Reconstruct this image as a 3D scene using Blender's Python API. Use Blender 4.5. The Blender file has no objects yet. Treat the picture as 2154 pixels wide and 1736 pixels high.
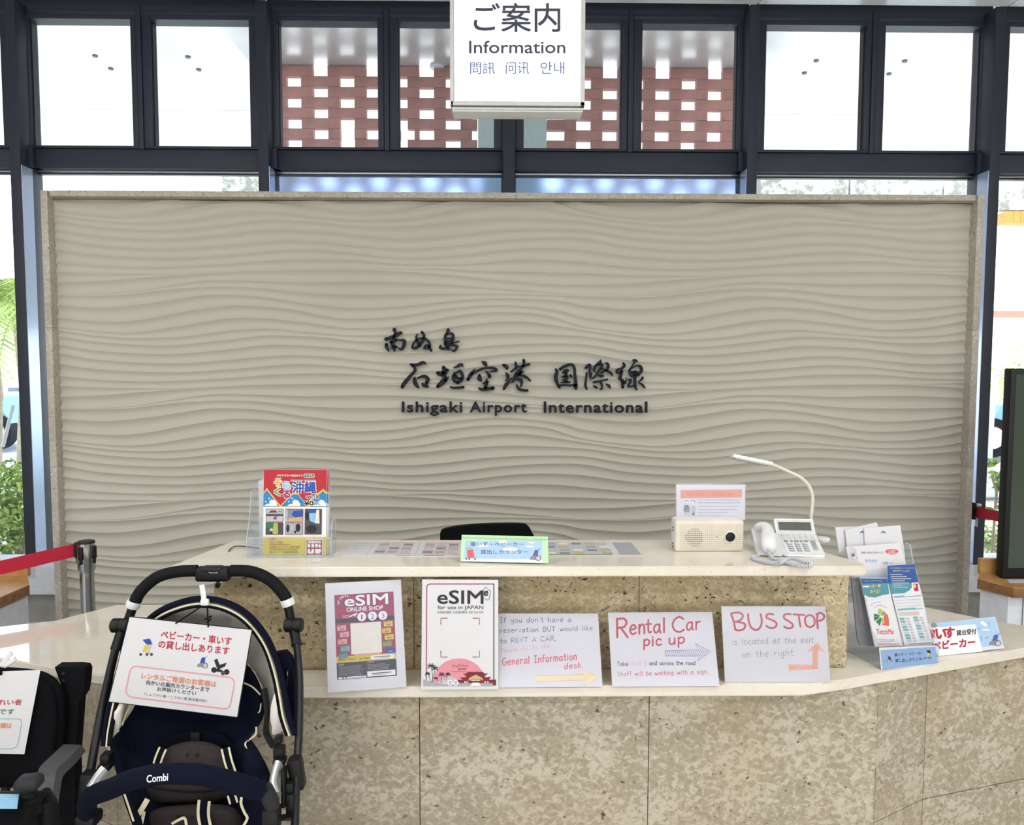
import bpy, bmesh, math, random
from mathutils import Vector, Matrix
random.seed(7)
C = bpy.context.scene.collection
PI = math.pi
# ---------------------------------------------------------------- camera
W, H, F = 2154.0, 1736.0, 1700.0
CAM_Z = 1.6
cam = bpy.data.cameras.new('camera'); camo = bpy.data.objects.new('camera', cam); C.objects.link(camo)
cam.sensor_fit = 'HORIZONTAL'; cam.sensor_width = 36.0; cam.lens = 36.0 * F / W
cam.clip_start = 0.05; cam.clip_end = 300
R = (Matrix.Rotation(math.radians(-0.9), 3, 'Z') @ Matrix.Rotation(math.radians(90 - 3.85), 3, 'X')
     @ Matrix.Rotation(math.radians(0.12), 3, 'Z'))
camo.matrix_world = Matrix.Translation((0, 0, CAM_Z)) @ R.to_4x4()
bpy.context.scene.camera = camo
# ---------------------------------------------------------------- world, sun, lamps, exposure
sc = bpy.context.scene
sc.view_settings.view_transform = 'Standard'; sc.view_settings.look = 'None'
sc.view_settings.exposure = 1.0; sc.view_settings.gamma = 1.0; sc.view_settings.use_curve_mapping = False
wd = bpy.data.worlds.new('sky'); sc.world = wd; wd.use_nodes = True
nt = wd.node_tree; nt.nodes.clear()
wo = nt.nodes.new('ShaderNodeOutputWorld'); bg = nt.nodes.new('ShaderNodeBackground')
tc = nt.nodes.new('ShaderNodeTexCoord'); sp = nt.nodes.new('ShaderNodeSeparateXYZ'); rp = nt.nodes.new('ShaderNodeValToRGB')
rp.color_ramp.elements[0].position = 0.0; rp.color_ramp.elements[0].color = (0.90, 0.95, 1.0, 1)
rp.color_ramp.elements[1].position = 0.8; rp.color_ramp.elements[1].color = (0.36, 0.58, 0.95, 1)
nt.links.new(tc.outputs['Generated'], sp.inputs[0]); nt.links.new(sp.outputs['Z'], rp.inputs[0])
nt.links.new(rp.outputs[0], bg.inputs[0]); bg.inputs[1].default_value = 2.6
nt.links.new(bg.outputs[0], wo.inputs[0])
sun = bpy.data.lights.new('sun', 'SUN'); sun.energy = 9.0; sun.angle = 0.01; sun.color = (1.0, 0.96, 0.88)
suno = bpy.data.objects.new('sun', sun); C.objects.link(suno)
suno.rotation_euler = (math.radians(28), math.radians(22), 0)   # high sun, from behind the building and to the left
suno.location = (0, 0, 20)
def ceiling_lamp(x, y, sx, sy, power, col=(1.0, 0.985, 0.97)):
    l = bpy.data.lights.new('ceiling_lamp', 'AREA'); l.shape = 'RECTANGLE'; l.size = sx; l.size_y = sy
    l.energy = power; l.color = col
    o = bpy.data.objects.new('ceiling_lamp', l); C.objects.link(o); o.location = (x, y, 3.50)
    return o
for lx in (-5.1, -1.7, 1.7, 5.1):
    for ly, pw in ((-4.5, 18), (-1.5, 21), (1.1, 14)):
        ceiling_lamp(lx, ly, 1.3, 0.5, pw)
# added fill light behind the camera, lifting the hood lining and front faces
day = bpy.data.lights.new('fill_light', 'AREA'); day.shape = 'RECTANGLE'; day.size = 9; day.size_y = 2.4; day.energy = 120; day.color = (.93, .97, 1.0)
fillo = bpy.data.objects.new('fill_light', day); C.objects.link(fillo); fillo.location = (0, -7.9, 1.6); fillo.rotation_euler = (math.radians(90), 0, 0)
# ---------------------------------------------------------------- picture-to-place helper (used only to measure)
def ray(px, py):
    return R @ Vector(((px - W/2)/F, -(py - H/2)/F, -1.0))
ORG = Vector((0, 0, CAM_Z))
def at_y(px, py, y):
    d = ray(px, py); return ORG + d * (y / d.y)
def at_z(px, py, z):
    d = ray(px, py); return ORG + d * ((z - CAM_Z) / d.z)
class Plane:
    def __init__(s, p, n):
        s.p = Vector(p); n = Vector(n).normalized()
        if n.dot(ORG - s.p) < 0: n = -n
        s.n = n
    def at(s, px, py, off=0.0):
        d = ray(px, py); return ORG + d * ((s.p - ORG).dot(s.n) / d.dot(s.n)) + s.n * off
def plane3(a, b, c):
    a, b, c = Vector(a), Vector(b), Vector(c); return Plane(a, (b - a).cross(c - a))
def lean_plane(bl, br, lean):
    """plane through two points, leaning back by 'lean' (run per rise)"""
    e = (br - bl); e.z = 0; e.normalize(); back = Vector((-e.y, e.x, 0))
    if back.y < 0: back = -back
    up = Vector((0, 0, 1)) + back * lean
    return Plane(bl, (br - bl).cross(up))
# ---------------------------------------------------------------- materials
def lin(c):
    if isinstance(c, str):
        c = [int(c[i:i+2], 16) / 255 for i in (0, 2, 4)]
        c = [x / 12.92 if x <= .04045 else ((x + .055) / 1.055) ** 2.4 for x in c]
    return (c[0], c[1], c[2], 1)
MATS = {}
def newmat(name):
    m = bpy.data.materials.new(name); m.use_nodes = True
    t = m.node_tree; t.nodes.clear()
    o = t.nodes.new('ShaderNodeOutputMaterial'); b = t.nodes.new('ShaderNodeBsdfPrincipled')
    t.links.new(b.outputs[0], o.inputs[0]); MATS[name] = m
    return m, t, b, o
def N(t, typ, **kw):
    n = t.nodes.new(typ)
    for k, v in kw.items(): setattr(n, k, v)
    return n
def noise(t, vec, scale, detail=4, rough=.5, dist=0):
    n = t.nodes.new('ShaderNodeTexNoise'); n.inputs['Scale'].default_value = scale
    n.inputs['Detail'].default_value = detail; n.inputs['Roughness'].default_value = rough
    n.inputs['Distortion'].default_value = dist
    t.links.new(vec, n.inputs['Vector']); return n.outputs[0]
def ramp(t, fac, stops):
    r = t.nodes.new('ShaderNodeValToRGB'); e = r.color_ramp.elements
    e[0].position, e[0].color = stops[0][0], lin(stops[0][1])
    e[1].position, e[1].color = stops[1][0], lin(stops[1][1])
    for p, c in stops[2:]:
        x = e.new(p); x.color = lin(c)
    t.links.new(fac, r.inputs[0]); return r.outputs[0]
def mixc(t, fac, a, b, mode='MIX'):
    m = t.nodes.new('ShaderNodeMix'); m.data_type = 'RGBA'; m.blend_type = mode
    for s, v in ((m.inputs[0], fac), (m.inputs[6], a), (m.inputs[7], b)):
        if isinstance(v, (int, float)): s.default_value = v
        elif isinstance(v, (tuple, str)): s.default_value = lin(v)
        else: t.links.new(v, s)
    return m.outputs[2]
def bump(t, b, h, dist=.002, strength=.6):
    n = t.nodes.new('ShaderNodeBump'); n.inputs['Distance'].default_value = dist
    n.inputs['Strength'].default_value = strength
    t.links.new(h, n.inputs['Height']); t.links.new(n.outputs[0], b.inputs['Normal'])
def mat(name, col, rough=.5, metal=0.0, var=.06, vscale=30, bmp=0, bscale=200, spec=.5, coat=0, emit=0):
    """plain coloured surface with a little procedural variation"""
    if name in MATS: return MATS[name]
    m, t, b, o = newmat(name)
    tcn = t.nodes.new('ShaderNodeTexCoord'); v = tcn.outputs['Object']
    n = noise(t, v, vscale, 3)
    c = lin(col); dk = tuple(x * (1 - var) for x in c[:3]); lt = tuple(min(1, x * (1 + var)) for x in c[:3])
    t.links.new(ramp(t, n, [(.3, dk), (.7, lt)]), b.inputs['Base Color'])
    b.inputs['Roughness'].default_value = rough; b.inputs['Metallic'].default_value = metal
    b.inputs['Specular IOR Level'].default_value = spec; b.inputs['Coat Weight'].default_value = coat
    if bmp: bump(t, b, noise(t, v, bscale, 2), bmp, .5)
    if emit:
        b.inputs['Emission Color'].default_value = c; b.inputs['Emission Strength'].default_value = emit
    return m
def clear_mat(name, tint=(1, 1, 1), refl=.04, rough=0.02, haze=0.0):
    """thin clear sheet: lets light through, mirrors at grazing angles, optional milky haze"""
    if name in MATS: return MATS[name]
    m, t, b, o = newmat(name); t.nodes.remove(b)
    tr = t.nodes.new('ShaderNodeBsdfTransparent'); tr.inputs[0].default_value = lin(tint)
    gl = t.nodes.new('ShaderNodeBsdfGlossy'); gl.inputs['Roughness'].default_value = rough
    fr = t.nodes.new('ShaderNodeFresnel'); fr.inputs[0].default_value = 1.45
    mx = t.nodes.new('ShaderNodeMixShader')
    ge = t.nodes.new('ShaderNodeNewGeometry'); sb = t.nodes.new('ShaderNodeMath'); sb.operation = 'SUBTRACT'; sb.inputs[0].default_value = 1
    t.links.new(ge.outputs['Backfacing'], sb.inputs[1]); ml = t.nodes.new('ShaderNodeMath'); ml.operation = 'MULTIPLY'
    t.links.new(fr.outputs[0], ml.inputs[0]); t.links.new(sb.outputs[0], ml.inputs[1]); t.links.new(ml.outputs[0], mx.inputs[0]); t.links.new(tr.outputs[0], mx.inputs[1]); t.links.new(gl.outputs[0], mx.inputs[2])
    out = mx
    if haze:
        df = t.nodes.new('ShaderNodeBsdfDiffuse'); df.inputs[0].default_value = (.85, .88, .9, 1)
        m2 = t.nodes.new('ShaderNodeMixShader'); m2.inputs[0].default_value = haze
        t.links.new(mx.outputs[0], m2.inputs[1]); t.links.new(df.outputs[0], m2.inputs[2]); out = m2
    t.links.new(out.outputs[0], o.inputs[0]); return m
# polished coral limestone (front slabs, frame of the feature wall)
def stone(name, base, light, warm, dark, scale=1.0, rough=.45, bmpd=.0012, pit=.33, seed=0, warmamt=.6, contrast=.035):
    m, t, b, o = newmat(name)
    tcn = t.nodes.new('ShaderNodeTexCoord'); mp = t.nodes.new('ShaderNodeMapping')
    mp.inputs['Location'].default_value = (seed, seed * 1.7, seed * .3); mp.inputs['Scale'].default_value = (scale, scale, scale * 1.25)
    t.links.new(tcn.outputs['Object'], mp.inputs[0]); v = mp.outputs[0]
    n1 = noise(t, v, 46, 10, .62, .5)
    n2 = noise(t, v, 2.6, 3, .5, .2)
    n3 = noise(t, v, 7.5, 3, .5, .3)
    n4 = noise(t, v, 55, 3, .5, .3); n5 = noise(t, v, 11, 3, .6); n6 = noise(t, v, 90, 4, .6)
    ad = t.nodes.new('ShaderNodeMath'); ad.operation = 'MULTIPLY_ADD'; ad.inputs[1].default_value = .40
    t.links.new(n3, ad.inputs[0]); sb = t.nodes.new('ShaderNodeMath'); sb.operation = 'SUBTRACT'; sb.inputs[1].default_value = .20
    t.links.new(n1, sb.inputs[0]); t.links.new(sb.outputs[0], ad.inputs[2])
    c = ramp(t, ad.outputs[0], [(.525 - contrast, base), (.525 + contrast, light)])
    wm = mixc(t, .55, c, warm)
    c = mixc(t, ramp(t, n2, [(.46, (0, 0, 0)), (.66, (warmamt,)*3)]), c, wm)
    c = mixc(t, .22, c, ramp(t, n6, [(.3, dark), (.7, light)]))
    g = ramp(t, n5, [(.47, (0, 0, 0)), (.55, (1, 1, 1))])
    pf = ramp(t, n4, [(pit - .03, (1, 1, 1)), (pit + .02, (0, 0, 0))])
    pits = mixc(t, 1.0, pf, g, 'MULTIPLY')
    c = mixc(t, pits, c, dark)
    t.links.new(c, b.inputs['Base Color']); b.inputs['Roughness'].default_value = rough
    inv = mixc(t, 1.0, (1, 1, 1), pits, 'DIFFERENCE')
    bump(t, b, inv, bmpd, .8)
    return m
stone('slab_stone', 'a69a85', 'cbc3b1', 'b39c74', '5a4c38', 1.0, contrast=.05)
stone('frame_stone', 'b5ada1', 'cbc5ba', 'b5a68e', '6d6253', 1.3, .6, .0008, .33, 5)
stone('rough_stone', 'b9a887', 'ddcfae', 'b39b6c', '42331f', 1.5, .9, .003, .36, 9, .9, .06)
def worktop(name, a, bcol, rough=.12):
    m, t, b, o = newmat(name)
    tcn = t.nodes.new('ShaderNodeTexCoord'); v = tcn.outputs['Object']
    c = ramp(t, noise(t, v, 8, 4, .6, .5), [(.35, a), (.65, bcol)])
    sp_ = ramp(t, noise(t, v, 160, 2, .5), [(.24, (1, 1, 1)), (.29, (0, 0, 0))])
    c = mixc(t, sp_, c, 'a8997f')
    t.links.new(c, b.inputs['Base Color']); b.inputs['Roughness'].default_value = rough
    return m
worktop('quartz_top', 'e3dacb', 'ebe4d8', .045)
mat('wave_white', 'c2beb1', .75, var=.015, vscale=3, bmp=.0001, bscale=600)
mat('frame_grey', '2b313f', .55, 0, var=.04, vscale=6)
mat('frame_dark', '252a33', .45, .2)
mat('ceiling_white', 'dfe1e2', .25)
mat('wall_white', 'dcdad4', .8)
def floor_m():
    m, t, b, o = newmat('floor_tile'); tcn = t.nodes.new('ShaderNodeTexCoord')
    c = ramp(t, noise(t, tcn.outputs['Object'], 5, 6, .6), [(.3, 'c9c4ba'), (.7, 'd9d5cc')])
    t.links.new(c, b.inputs['Base Color']); b.inputs['Roughness'].default_value = .25
floor_m()
mat('letter_navy', '0b111f', .5, 0, var=.02, spec=.25)
mat('paper', 'dddce0', .35, 0, var=.01, coat=.3)
mat('black_plastic', '0e0f11', .5, spec=.35); mat('dark_grey_plastic', '242528', .6, spec=.3); mat('black_rubber', '101013', .8, spec=.25)
mat('navy_fabric', '0d1124', .95, 0, var=.12, vscale=80, bmp=.0004, bscale=900, spec=.15)
mat('navy_dark_fabric', '0a0e1b', .95, 0, var=.12, vscale=80, bmp=.0004, bscale=900, spec=.15)
mat('brown_fabric', '352f2f', .95, 0, var=.1, vscale=80, bmp=.0003, bscale=900, spec=.15)
mat('black_fabric', '0f1014', .95, 0, var=.12, vscale=90, bmp=.0004, bscale=700, spec=.15)
mat('grey_lining', 'e8e2da', .9, 0, var=.08, vscale=12)
mat('cream_piping', 'dcd3b4', .8); mat('white_plastic', 'e4e4e4', .35); mat('warm_white_plastic', 'ddd6c6', .45)
mat('pale_grey_plastic', 'c9ccd2', .4); mat('silver', 'c2c4c6', .28, .85); mat('steel', 'b9babc', .18, 1.0, var=.03)
mat('red_belt', 'c11f3a', .7, 0, var=.05, vscale=300)
mat('screen_dark', '3f4a40', .12, 0, var=.03, vscale=2); mat('lcd', '4e5248', .2)
mat('oak', 'b98a54', .4, 0, var=.18, vscale=14); mat('oak_dark', '87603a', .5, 0, var=.3, vscale=40)
mat('white_laminate', 'd9dde6', .4); mat('concrete', '9b9a96', .85, 0, var=.15, vscale=9, bmp=.001, bscale=60)
for nm, c in dict(ink_red='c23148', ink_red2='cf4c62', ink_pink='e2a0ae', ink_blue='4b4f86', ink_navy='2c3564', ink_purple='7d6fae',
                  ink_yellow='dcb765', ink_orange='e08a5e', ink_grey='5d6c6e', ink_black='22232a', ink_dark='2b2e3a',
                  ink_crimson='b52f44', ink_magenta='9a2d58', p_navy='262b3b', p_yellow='d8c24a', p_white='efeef0',
                  p_red='b9202e', p_blue='2484c6', p_gold='f0c44c', p_sky='a9c8e6', p_sky2='8ba9d6', p_pink='e0929f', p_green='5f9a48',
                  p_dgreen='2f7a55', p_lime='a9bd4e', p_salmon='e3a08c', p_lgrey='bfc0c6', p_grey='8a8c92', p_royal='2a4fa8',
                  p_deepred='7c1f30', p_teal='6fa9ad', p_sea='4f8f9c', p_ocean='2b5596', p_magred='b22a62', p_cyan='8cc2e2',
                  p_ochre='e0b24c', p_olive='7ba04a', p_black='1b1b20', p_violet='5a5c9c', p_cream='e6e2d6', p_brownred='a83c36',
                  p_coral='d9605c', p_gshadow='7d8079', p_dgrey='4a4b50', p_tan='c9b07c', p_mid='a7a9b0').items():
    mat(nm, c, .5, 0, var=.03, vscale=60)
clear_mat('acrylic', (.96, .98, 1), haze=.05); clear_mat('window_glass', (.97, .98, .98))
clear_mat('film', (.98, .98, 1), rough=.08, haze=.03); clear_mat('acrylic_edge', (.85, .92, .98), haze=.35)
mat('green_film', 'bfe6b8', .25, 0, var=.05)
# ---------------------------------------------------------------- mesh builder
class MB:
    def __init__(s): s.v = []; s.f = []; s.m = []; s.mats = []
    def mi(s, m):
        if m not in s.mats: s.mats.append(m)
        return s.mats.index(m)
    def add(s, vs, fs, m):
        b = len(s.v); k = s.mi(m); s.v += [Vector(p) for p in vs]
        for f in fs: s.f.append([i + b for i in f]); s.m.append(k)
    def box(s, c, d, m, rot=None):
        hx, hy, hz = d[0]/2, d[1]/2, d[2]/2; c = Vector(c)
        vs = [Vector((x, y, z)) for x in (-hx, hx) for y in (-hy, hy) for z in (-hz, hz)]
        if rot is not None: vs = [rot @ p for p in vs]
        s.add([c + p for p in vs], [(0,1,3,2), (4,6,7,5), (0,4,5,1), (2,3,7,6), (0,2,6,4), (1,5,7,3)], m)
    def rbox(s, c, d, r, m, rot=None, seg=2):
        bm = bmesh.new(); bmesh.ops.create_cube(bm, size=1)
        for v in bm.verts: v.co = Vector((v.co.x*d[0], v.co.y*d[1], v.co.z*d[2]))
        bmesh.ops.bevel(bm, geom=bm.edges[:], offset=r, segments=seg, affect='EDGES', profile=.5)
        c = Vector(c); vs = [(rot @ v.co if rot is not None else v.co) + c for v in bm.verts]
        bm.verts.index_update(); s.add(vs, [[v.index for v in f.verts] for f in bm.faces], m); bm.free()
    def prism(s, pts, z0, z1, m, mside=None):
        """vertical prism from plan points"""
        n = len(pts); vs = [(p[0], p[1], z0) for p in pts] + [(p[0], p[1], z1) for p in pts]
        s.add(vs, [list(range(n))[::-1], [n + i for i in range(n)]] , m)
        s.add(vs, [[i, (i+1) % n, n + (i+1) % n, n + i] for i in range(n)], mside or m)
    def slab(s, pts, off, m):
        """flat polygon (3D points) thickened by vector off"""
        n = len(pts); off = Vector(off); vs = [Vector(p) for p in pts] + [Vector(p) + off for p in pts]
        s.add(vs, [list(range(n)), [n + i for i in range(n)][::-1]] + [[i, (i+1) % n, n + (i+1) % n, n + i] for i in range(n)], m)
    def tube(s, pts, r, m, seg=10, cap=True, flat=1.0, up=None):
        pts = [Vector(p) for p in pts]; n = len(pts)
        rs = r if isinstance(r, (list, tuple)) else [r] * n
        rings = []; u = Vector(up) if up else None
        for i in range(n):
            t = (pts[min(i+1, n-1)] - pts[max(i-1, 0)]).normalized()
            if u is None:
                u = Vector((0, 0, 1)) if abs(t.z) < .9 else Vector((0, 1, 0))
            u2 = (u - t * u.dot(t)).normalized(); w = t.cross(u2); u = u2 if not up else Vector(up)
            rings.append([pts[i] + (u2 * math.cos(2*PI*k/seg) + w * math.sin(2*PI*k/seg) * flat) * rs[i] for k in range(seg)])
        vs = [p for g in rings for p in g]; fs = []
        for i in range(n-1):
            for k in range(seg):
                a = i*seg + k; b = i*seg + (k+1) % seg; fs.append((a, b, b+seg, a+seg))
        if cap: fs.append(list(range(seg))[::-1]); fs.append([(n-1)*seg + k for k in range(seg)])
        s.add(vs, fs, m)
    def lathe(s, c, prof, m, seg=24, axis=(0, 0, 1)):
        ax = Vector(axis).normalized(); u = Vector((1, 0, 0)) if abs(ax.x) < .9 else Vector((0, 1, 0))
        u = (u - ax*u.dot(ax)).normalized(); w = ax.cross(u); c = Vector(c); vs = []; n = len(prof)
        for r_, h_ in prof:
            for k in range(seg):
                a = 2*PI*k/seg; vs.append(c + ax*h_ + (u*math.cos(a) + w*math.sin(a))*max(r_, 1e-5))
        fs = []
        for i in range(n-1):
            for k in range(seg):
                a = i*seg + k; b = i*seg + (k+1) % seg; fs.append((a, b, b+seg, a+seg))
        fs.append(list(range(seg))[::-1]); fs.append([(n-1)*seg + k for k in range(seg)])
        s.add(vs, fs, m)
    def grid(s, rows, m, closed=False):
        nr = len(rows); nc = len(rows[0]); vs = [p for r_ in rows for p in r_]; fs = []
        for i in range(nr-1):
            for j in range(nc-1 if not closed else nc):
                a = i*nc + j; b = i*nc + (j+1) % nc; fs.append((a, b, b+nc, a+nc))
        s.add(vs, fs, m)
    def build(s, name, parent=None, smooth=False, angle=35, fixn=True):
        off = Vector((0, 0, 0)); p = parent
        while p is not None: off = off + p.location; p = p.parent
        me = bpy.data.meshes.new(name)
        me.from_pydata([v - off for v in s.v], [], s.f)
        for k in s.mats: me.materials.append(MATS[k])
        me.polygons.foreach_set('material_index', s.m)
        if fixn:
            bm = bmesh.new(); bm.from_mesh(me); bmesh.ops.recalc_face_normals(bm, faces=bm.faces[:]); bm.to_mesh(me); bm.free()
        if smooth:
            me.polygons.foreach_set('use_smooth', [True]*len(me.polygons))
            try: me.set_sharp_from_angle(angle=math.radians(angle))
            except Exception: pass
        me.update()
        o = bpy.data.objects.new(name, me); C.objects.link(o)
        if parent is not None: o.parent = parent
        return o
def thing(name, label, cat, loc=(0, 0, 0), group=None):
    o = bpy.data.objects.new(name, None); C.objects.link(o); o.location = loc; o.empty_display_size = .05
    o['label'] = label; o['category'] = cat
    if group: o['group'] = group
    return o
def tag(o, label, cat, group=None, kind=None):
    o['label'] = label; o['category'] = cat
    if group: o['group'] = group
    if kind: o['kind'] = kind
    return o
def struct(name, loc=(0, 0, 0)):
    o = bpy.data.objects.new(name, None); C.objects.link(o); o.location = loc; o['kind'] = 'structure'; return o
def S(o, label=None):
    o['kind'] = 'structure'
    if label: o['label'] = label
    return o
def one(name, fn, m, parent=None, smooth=False, **k):
    mb = MB(); fn(mb, m); return mb.build(name, parent, smooth, **k)
def box(name, c, d, m, parent=None, r=0, rot=None, smooth=None):
    mb = MB()
    if r: mb.rbox(c, d, r, m, rot)
    else: mb.box(c, d, m, rot)
    return mb.build(name, parent, bool(r) if smooth is None else smooth)
def tube(name, pts, r, m, parent=None, seg=10, **k):
    mb = MB(); mb.tube(pts, r, m, seg, **k); return mb.build(name, parent, True)
def spline(pts, n=8):
    """Catmull-Rom through points of any dimension"""
    P = [tuple(p) for p in pts]; out = []
    for i in range(len(P)-1):
        p0 = P[max(i-1, 0)]; p1 = P[i]; p2 = P[i+1]; p3 = P[min(i+2, len(P)-1)]
        for k in range(n):
            t = k/n
            out.append(tuple(.5*((2*b) + (-a+c)*t + (2*a-5*b+4*c-d)*t*t + (-a+3*b-3*c+d)*t**3) for a, b, c, d in zip(p0, p1, p2, p3)))
    out.append(P[-1]); return out
# ---------------------------------------------------------------- writing
_TX = {}
def text_mesh(s, bold=0.0, extrude=0.0, shear=0.0, res=3):
    key = (s, bold, extrude, shear)
    if key in _TX: return _TX[key]
    cu = bpy.data.curves.new('tmp_text', 'FONT'); cu.body = s; cu.size = 1; cu.resolution_u = res
    cu.offset = bold; cu.extrude = extrude; cu.shear = shear
    ob = bpy.data.objects.new('tmp_text', cu); C.objects.link(ob)
    dg = bpy.context.evaluated_depsgraph_get(); dg.update()
    me = bpy.data.meshes.new_from_object(ob.evaluated_get(dg))
    vs = [tuple(v.co) for v in me.vertices]; fs = [tuple(p.vertices) for p in me.polygons]
    bpy.data.objects.remove(ob); bpy.data.curves.remove(cu); bpy.data.meshes.remove(me)
    _TX[key] = (vs, fs); return vs, fs
class Print:
    """flat print on a real plane; positions are read off the photograph and carried onto that plane"""
    def __init__(s, plane, base=.0004, step=.00025): s.pl = plane; s.b = base; s.st = step; s.mb = MB(); s.L = 0
    K = 0
    def pt(s, x, y): return s.pl.at(x, y, s.b + s.st * s.L + 9e-6 * (s.K % 22))
    def poly(s, pts, m):
        s.K += 1
        s.mb.add([s.pt(*p) for p in pts], [list(range(len(pts)))], m)
    def rect(s, x0, y0, x1, y1, m, sk=0.0, ris=0.0):
        """sk: x shift per px down; ris: y shift per px right"""
        s.poly([(x0, y0), (x1, y0 + ris*(x1-x0)), (x1 + sk*(y1-y0), y1 + ris*(x1-x0)), (x0 + sk*(y1-y0), y1)], m)
    def disc(s, x, y, rx, m, ry=None, n=18):
        ry = ry or rx; s.poly([(x + rx*math.cos(2*PI*k/n), y + ry*math.sin(2*PI*k/n)) for k in range(n)], m)
    def ring(s, x, y, r, w, m, n=22):
        s.line([(x + r*math.cos(2*PI*k/n), y + r*math.sin(2*PI*k/n)) for k in range(n+1)], w, m)
    def line(s, pts, w, m, smooth=False, cap=True):
        if smooth and len(pts) > 2: pts = spline(pts, 6)
        n = len(pts); L, Rr = [], []
        ws = [p[2] if len(p) > 2 else w/2 for p in pts]
        for i in range(n):
            a = pts[max(i-1, 0)]; b = pts[min(i+1, n-1)]
            dx, dy = b[0]-a[0], b[1]-a[1]; l = math.hypot(dx, dy) or 1; nx, ny = -dy/l, dx/l
            L.append((pts[i][0] + nx*ws[i], pts[i][1] + ny*ws[i])); Rr.append((pts[i][0] - nx*ws[i], pts[i][1] - ny*ws[i]))
        s.K += 1
        vs = [s.pt(*p) for p in L] + [s.pt(*p) for p in Rr]
        s.mb.add(vs, [(i, i+1, n+i+1, n+i) for i in range(n-1)], m)
        if cap:
            for i in (0, n-1): s.disc(pts[i][0], pts[i][1], ws[i], m, n=8)
    def text(s, txt, x0, y0, x1, y1, m, bold=0.0, ris=0.0, sk=0.0, shear=0.0):
        vs, fs = text_mesh(txt, 0.0, 0.0, shear)
        if not fs: return
        if bold:
            hh = abs(y1-y0)/max(max(v[1] for v in vs) - min(v[1] for v in vs), 1e-6) * bold * .8
            for ddx, ddy in ((hh, hh), (-hh, hh), (hh, -hh), (-hh, -hh)): s.text(txt, x0 + ddx, y0 + ddy, x1 + ddx, y1 + ddy, m, 0.0, ris, sk, shear)
        ax = min(v[0] for v in vs); bx = max(v[0] for v in vs); ay = min(v[1] for v in vs); by = max(v[1] for v in vs)
        s.K += 1; P = []
        for v in vs:
            u = (v[0]-ax)/max(bx-ax, 1e-6); w = (v[1]-ay)/max(by-ay, 1e-6)
            X = x0 + u*(x1-x0) + sk*(1-w)*(y1-y0); Y = y1 - w*(y1-y0) + ris*u*(x1-x0)
            P.append(s.pt(X, Y))
        s.mb.add(P, fs, m)
    def hand(s, txt, x0, yb, x1, cap, w, m, ris=0.0, sk=0.0, jit=.25):
        adv = 0; items = []
        for ch in txt:
            if ch == ' ': adv += 6; continue
            g = GLYPH[ch]; items.append((adv, g[1])); adv += g[0] + 1.9
        k = (x1-x0) / max(adv - 1.9, 1); kc = cap/10.0
        for a, strokes in items:
            jy = random.uniform(-jit, jit)
            for st in strokes:
                P = []
                for (gx, gy) in st[1:] if st[0] == 'l' else st:
                    X = x0 + (a+gx)*k; Y = yb - (gy + jy)*kc + ris*(X-x0); P.append((X + sk*(gy)*kc, Y))
                s.line(P, w, m, smooth=(st[0] != 'l'))
    def layer(s): s.L += 1
    def build(s, name, parent): return s.mb.build(name, parent, fixn=False)
def G(adv, *st):
    out = []
    for q in st:
        lnr = q[0] == '!'; p = [tuple(float(x) for x in a.split(',')) for a in q.strip('!').split()]
        out.append((['l'] + p) if lnr else p)
    return (adv, out)
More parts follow.
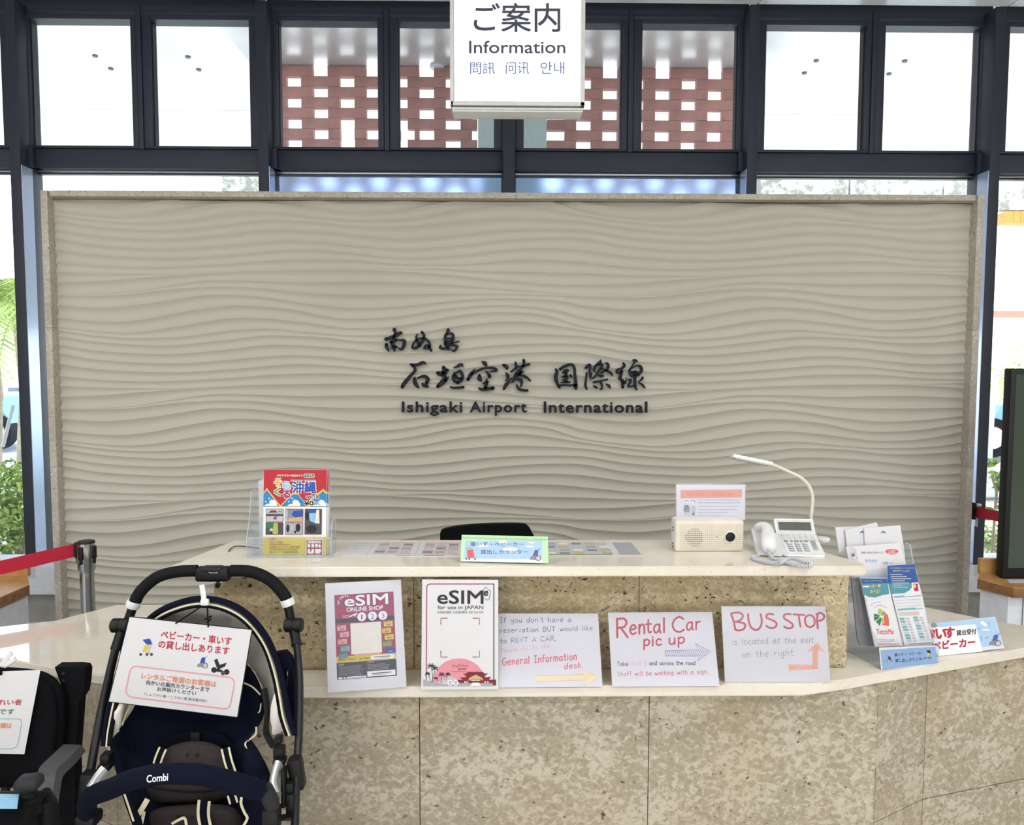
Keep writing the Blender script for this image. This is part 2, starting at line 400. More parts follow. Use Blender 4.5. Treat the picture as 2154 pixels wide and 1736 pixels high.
GLYPH = {
 'a': G(5.5, '4.6,5 3,6 1,5 .3,2.5 1.3,.3 3,.6 4.4,2.5 4.6,5', '!4.7,6 4.7,2 5.5,0'),
 'b': G(5, '!.5,10 .5,0', '.5,4 2.5,6 4.7,4.5 4.5,1.5 2.5,0 .5,1'),
 'c': G(4.6, '4.4,5 2.6,6 .7,4.6 .5,1.8 2.2,0 4.5,.8'),
 'd': G(5.4, '4.6,4.6 3,6 1,5 .3,2.5 1.3,.2 3,.4 4.6,2.2', '!4.8,10 4.8,0'),
 'e': G(5, '.6,3.2 2.8,3.3 4.6,4 3.8,5.8 2,6 .5,4 .6,1.4 2.4,0 4.8,1'),
 'f': G(4, '4,9 2.8,10 1.6,8.6 1.5,0', '!0,5.8 3.6,6'),
 'g': G(5.2, '4.6,5 3,6 1,5 .3,2.8 1.4,.8 3.4,1.4 4.6,4', '4.7,6 4.7,0 3.8,-2.8 1.6,-3 .4,-1.8'),
 'h': G(5, '!.5,10 .5,0', '.5,3.6 2.2,5.8 4.2,5 4.5,0'),
 'i': G(1.6, '!.8,6 .8,0', '!.8,8.2 .8,8.6'),
 'k': G(4.6, '!.5,10 .5,0', '!4,6 .6,2.8 4.4,0'),
 'l': G(1.6, '!.8,10 .8,0'),
 'm': G(7.4, '!.5,6 .5,0', '.5,4 2,6 3.5,5 3.6,0', '3.6,4 5.2,6 6.8,5 6.9,0'),
 'n': G(5, '!.5,6 .5,0', '.5,3.6 2.2,6 4.2,5 4.5,0'),
 'o': G(5, '2.5,6 .6,4.8 .4,1.8 2.3,0 4.4,1.2 4.7,4 2.5,6'),
 'p': G(5, '!.5,6 .5,-3.4', '.5,4.4 2.6,6 4.7,4.5 4.4,1.6 2.4,.2 .5,1.4'),
 'r': G(4, '!.5,6 .5,0', '.5,3.4 1.8,5.4 3.8,5.8'),
 's': G(4.2, '3.9,5.2 2.2,6 .6,4.8 2.2,3.2 3.9,1.8 2.6,.1 .3,.7'),
 't': G(4, '1.8,9 1.8,2 2.6,.2 4,.6', '!0,6 3.8,6.1'),
 'u': G(5, '.5,6 .5,2 1.8,.1 3.6,.8 4.5,3', '!4.5,6 4.6,0'),
 'v': G(4.6, '!.3,6 2.2,0 4.4,6'),
 'w': G(6.6, '.4,6 1,1 2.2,.4 3.2,4.4 4,.6 5.4,.8 6.4,6'),
 'x': G(4.6, '!.4,6 4.4,0', '!4.2,6 .3,0'),
 'y': G(4.8, '.4,6 .9,2.8 2.6,2 4.4,4', '4.5,6 4.3,0 3.2,-2.8 .8,-2.8'),
 'A': G(6.4, '!0,0 3.2,9.6 6.2,0', '!1.2,3.4 5.2,3.4'),
 'B': G(6, '!.5,9.8 .6,0', '.5,9.6 4.4,9.6 5,7.2 3.6,5.3 .6,5.2', '.6,5.2 4.8,4.8 5.9,2.4 4,.1 .6,.1'),
 'C': G(6.6, '6,8.6 4,10 1.6,8.4 .4,5 1.4,1.4 4,0 6.4,1.6'),
 'E': G(5, '!4.8,9.6 .6,9.6 .6,0 5,0', '!.6,5 4.2,5'),
 'G': G(7, '6,8.6 4,10 1.6,8.4 .4,5 1.6,1.2 4.2,0 6,1.6 6.2,4.2', '!3.8,4.2 7,4.2'),
 'I': G(4.6, '!.3,9.6 4.4,9.6', '!2.3,9.6 2.3,0', '!.2,0 4.4,0'),
 'N': G(6, '!.5,0 .6,9.6 5.4,.2 5.5,9.8'),
 'O': G(7, '3.6,9.8 1,8.2 .4,4.4 2,.6 4.4,.1 6.4,2.6 6.3,7.4 3.6,9.8'),
 'P': G(5.4, '!.6,9.8 .6,0', '.6,9.6 4,9.8 5.2,7.4 3.8,5 .6,4.6'),
 'R': G(6, '!.6,9.8 .7,0', '.6,9.6 4,9.8 5.2,7.6 3.8,5.4 .7,5', '!2.4,5 5.8,0'),
 'S': G(5.6, '5.2,8.4 3.2,9.8 .9,8.6 1.4,6.2 4.6,4.4 5.2,1.8 3,.1 .3,1.4'),
 'T': G(6, '!0,9.6 6,9.7', '!3,9.6 3,0'),
 'U': G(6, '.5,9.8 .5,3.4 2,.3 4.4,.6 5.6,3.6 5.6,9.8'),
 '3': G(5, '.6,8.6 2.6,9.8 4.4,8 3.6,6 2.2,5.4 4.4,4.6 4.8,2 2.8,.1 .3,1.2'),
 ',': G(1.6, '!1,1 .2,-1.6'), '.': G(1.2, '!.5,.2 .7,.2'), "'": G(1.4, '!.9,10 .4,8'),
}
# ================================================================ SETTING
LZ, UZ = 0.69, 1.03            # lower and upper worktop heights
PW = 4.0                       # feature wall front
WY = 4.90                      # window wall front
# ---- floor, walls, ceiling
S(box('floor', (0, -1.55, -.05), (19, 13.1, .1), 'floor_tile'))
S(box('wall_back', (0, -8.1, 1.86), (19, .2, 3.92), 'wall_white'))
S(box('wall_left', (-9.4, -1.6, 1.86), (.2, 13.0, 3.72), 'wall_white'))
S(box('wall_right', (9.4, -1.6, 1.86), (.2, 13.0, 3.72), 'wall_white'))
zc = at_y(1077, 18, WY).z
ceil = S(box('ceiling', (0, -1.75, zc + .06), (19, 12.9, .12), 'ceiling_white'))
S(box('roof', (0, -1.4, zc + .22), (19.2, 13.4, .18), 'wall_white'))
# perimeter ceiling panels in front of the posts, with thin joints
xs = [at_y(p, 100, 4.8).x for p in (22, 548, 1070, 1588, 2108)]
xs = [xs[0] - 1.6] + xs + [xs[-1] + 1.6]
for i in range(len(xs)-1):
    a, b = xs[i] + .004, xs[i+1] - .004
    o = box('ceiling_panel', ((a+b)/2, 4.45, zc - .012), (b-a, .62, .02), 'ceiling_white', ceil)
S(box('trim_1', (0, 4.10, zc - .02), (14, .05, .05), 'ceiling_white'))
# ---- window wall
sillz = at_y(1077, 1236, WY).z
wx = [at_y(p, 300, WY - e_).x for p, e_ in ((-490, .11), (30, .11), (553, .11), (1070.5, .05), (1583, .11), (2095, .11), (2610, .11))]   # post centre lines
S(box('wall_parapet', (0, WY + .1, (sillz)/2), (15, .3, sillz), 'concrete'))
S(box('trim_2', (0, WY + .04, sillz + .08), (15, .3, .17), 'white_laminate'))
wb = [at_y(p, 300, WY - .03).x for p in (-490, 30, 553, 1070.5, 1583, 2095, 2610)]
zt0, zt1 = at_y(1077, 358, WY).z, at_y(1077, 318, WY).z     # transom
zh0 = at_y(1077, 42, WY).z
for i in range(len(wx)-1):
    w = struct('window_%d' % (i+1), (0, 0, 0))
    a, b = wb[i], wb[i+1]; mid = (a+b)/2
    # transom, head
    box('transom', (mid, WY + .06, (zt0+zt1)/2), (b-a-.05, .10, zt1-zt0), 'frame_grey', w, r=.004)
    box('head', (mid, WY + .06, (zc + zh0)/2 + .02), (b-a-.05, .10, zc - zh0 + .06), 'frame_grey', w)
    box('mullion', (mid, WY + .055, (zt1+zc)/2), (.030, .11, zc-zt1), 'frame_grey', w, r=.003)
    # opening sashes in the upper band
    for (p, q) in ((a + .03, mid - .017), (mid + .017, b - .03)):
        z0, z1 = zt1 + .004, zc - .02
        sa = MB(); fw = .052; rb_, rt_w = .016, .032
        fl_, fr_ = (fw, .032) if q < mid else (.048, fw)
        sa.rbox(((p+q)/2, WY + .04, z0 + rb_/2), (q-p, .07, rb_), .004, 'frame_grey'); sa.rbox(((p+q)/2, WY + .04, z1 - rt_w/2), (q-p, .07, rt_w), .005, 'frame_grey')
        for cx, w2 in ((p + fl_/2, fl_), (q - fr_/2, fr_)): sa.rbox((cx, WY + .0405, (z0 + rb_ + z1 - rt_w)/2), (w2, .069, z1 - rt_w - z0 - rb_ + .006), .004, 'frame_grey')
        for cx in (p + fl_ + .003, q - fr_ - .003): sa.box((cx, WY + .06, (z0 + rb_ + z1 - rt_w)/2), (.008, .05, z1-z0-rb_-rt_w), 'frame_dark')
        sa.box(((p+q)/2, WY + .075, z1 - rt_w - .010), (q-p-fl_-fr_, .03, .006), 'silver')
        sa.build('sash', w, True)
        box('pane', ((p+q)/2, WY + .06, (z0+z1)/2), (q-p-.06, .006, z1-z0-.06), 'window_glass', w)
    # large lower light
    lm = 'frosted' if i in (2, 3) else 'window_glass'
    mb = MB()
    for cx in (a + .030, b - .030): mb.box((cx, WY + .09, (sillz+.16+zt0)/2), (.022, .05, zt0 - sillz - .16), 'frame_dark')
    mb.box((mid, WY + .09, zt0 - .008), (b-a-.05, .05, .010), 'silver'); mb.box((mid, WY + .09, zt0 - .018), (b-a-.05, .04, .010), 'frame_dark')
    mb.build('lower_frame', w)
    if lm == 'frosted' and 'frosted' not in MATS:
        m_, t_, b_, o_ = newmat('frosted'); t_.nodes.remove(b_)
        rf = t_.nodes.new('ShaderNodeBsdfRefraction'); rf.inputs['Roughness'].default_value = .50; rf.inputs['IOR'].default_value = 1.14
        rf.inputs['Color'].default_value = (.50, .68, 1.0, 1)
        df = t_.nodes.new('ShaderNodeBsdfTranslucent'); df.inputs[0].default_value = (.62, .76, 1.0, 1)
        mx = t_.nodes.new('ShaderNodeMixShader'); mx.inputs[0].default_value = .12
        t_.links.new(rf.outputs[0], mx.inputs[1]); t_.links.new(df.outputs[0], mx.inputs[2]); t_.links.new(mx.outputs[0], o_.inputs[0])
    if lm == 'frosted':
        mb = MB(); mb.add([(a+.03, WY+.10, sillz+.16), (b-.03, WY+.10, sillz+.16), (b-.03, WY+.10, zt0), (a+.03, WY+.10, zt0)], [(0, 1, 2, 3)], 'frosted')
        mb.build('frosted_pane', w)
    else:
        box('pane', (mid, WY + .10, (sillz+.16+zt0)/2), (b-a-.06, .008, zt0-sillz-.16), 'window_glass', w)
for i, x in enumerate(wx):
    deep = i in (1, 2, 4, 5)
    y0 = WY - (.11 if deep else .05)
    mb = MB(); hw = .030 if deep else .034
    mb.rbox((x, (y0 + WY + .12)/2, (zc + sillz)/2 + .04), (hw*2, WY + .12 - y0, zc - sillz - .1), .003, 'frame_grey')
    mb.box((wb[i], WY + .125, (zc+sillz)/2), (.09, .03, zc - sillz - .3), 'frame_dark'); mb.box((wb[i], WY + .05, (zc+zt0)/2), (.075, .12, zc - zt0), 'frame_grey')
    if deep: mb.box((x, WY + .02, zt0 + (zt1-zt0)/2), (.11, .09, zt1-zt0), 'frame_grey')
    po = S(mb.build('trim_%d' % (i+3), None, True))
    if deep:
        if 'sheen_blue' not in MATS: mat('sheen_blue', 'aebfd6', .22, .35, var=.02)  # reflected outdoor glow put into a pale blue colour
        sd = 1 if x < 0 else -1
        box('side_sheen', (x + sd*(hw + .002), WY - .05, (zt0+sillz)/2 + .08), (.004, .11, zt0 - sillz - .18), 'sheen_blue', po)  # thin plate added to carry the painted sheen below the transom
S(box('wall_front_left', (-6.9, WY + .1, zc/2), (4.6, .25, zc), 'wall_white'))
S(box('wall_front_right', (6.9, WY + .1, zc/2), (4.6, .25, zc), 'wall_white'))
# ================================================================ OUTSIDE
mat('paving', 'd8d4cc', .9, 0, var=.08, vscale=2); mat('canopy_concrete', 'e4e3de', .9, 0, var=.10, vscale=1.3)
mat('soffit_metal', 'd6d6d4', .26, .15, var=.12, vscale=2.2); mat('terracotta', 'b8857d', .8, 0, var=.18, vscale=7)
mat('terracotta_edge', 'a86b5c', .8, 0, var=.15, vscale=7); mat('pale_green_paint', 'c3d2cf', .6)
S(box('ground', (0, 28, -.08), (90, 46, .06), 'paving'))
# canopy slabs over the pavement
cz = 4.62
yj = (at_z(1077, 236, cz)).y
S(box('canopy_slab', (0, (5.3+yj)/2, cz + .1), (30, yj - 5.3, .2), 'canopy_concrete'))
S(box('canopy_slab', (0, yj + 1.2, cz + .1), (30, 2.36, .2), 'canopy_concrete'))
LN = ['far-left window pane', 'second window pane from the left', 'seventh window pane', 'eighth window pane']
for n_, (px, py) in enumerate(((200, 116), (233, 143), (395, 118), (418, 145), (1717, 126), (1692, 152), (1903, 127), (1870, 154))):
    p = at_z(px, py, cz); mb = MB(); mb.lathe((p.x, p.y, cz - .02), [(.0, 0), (.024, 0), (.027, .02)], 'p_dgrey', 12)
    o = mb.build('soffit_downlight'); tag(o, '%s of two outdoor canopy lights seen through the %s' % (('nearer', 'farther')[n_ % 2], LN[n_//2]), 'light', 'canopy downlights')
# perforated brick screen, two halves around a pale pillar, with soffit
BY = 7.0
rowp = (at_y(700, 400, BY).z - at_y(700, 421.6, BY).z)
ztop = at_y(1077, 144, BY).z
per = at_y(711, 300, BY).x - at_y(600, 300, BY).x          # hole period
bl, gap = per*.715, per*.285
def bricks(name, xa, xb, x0):
    w = struct(name, (0, 0, 0)); me0 = None; nrow = 26; k = 0; b_count = 0
    for r_ in range(nrow):
        z = ztop - rowp*(r_ + .5); off = 0 if r_ % 2 == 0 else per/2
        n0 = int((xa - x0)/per) - 2
        for c in range(n0, n0 + int((xb-xa)/per) + 4):
            a = x0 + c*per + off + gap; b = a + bl
            if b < xa + .05 or a > xb - .05: continue
            a2, b2 = max(a, xa), min(b, xb)
            if r_ == 6:
                cut = [at_y(q_, 285, BY).x for q_ in (717, 843, 1270, 1371)]; cut = [q_ for q_ in cut if a2 < q_ + .06 < b2]
                if cut:
                    for (a3_, b3_) in ((a2, cut[0]), (cut[0] + gap*.95, b2)):
                        if b3_ - a3_ > .02: box('brick', ((a3_+b3_)/2, BY, z), (b3_-a3_, .07, rowp - .003), 'terracotta', w)
                    continue
            if b_count < 300:
                full = (a2 == a and b2 == b)
                if full and me0 is not None:
                    o = bpy.data.objects.new('brick', me0); C.objects.link(o); o.parent = w; o.location = ((a+b)/2, BY, z)
                elif full:
                    mb = MB(); mb.box((0, 0, 0), (bl, .07, rowp - .003), 'terracotta'); o = mb.build('brick', w); o.location = ((a+b)/2, BY, z); me0 = o.data
                else:
                    o = box('brick', ((a2+b2)/2, BY, z), (b2-a2, .07, rowp - .003), 'terracotta', w)
                b_count += 1
    return w
x0 = at_y(661, 300, BY).x
xL, xM1, xM2, xR = at_y(572, 300, BY).x, at_y(1004, 300, BY).x, at_y(1150, 300, BY).x, at_y(1572, 300, BY).x
bricks('wall_brick_left', xL, xM1, x0)
bricks('wall_brick_right', xM2, xR, at_y(1266, 300, BY).x)
S(box('wall_pillar', ((xM1+xM2)/2, BY + .1, 2.05), (xM2-xM1 - .02, .5, 4.1), 'pale_green_paint'))
S(box('soffit_panel', ((xL+xR)/2, 6.12, ztop + .02), (xR-xL+.3, 2.0, .03), 'soffit_metal'))
p = at_z(920, 141, ztop); mb = MB(); mb.lathe((p.x, p.y, ztop - .015), [(0, 0), (.06, 0), (.065, .02)], 'p_white', 14)
tag(mb.build('soffit_downlight'), 'white round light in the soffit above the brick screen', 'light')
for x in (xL - .05, xR + .05): S(box('wall_screen_post', (x, BY, 2.05), (.08, .2, 4.1), 'canopy_concrete'))
# ================================================================ FEATURE WALL
fw_ = thing('feature_wall', 'tall off-white wavy relief wall with a stone frame and dark lettering', 'wall panel', (0, PW + .1, 0))
# traced ridge lines of one tile: (x px, y in crop units), see tile period below
def cy(v): return 390 + v/3.1676
def c1(x): return 80 + x/3.1676
def c2(x): return 740 + x/3.1676
TR = {
 'a': ([(80,245),(400,290),(700,313),(900,315),(1200,285),(1500,250),(1600,248),(1900,262),(2090,285)], [(200,293),(400,285),(700,258),(1000,238),(1150,238),(1500,265),(1800,312),(2150,330)]),
 'b': ([(80,300),(400,350),(850,373),(1200,350),(1550,312),(1900,325),(2090,342)], [(300,370),(600,355),(900,322),(1200,307),(1500,320),(1800,358),(2150,385)]),
 'c': ([(80,355),(400,410),(900,437),(1250,415),(1650,383),(1950,395),(2090,412)], [(350,438),(700,415),(1000,380),(1300,363),(1600,378),(1900,425),(2150,447)]),
 'd': ([(80,430),(400,475),(900,497),(1300,475),(1700,443),(2000,455),(2090,465)], [(350,495),(700,480),(1000,445),(1250,430),(1500,440),(1850,490),(2150,510)]),
 'e': ([(80,512),(400,545),(750,558),(1200,540),(1600,512),(1900,506),(2090,510)], [(300,535),(600,543),(800,535),(1000,515),(1200,505),(1400,512),(1700,550),(2150,575)]),
 'f': ([(80,585),(380,598),(650,603),(900,606),(1400,583),(2090,573)], [(300,572),(600,568),(800,580),(1200,590),(1600,605),(2150,612)]),
 'g': ([(80,660),(400,652),(700,628),(1000,608),(1400,586),(2090,576)], [(400,590),(700,615),(1000,645),(1300,670),(1700,680),(2000,665),(2150,652)]),
 'h': ([(80,735),(350,738),(600,725),(900,680),(1100,650),(1250,645),(1500,650),(1800,660),(2090,655)], [(300,658),(600,672),(900,695),(1200,718),(1500,745),(1700,753),(1900,752),(2150,735)]),
 'i': ([(80,739),(350,745),(600,738),(800,715),(950,700),(1150,690),(1250,688),(1450,695),(1800,730),(2090,740)], [(400,738),(700,733),(1000,735),(1300,742),(1552,751)]),
 'j': ([(80,800),(450,825),(800,790),(1100,745),(1250,740),(1500,755),(1800,800),(2090,828)], [(300,820),(600,790),(900,768),(1100,767),(1400,785),(1700,825),(1900,840),(2150,828)]),
 'k': ([(80,880),(450,918),(700,905),(1000,850),(1250,815),(1400,812),(1700,840),(1950,890),(2090,900)], [(300,885),(600,840),(900,812),(1100,815),(1400,850),(1700,905),(1950,933),(2150,925)]),
 'l': ([(80,940),(500,988),(700,985),(1000,940),(1250,900),(1450,893),(1700,915),(2000,955),(2090,963)], [(300,950),(700,880),(1000,858),(1300,880),(1600,940),(1900,990),(2150,998)]),
 'm': ([(80,965),(500,1020),(750,1028),(1000,1015),(1300,975),(1550,966),(1800,990),(2090,1010)], [(400,1000),(700,950),(1000,920),(1200,925),(1500,960),(1800,1020),(2150,1040)]),
}
order = 'abcdefghijklm'
PX0, PXP, SLOPE = 105.0, 1125.0, 14/3.1676/1125
def line_fn(k):
    A, B = TR[k]; pts = [(c1(x), cy(y)) for x, y in A] + [(c2(x), cy(y)) for x, y in B]
    pts = [(x, y - SLOPE*(x - PX0)) for x, y in pts]
    base = [q for q in pts if q[0] < PX0 + PXP - 30]
    # close the tile: append first point one period on
    ext = [(x - PXP, y) for x, y in base[-3:]] + base + [(x + PXP, y) for x, y in base[:3]]
    def f(x):
        x = (x - PX0) % PXP + PX0
        for i in range(1, len(ext)-2):
            if ext[i][0] <= x <= ext[i+1][0]:
                (xa, ya), (xb, yb), (xc, yc), (xd, yd) = ext[i-1], ext[i], ext[i+1], ext[i+2]
                h = xc - xb; t = (x-xb)/h; m0 = (yc-ya)/(xc-xa)*h; m1 = (yd-yb)/(xd-xb)*h
                return (2*t**3-3*t*t+1)*yb + (t**3-2*t*t+t)*m0 + (-2*t**3+3*t*t)*yc + (t**3-t*t)*m1
        return ext[3][1]
    return f
fns = [line_fn(k) for k in order]
# in metres: measured once at the height of the tile, then repeated down the wall
pxl, pxr = 103, 2057
XL = at_y(102, 425, PW).x; XR = at_y(2056, 430, PW).x; ZT = at_y(1077, 424, PW).z
sx_m = (at_y(1677, 600, PW).x - at_y(477, 600, PW).x)/1200.0
cxx = at_y(1077, 600, PW).x
tile_h = at_y(1077, cy(245), PW).z - at_y(1077, cy(1007), PW).z
NX = 300
cols = [XL + (XR-XL)*i/NX for i in range(NX+1)]
def zof(k, x):
    px = 1077 + (x - cxx)/sx_m
    return at_y(1077, fns[k](px), PW).z
base_z = [[zof(k, x) for x in cols] for k in range(13)]
for k in range(1, 13):
    for i in range(NX+1): base_z[k][i] = min(base_z[k][i], base_z[k-1][i] - .0015)
lines = []
for rep in range(-1, 5):
    for k in range(13): lines.append([z - rep*tile_h for z in base_z[k]])
mb = MB(); T = [0, .12, .28, .45, .62, .78, .9, 1.0]
rows = []
def prof(t, s_):   # depth behind the crest, concave flute, steeper just under the crest
    return min(.22*s_, .0150) * math.sin(PI * t**1.0)
for li in range(len(lines)-1):
    A, B = lines[li], lines[li+1]; n_ = 0
    if max(A) < -.05 or min(B) > ZT + .02: continue
    g = []
    for t in T:
        g.append([Vector((cols[i], PW + .002 + prof(t, A[i]-B[i]), min(ZT, max(.0, A[i] + (B[i]-A[i])*t)))) for i in range(NX+1)])
    mb.grid(g, 'wave_white')
wave = mb.build('wave_panel', fw_, True, angle=28)
# stone frame pieces
fx0 = at_y(84, 405, PW - .05).x; fx1 = at_y(2072, 410, PW - .05).x; fz1 = at_y(1077, 405, PW - .05).z
ft = at_y(1077, 405, PW-.05).z - at_y(1077, 417.5, PW-.05).z
tk = [fx0 + .045] + [at_y(p, 410, PW-.05).x for p in (427, 759, 1086, 1420, 1745)] + [fx1 - .045]
def frame_piece(a, b): 
    mb = MB(); mb.rbox(((a[0]+b[0])/2, PW + .04, (a[1]+b[1])/2), (abs(b[0]-a[0]) - .001, .18, abs(b[1]-a[1]) - .001), .0015, 'frame_stone'); return mb.build('stone_trim', fw_, True)
for a, b in zip(tk[:-1], tk[1:]): frame_piece((a, fz1 - ft), (b, fz1))
sw = .034
zz = [fz1, at_y(60, 690, PW).z, at_y(60, 980, PW).z, .5, 0]
for a, b in zip(zz[:-1], zz[1:]):
    frame_piece((fx0, b), (fx0 + sw, a)); frame_piece((fx1 - sw, b), (fx1, a))
mat('reveal_tan', 'a39786', .7)
mb = MB(); mb.box(((XL+XR)/2, PW + .005, ZT + .008), (XR-XL+.03, .05, .014), 'reveal_tan')
for x in (XL - .008, XR + .008): mb.box((x, PW + .005, ZT/2), (.014, .05, ZT), 'reveal_tan')
mb.box(((XL+XR)/2, PW + .10, (fz1-.01)/2), (fx1-fx0-.02, .05, fz1-.01), 'reveal_tan')
mb.build('reveal', fw_)
# ---- raised brush lettering, each character its own cut-out
def brush(name, origin, sc_, strokes, depth=.012):
    mb = MB(); Y = PW - .014
    for st in strokes:
        st = [(origin[0] + x/sc_, origin[1] + y/sc_, r_/sc_) for x, y, r_ in st]
        P = spline(st, 5); n = len(P); Lp, Rp = [], []
        for i in range(n):
            a = P[max(i-1, 0)]; b = P[min(i+1, n-1)]; dx, dy = b[0]-a[0], b[1]-a[1]; l = math.hypot(dx, dy) or 1
            nx, ny = -dy/l, dx/l; r_ = max(P[i][2], .3)
            Lp.append((P[i][0] + nx*r_, P[i][1] + ny*r_)); Rp.append((P[i][0] - nx*r_, P[i][1] - ny*r_))
        for i in range(n-1):
            q = [at_y(*Lp[i], Y), at_y(*Lp[i+1], Y), at_y(*Rp[i+1], Y), at_y(*Rp[i], Y)]
            mb.slab(q, (0, depth, 0), 'letter_navy')
        for i in (0, n-1):
            r_ = max(P[i][2], .3); mb.slab([at_y(P[i][0] + r_*math.cos(2*PI*k/8), P[i][1] + r_*math.sin(2*PI*k/8), Y) for k in range(8)], (0, depth, 0), 'letter_navy')
    return mb.build(name, fw_, fixn=False)
oA, sA = (800, 680), 11.967; oB, sB = (830, 745), 7.18; oC, sC = (1150, 745), 9.79
BR = [
 (oA, sA, [[(350,160,46),(372,240,30),(355,330,36),(320,420,36),(265,480,38)],[(140,400,45),(250,370,42),(400,300,50),(510,240,40),(548,268,8)],[(150,530,36),(155,600,42),(205,695,22)],[(400,410,25),(480,425,22),(590,440,45),(590,560,45),(520,660,34),(430,600,8)],[(390,420,36),(350,470,30),(290,500,40),(335,590,46),(350,700,20)],[(260,580,12),(400,580,20)],[(265,635,18),(400,600,25)]]),
 (oA, sA, [[(938,272,8),(905,330,26),(915,420,32),(960,510,40),(1000,565,36)],[(1045,225,34),(1095,300,32),(1080,400,42),(1000,530,42),(890,625,40),(800,620,26)],[(800,620,26),(830,510,26),(900,430,24),(1000,385,24),(1110,390,30),(1200,450,32),(1240,560,38),(1235,620,38),(1285,700,22)],[(1235,600,30),(1160,565,40),(1095,640,20),(1180,640,16),(1250,645,20)]]),
 (oA, sA, [[(1705,145,24),(1705,210,46),(1690,285,22)],[(1665,260,30),(1630,340,32),(1630,450,36),(1640,520,30)],[(1740,285,16),(1800,250,24),(1832,330,36),(1820,430,34),(1780,520,40)],[(1690,385,25),(1790,385,25)],[(1650,455,20),(1800,445,20)],[(1620,520,36),(1720,520,56),(1780,520,36),(1870,490,20),(1975,458,20)],[(1640,560,30),(1700,600,45),(1710,680,18)],[(1520,560,20),(1505,620,34),(1600,640,32),(1720,620,30)],[(1760,570,15),(1880,560,28),(1930,600,34),(1850,700,32),(1750,640,6)]]),
 (oB, sB, [[(240,155,16),(330,165,22),(430,130,26),(475,155,6)],[(260,165,18),(310,240,22),(230,340,26),(140,450,30),(115,500,26)],[(300,365,20),(310,440,32),(355,505,16)],[(350,362,13),(440,335,24),(500,375,28),(480,440,26)],[(420,440,12),(440,475,26),(495,490,22)]]),
 (oB, sB, [[(738,200,26),(760,260,42),(740,320,38),(765,360,28),(730,420,42),(650,490,26)],[(650,285,26),(700,300,34),(800,240,22)],[(770,400,28),(822,338,3)],[(888,208,6),(960,180,24),(1010,155,20),(1036,192,6)],[(905,270,8),(885,340,26),(905,410,24),(960,440,18)],[(920,290,14),(990,260,22),(1025,330,24),(1005,400,28),(950,430,22)],[(905,320,20),(930,345,24)],[(940,365,16),(1000,375,28)],[(842,495,12),(900,512,17),(1038,500,20)]]),
 (oB, sB, [[(1320,115,12),(1360,140,34),(1388,175,16)],[(1218,220,6),(1150,310,30),(1108,388,24)],[(1160,310,15),(1280,240,20),(1400,208,16),(1500,215,22),(1540,250,20),(1440,264,8)],[(1282,320,20),(1285,370,38),(1310,405,14)],[(1378,265,12),(1410,290,22),(1435,340,28)],[(1422,355,4),(1380,400,14),(1400,425,25),(1345,440,16)],[(1392,430,25),(1370,510,28)],[(1275,515,14),(1330,535,25),(1490,515,26)]]),
 (oB, sB, [[(1645,165,20),(1690,195,32),(1700,225,16)],[(1680,275,6),(1705,320,30),(1710,370,20),(1662,412,3)],[(1772,358,6),(1690,460,30),(1650,530,18)],[(1825,120,12),(1835,170,24),(1840,240,8)],[(1765,265,18),(1850,200,13),(1950,180,18),(2030,155,20)],[(1950,90,20),(1955,150,22),(1920,210,22),(1860,300,42),(1800,390,26),(1772,435,8)],[(1840,310,32),(1900,280,25),(1955,265,8)],[(1890,310,25),(1990,352,22),(2050,405,14)],[(1858,390,14),(1905,388,26),(1920,440,20),(1905,495,10)],[(1842,455,8),(1870,520,22),(1930,545,20),(2005,550,20)]]),
 (oC, sC, [[(190,315,24),(215,370,32),(185,470,40),(210,580,36),(272,705,16)],[(240,660,28),(350,640,20),(505,650,20)],[(275,312,28),(380,250,32),(510,215,28),(568,280,28),(580,400,28),(595,560,34),(600,670,40),(605,725,18)],[(535,630,16),(590,650,38)],[(335,380,20),(410,335,34),(455,350,14)],[(400,370,30),(390,455,36),(400,570,30)],[(320,475,18),(420,450,20),(432,510,16)],[(330,530,12),(400,550,15)],[(292,590,10),(380,575,28),(475,583,18)],[(490,430,18),(510,472,20)]]),
 (oC, sC, [[(810,285,28),(880,225,34),(900,290,24),(885,360,24),(910,410,32),(900,480,20)],[(825,390,18),(812,520,20),(800,640,25),(825,720,20)],[(1110,120,10),(1100,170,32),(1020,235,28),(978,320,28),(1000,370,12)],[(1040,230,20),(1135,210,28),(1140,250,26),(1080,340,24),(1000,460,22),(895,530,4)],[(1190,188,6),(1250,195,26),(1270,260,30),(1230,330,22),(1130,385,22)],[(1130,300,16),(1250,345,25),(1330,400,28),(1358,455,8)],[(1070,435,14),(1120,450,38),(1172,450,16)],[(975,582,24),(1080,562,20),(1250,525,16)],[(1110,580,20),(1140,640,22),(1130,730,16),(1090,710,6)],[(978,665,20),(1025,690,28)],[(1230,618,13),(1285,660,32),(1312,712,8)]]),
 (oC, sC, [[(1580,185,16),(1600,240,32),(1540,300,24),(1450,330,26),(1465,395,22),(1560,360,20)],[(1545,330,24),(1535,420,32),(1510,500,34),(1565,560,34),(1570,690,26)],[(1560,560,30),(1620,600,20),(1645,480,3)],[(1785,125,18),(1825,135,36),(1865,150,16)],[(1810,180,15),(1750,270,17),(1710,340,26),(1740,430,32),(1762,482,8)],[(1758,295,10),(1850,240,16),(1930,255,30),(1955,340,30),(1880,430,34)],[(1775,370,22),(1850,360,25),(1820,420,44)],[(1820,440,32),(1820,560,28),(1830,680,24),(1855,730,18)],[(1685,530,14),(1740,530,20),(1710,610,20),(1680,670,15),(1790,655,18)],[(1980,470,14),(1970,510,24),(1885,582,3)],[(1910,600,14),(1970,630,24),(2018,690,18)]]),
]
for o_, s_, st in BR: brush('character', o_, s_, st)
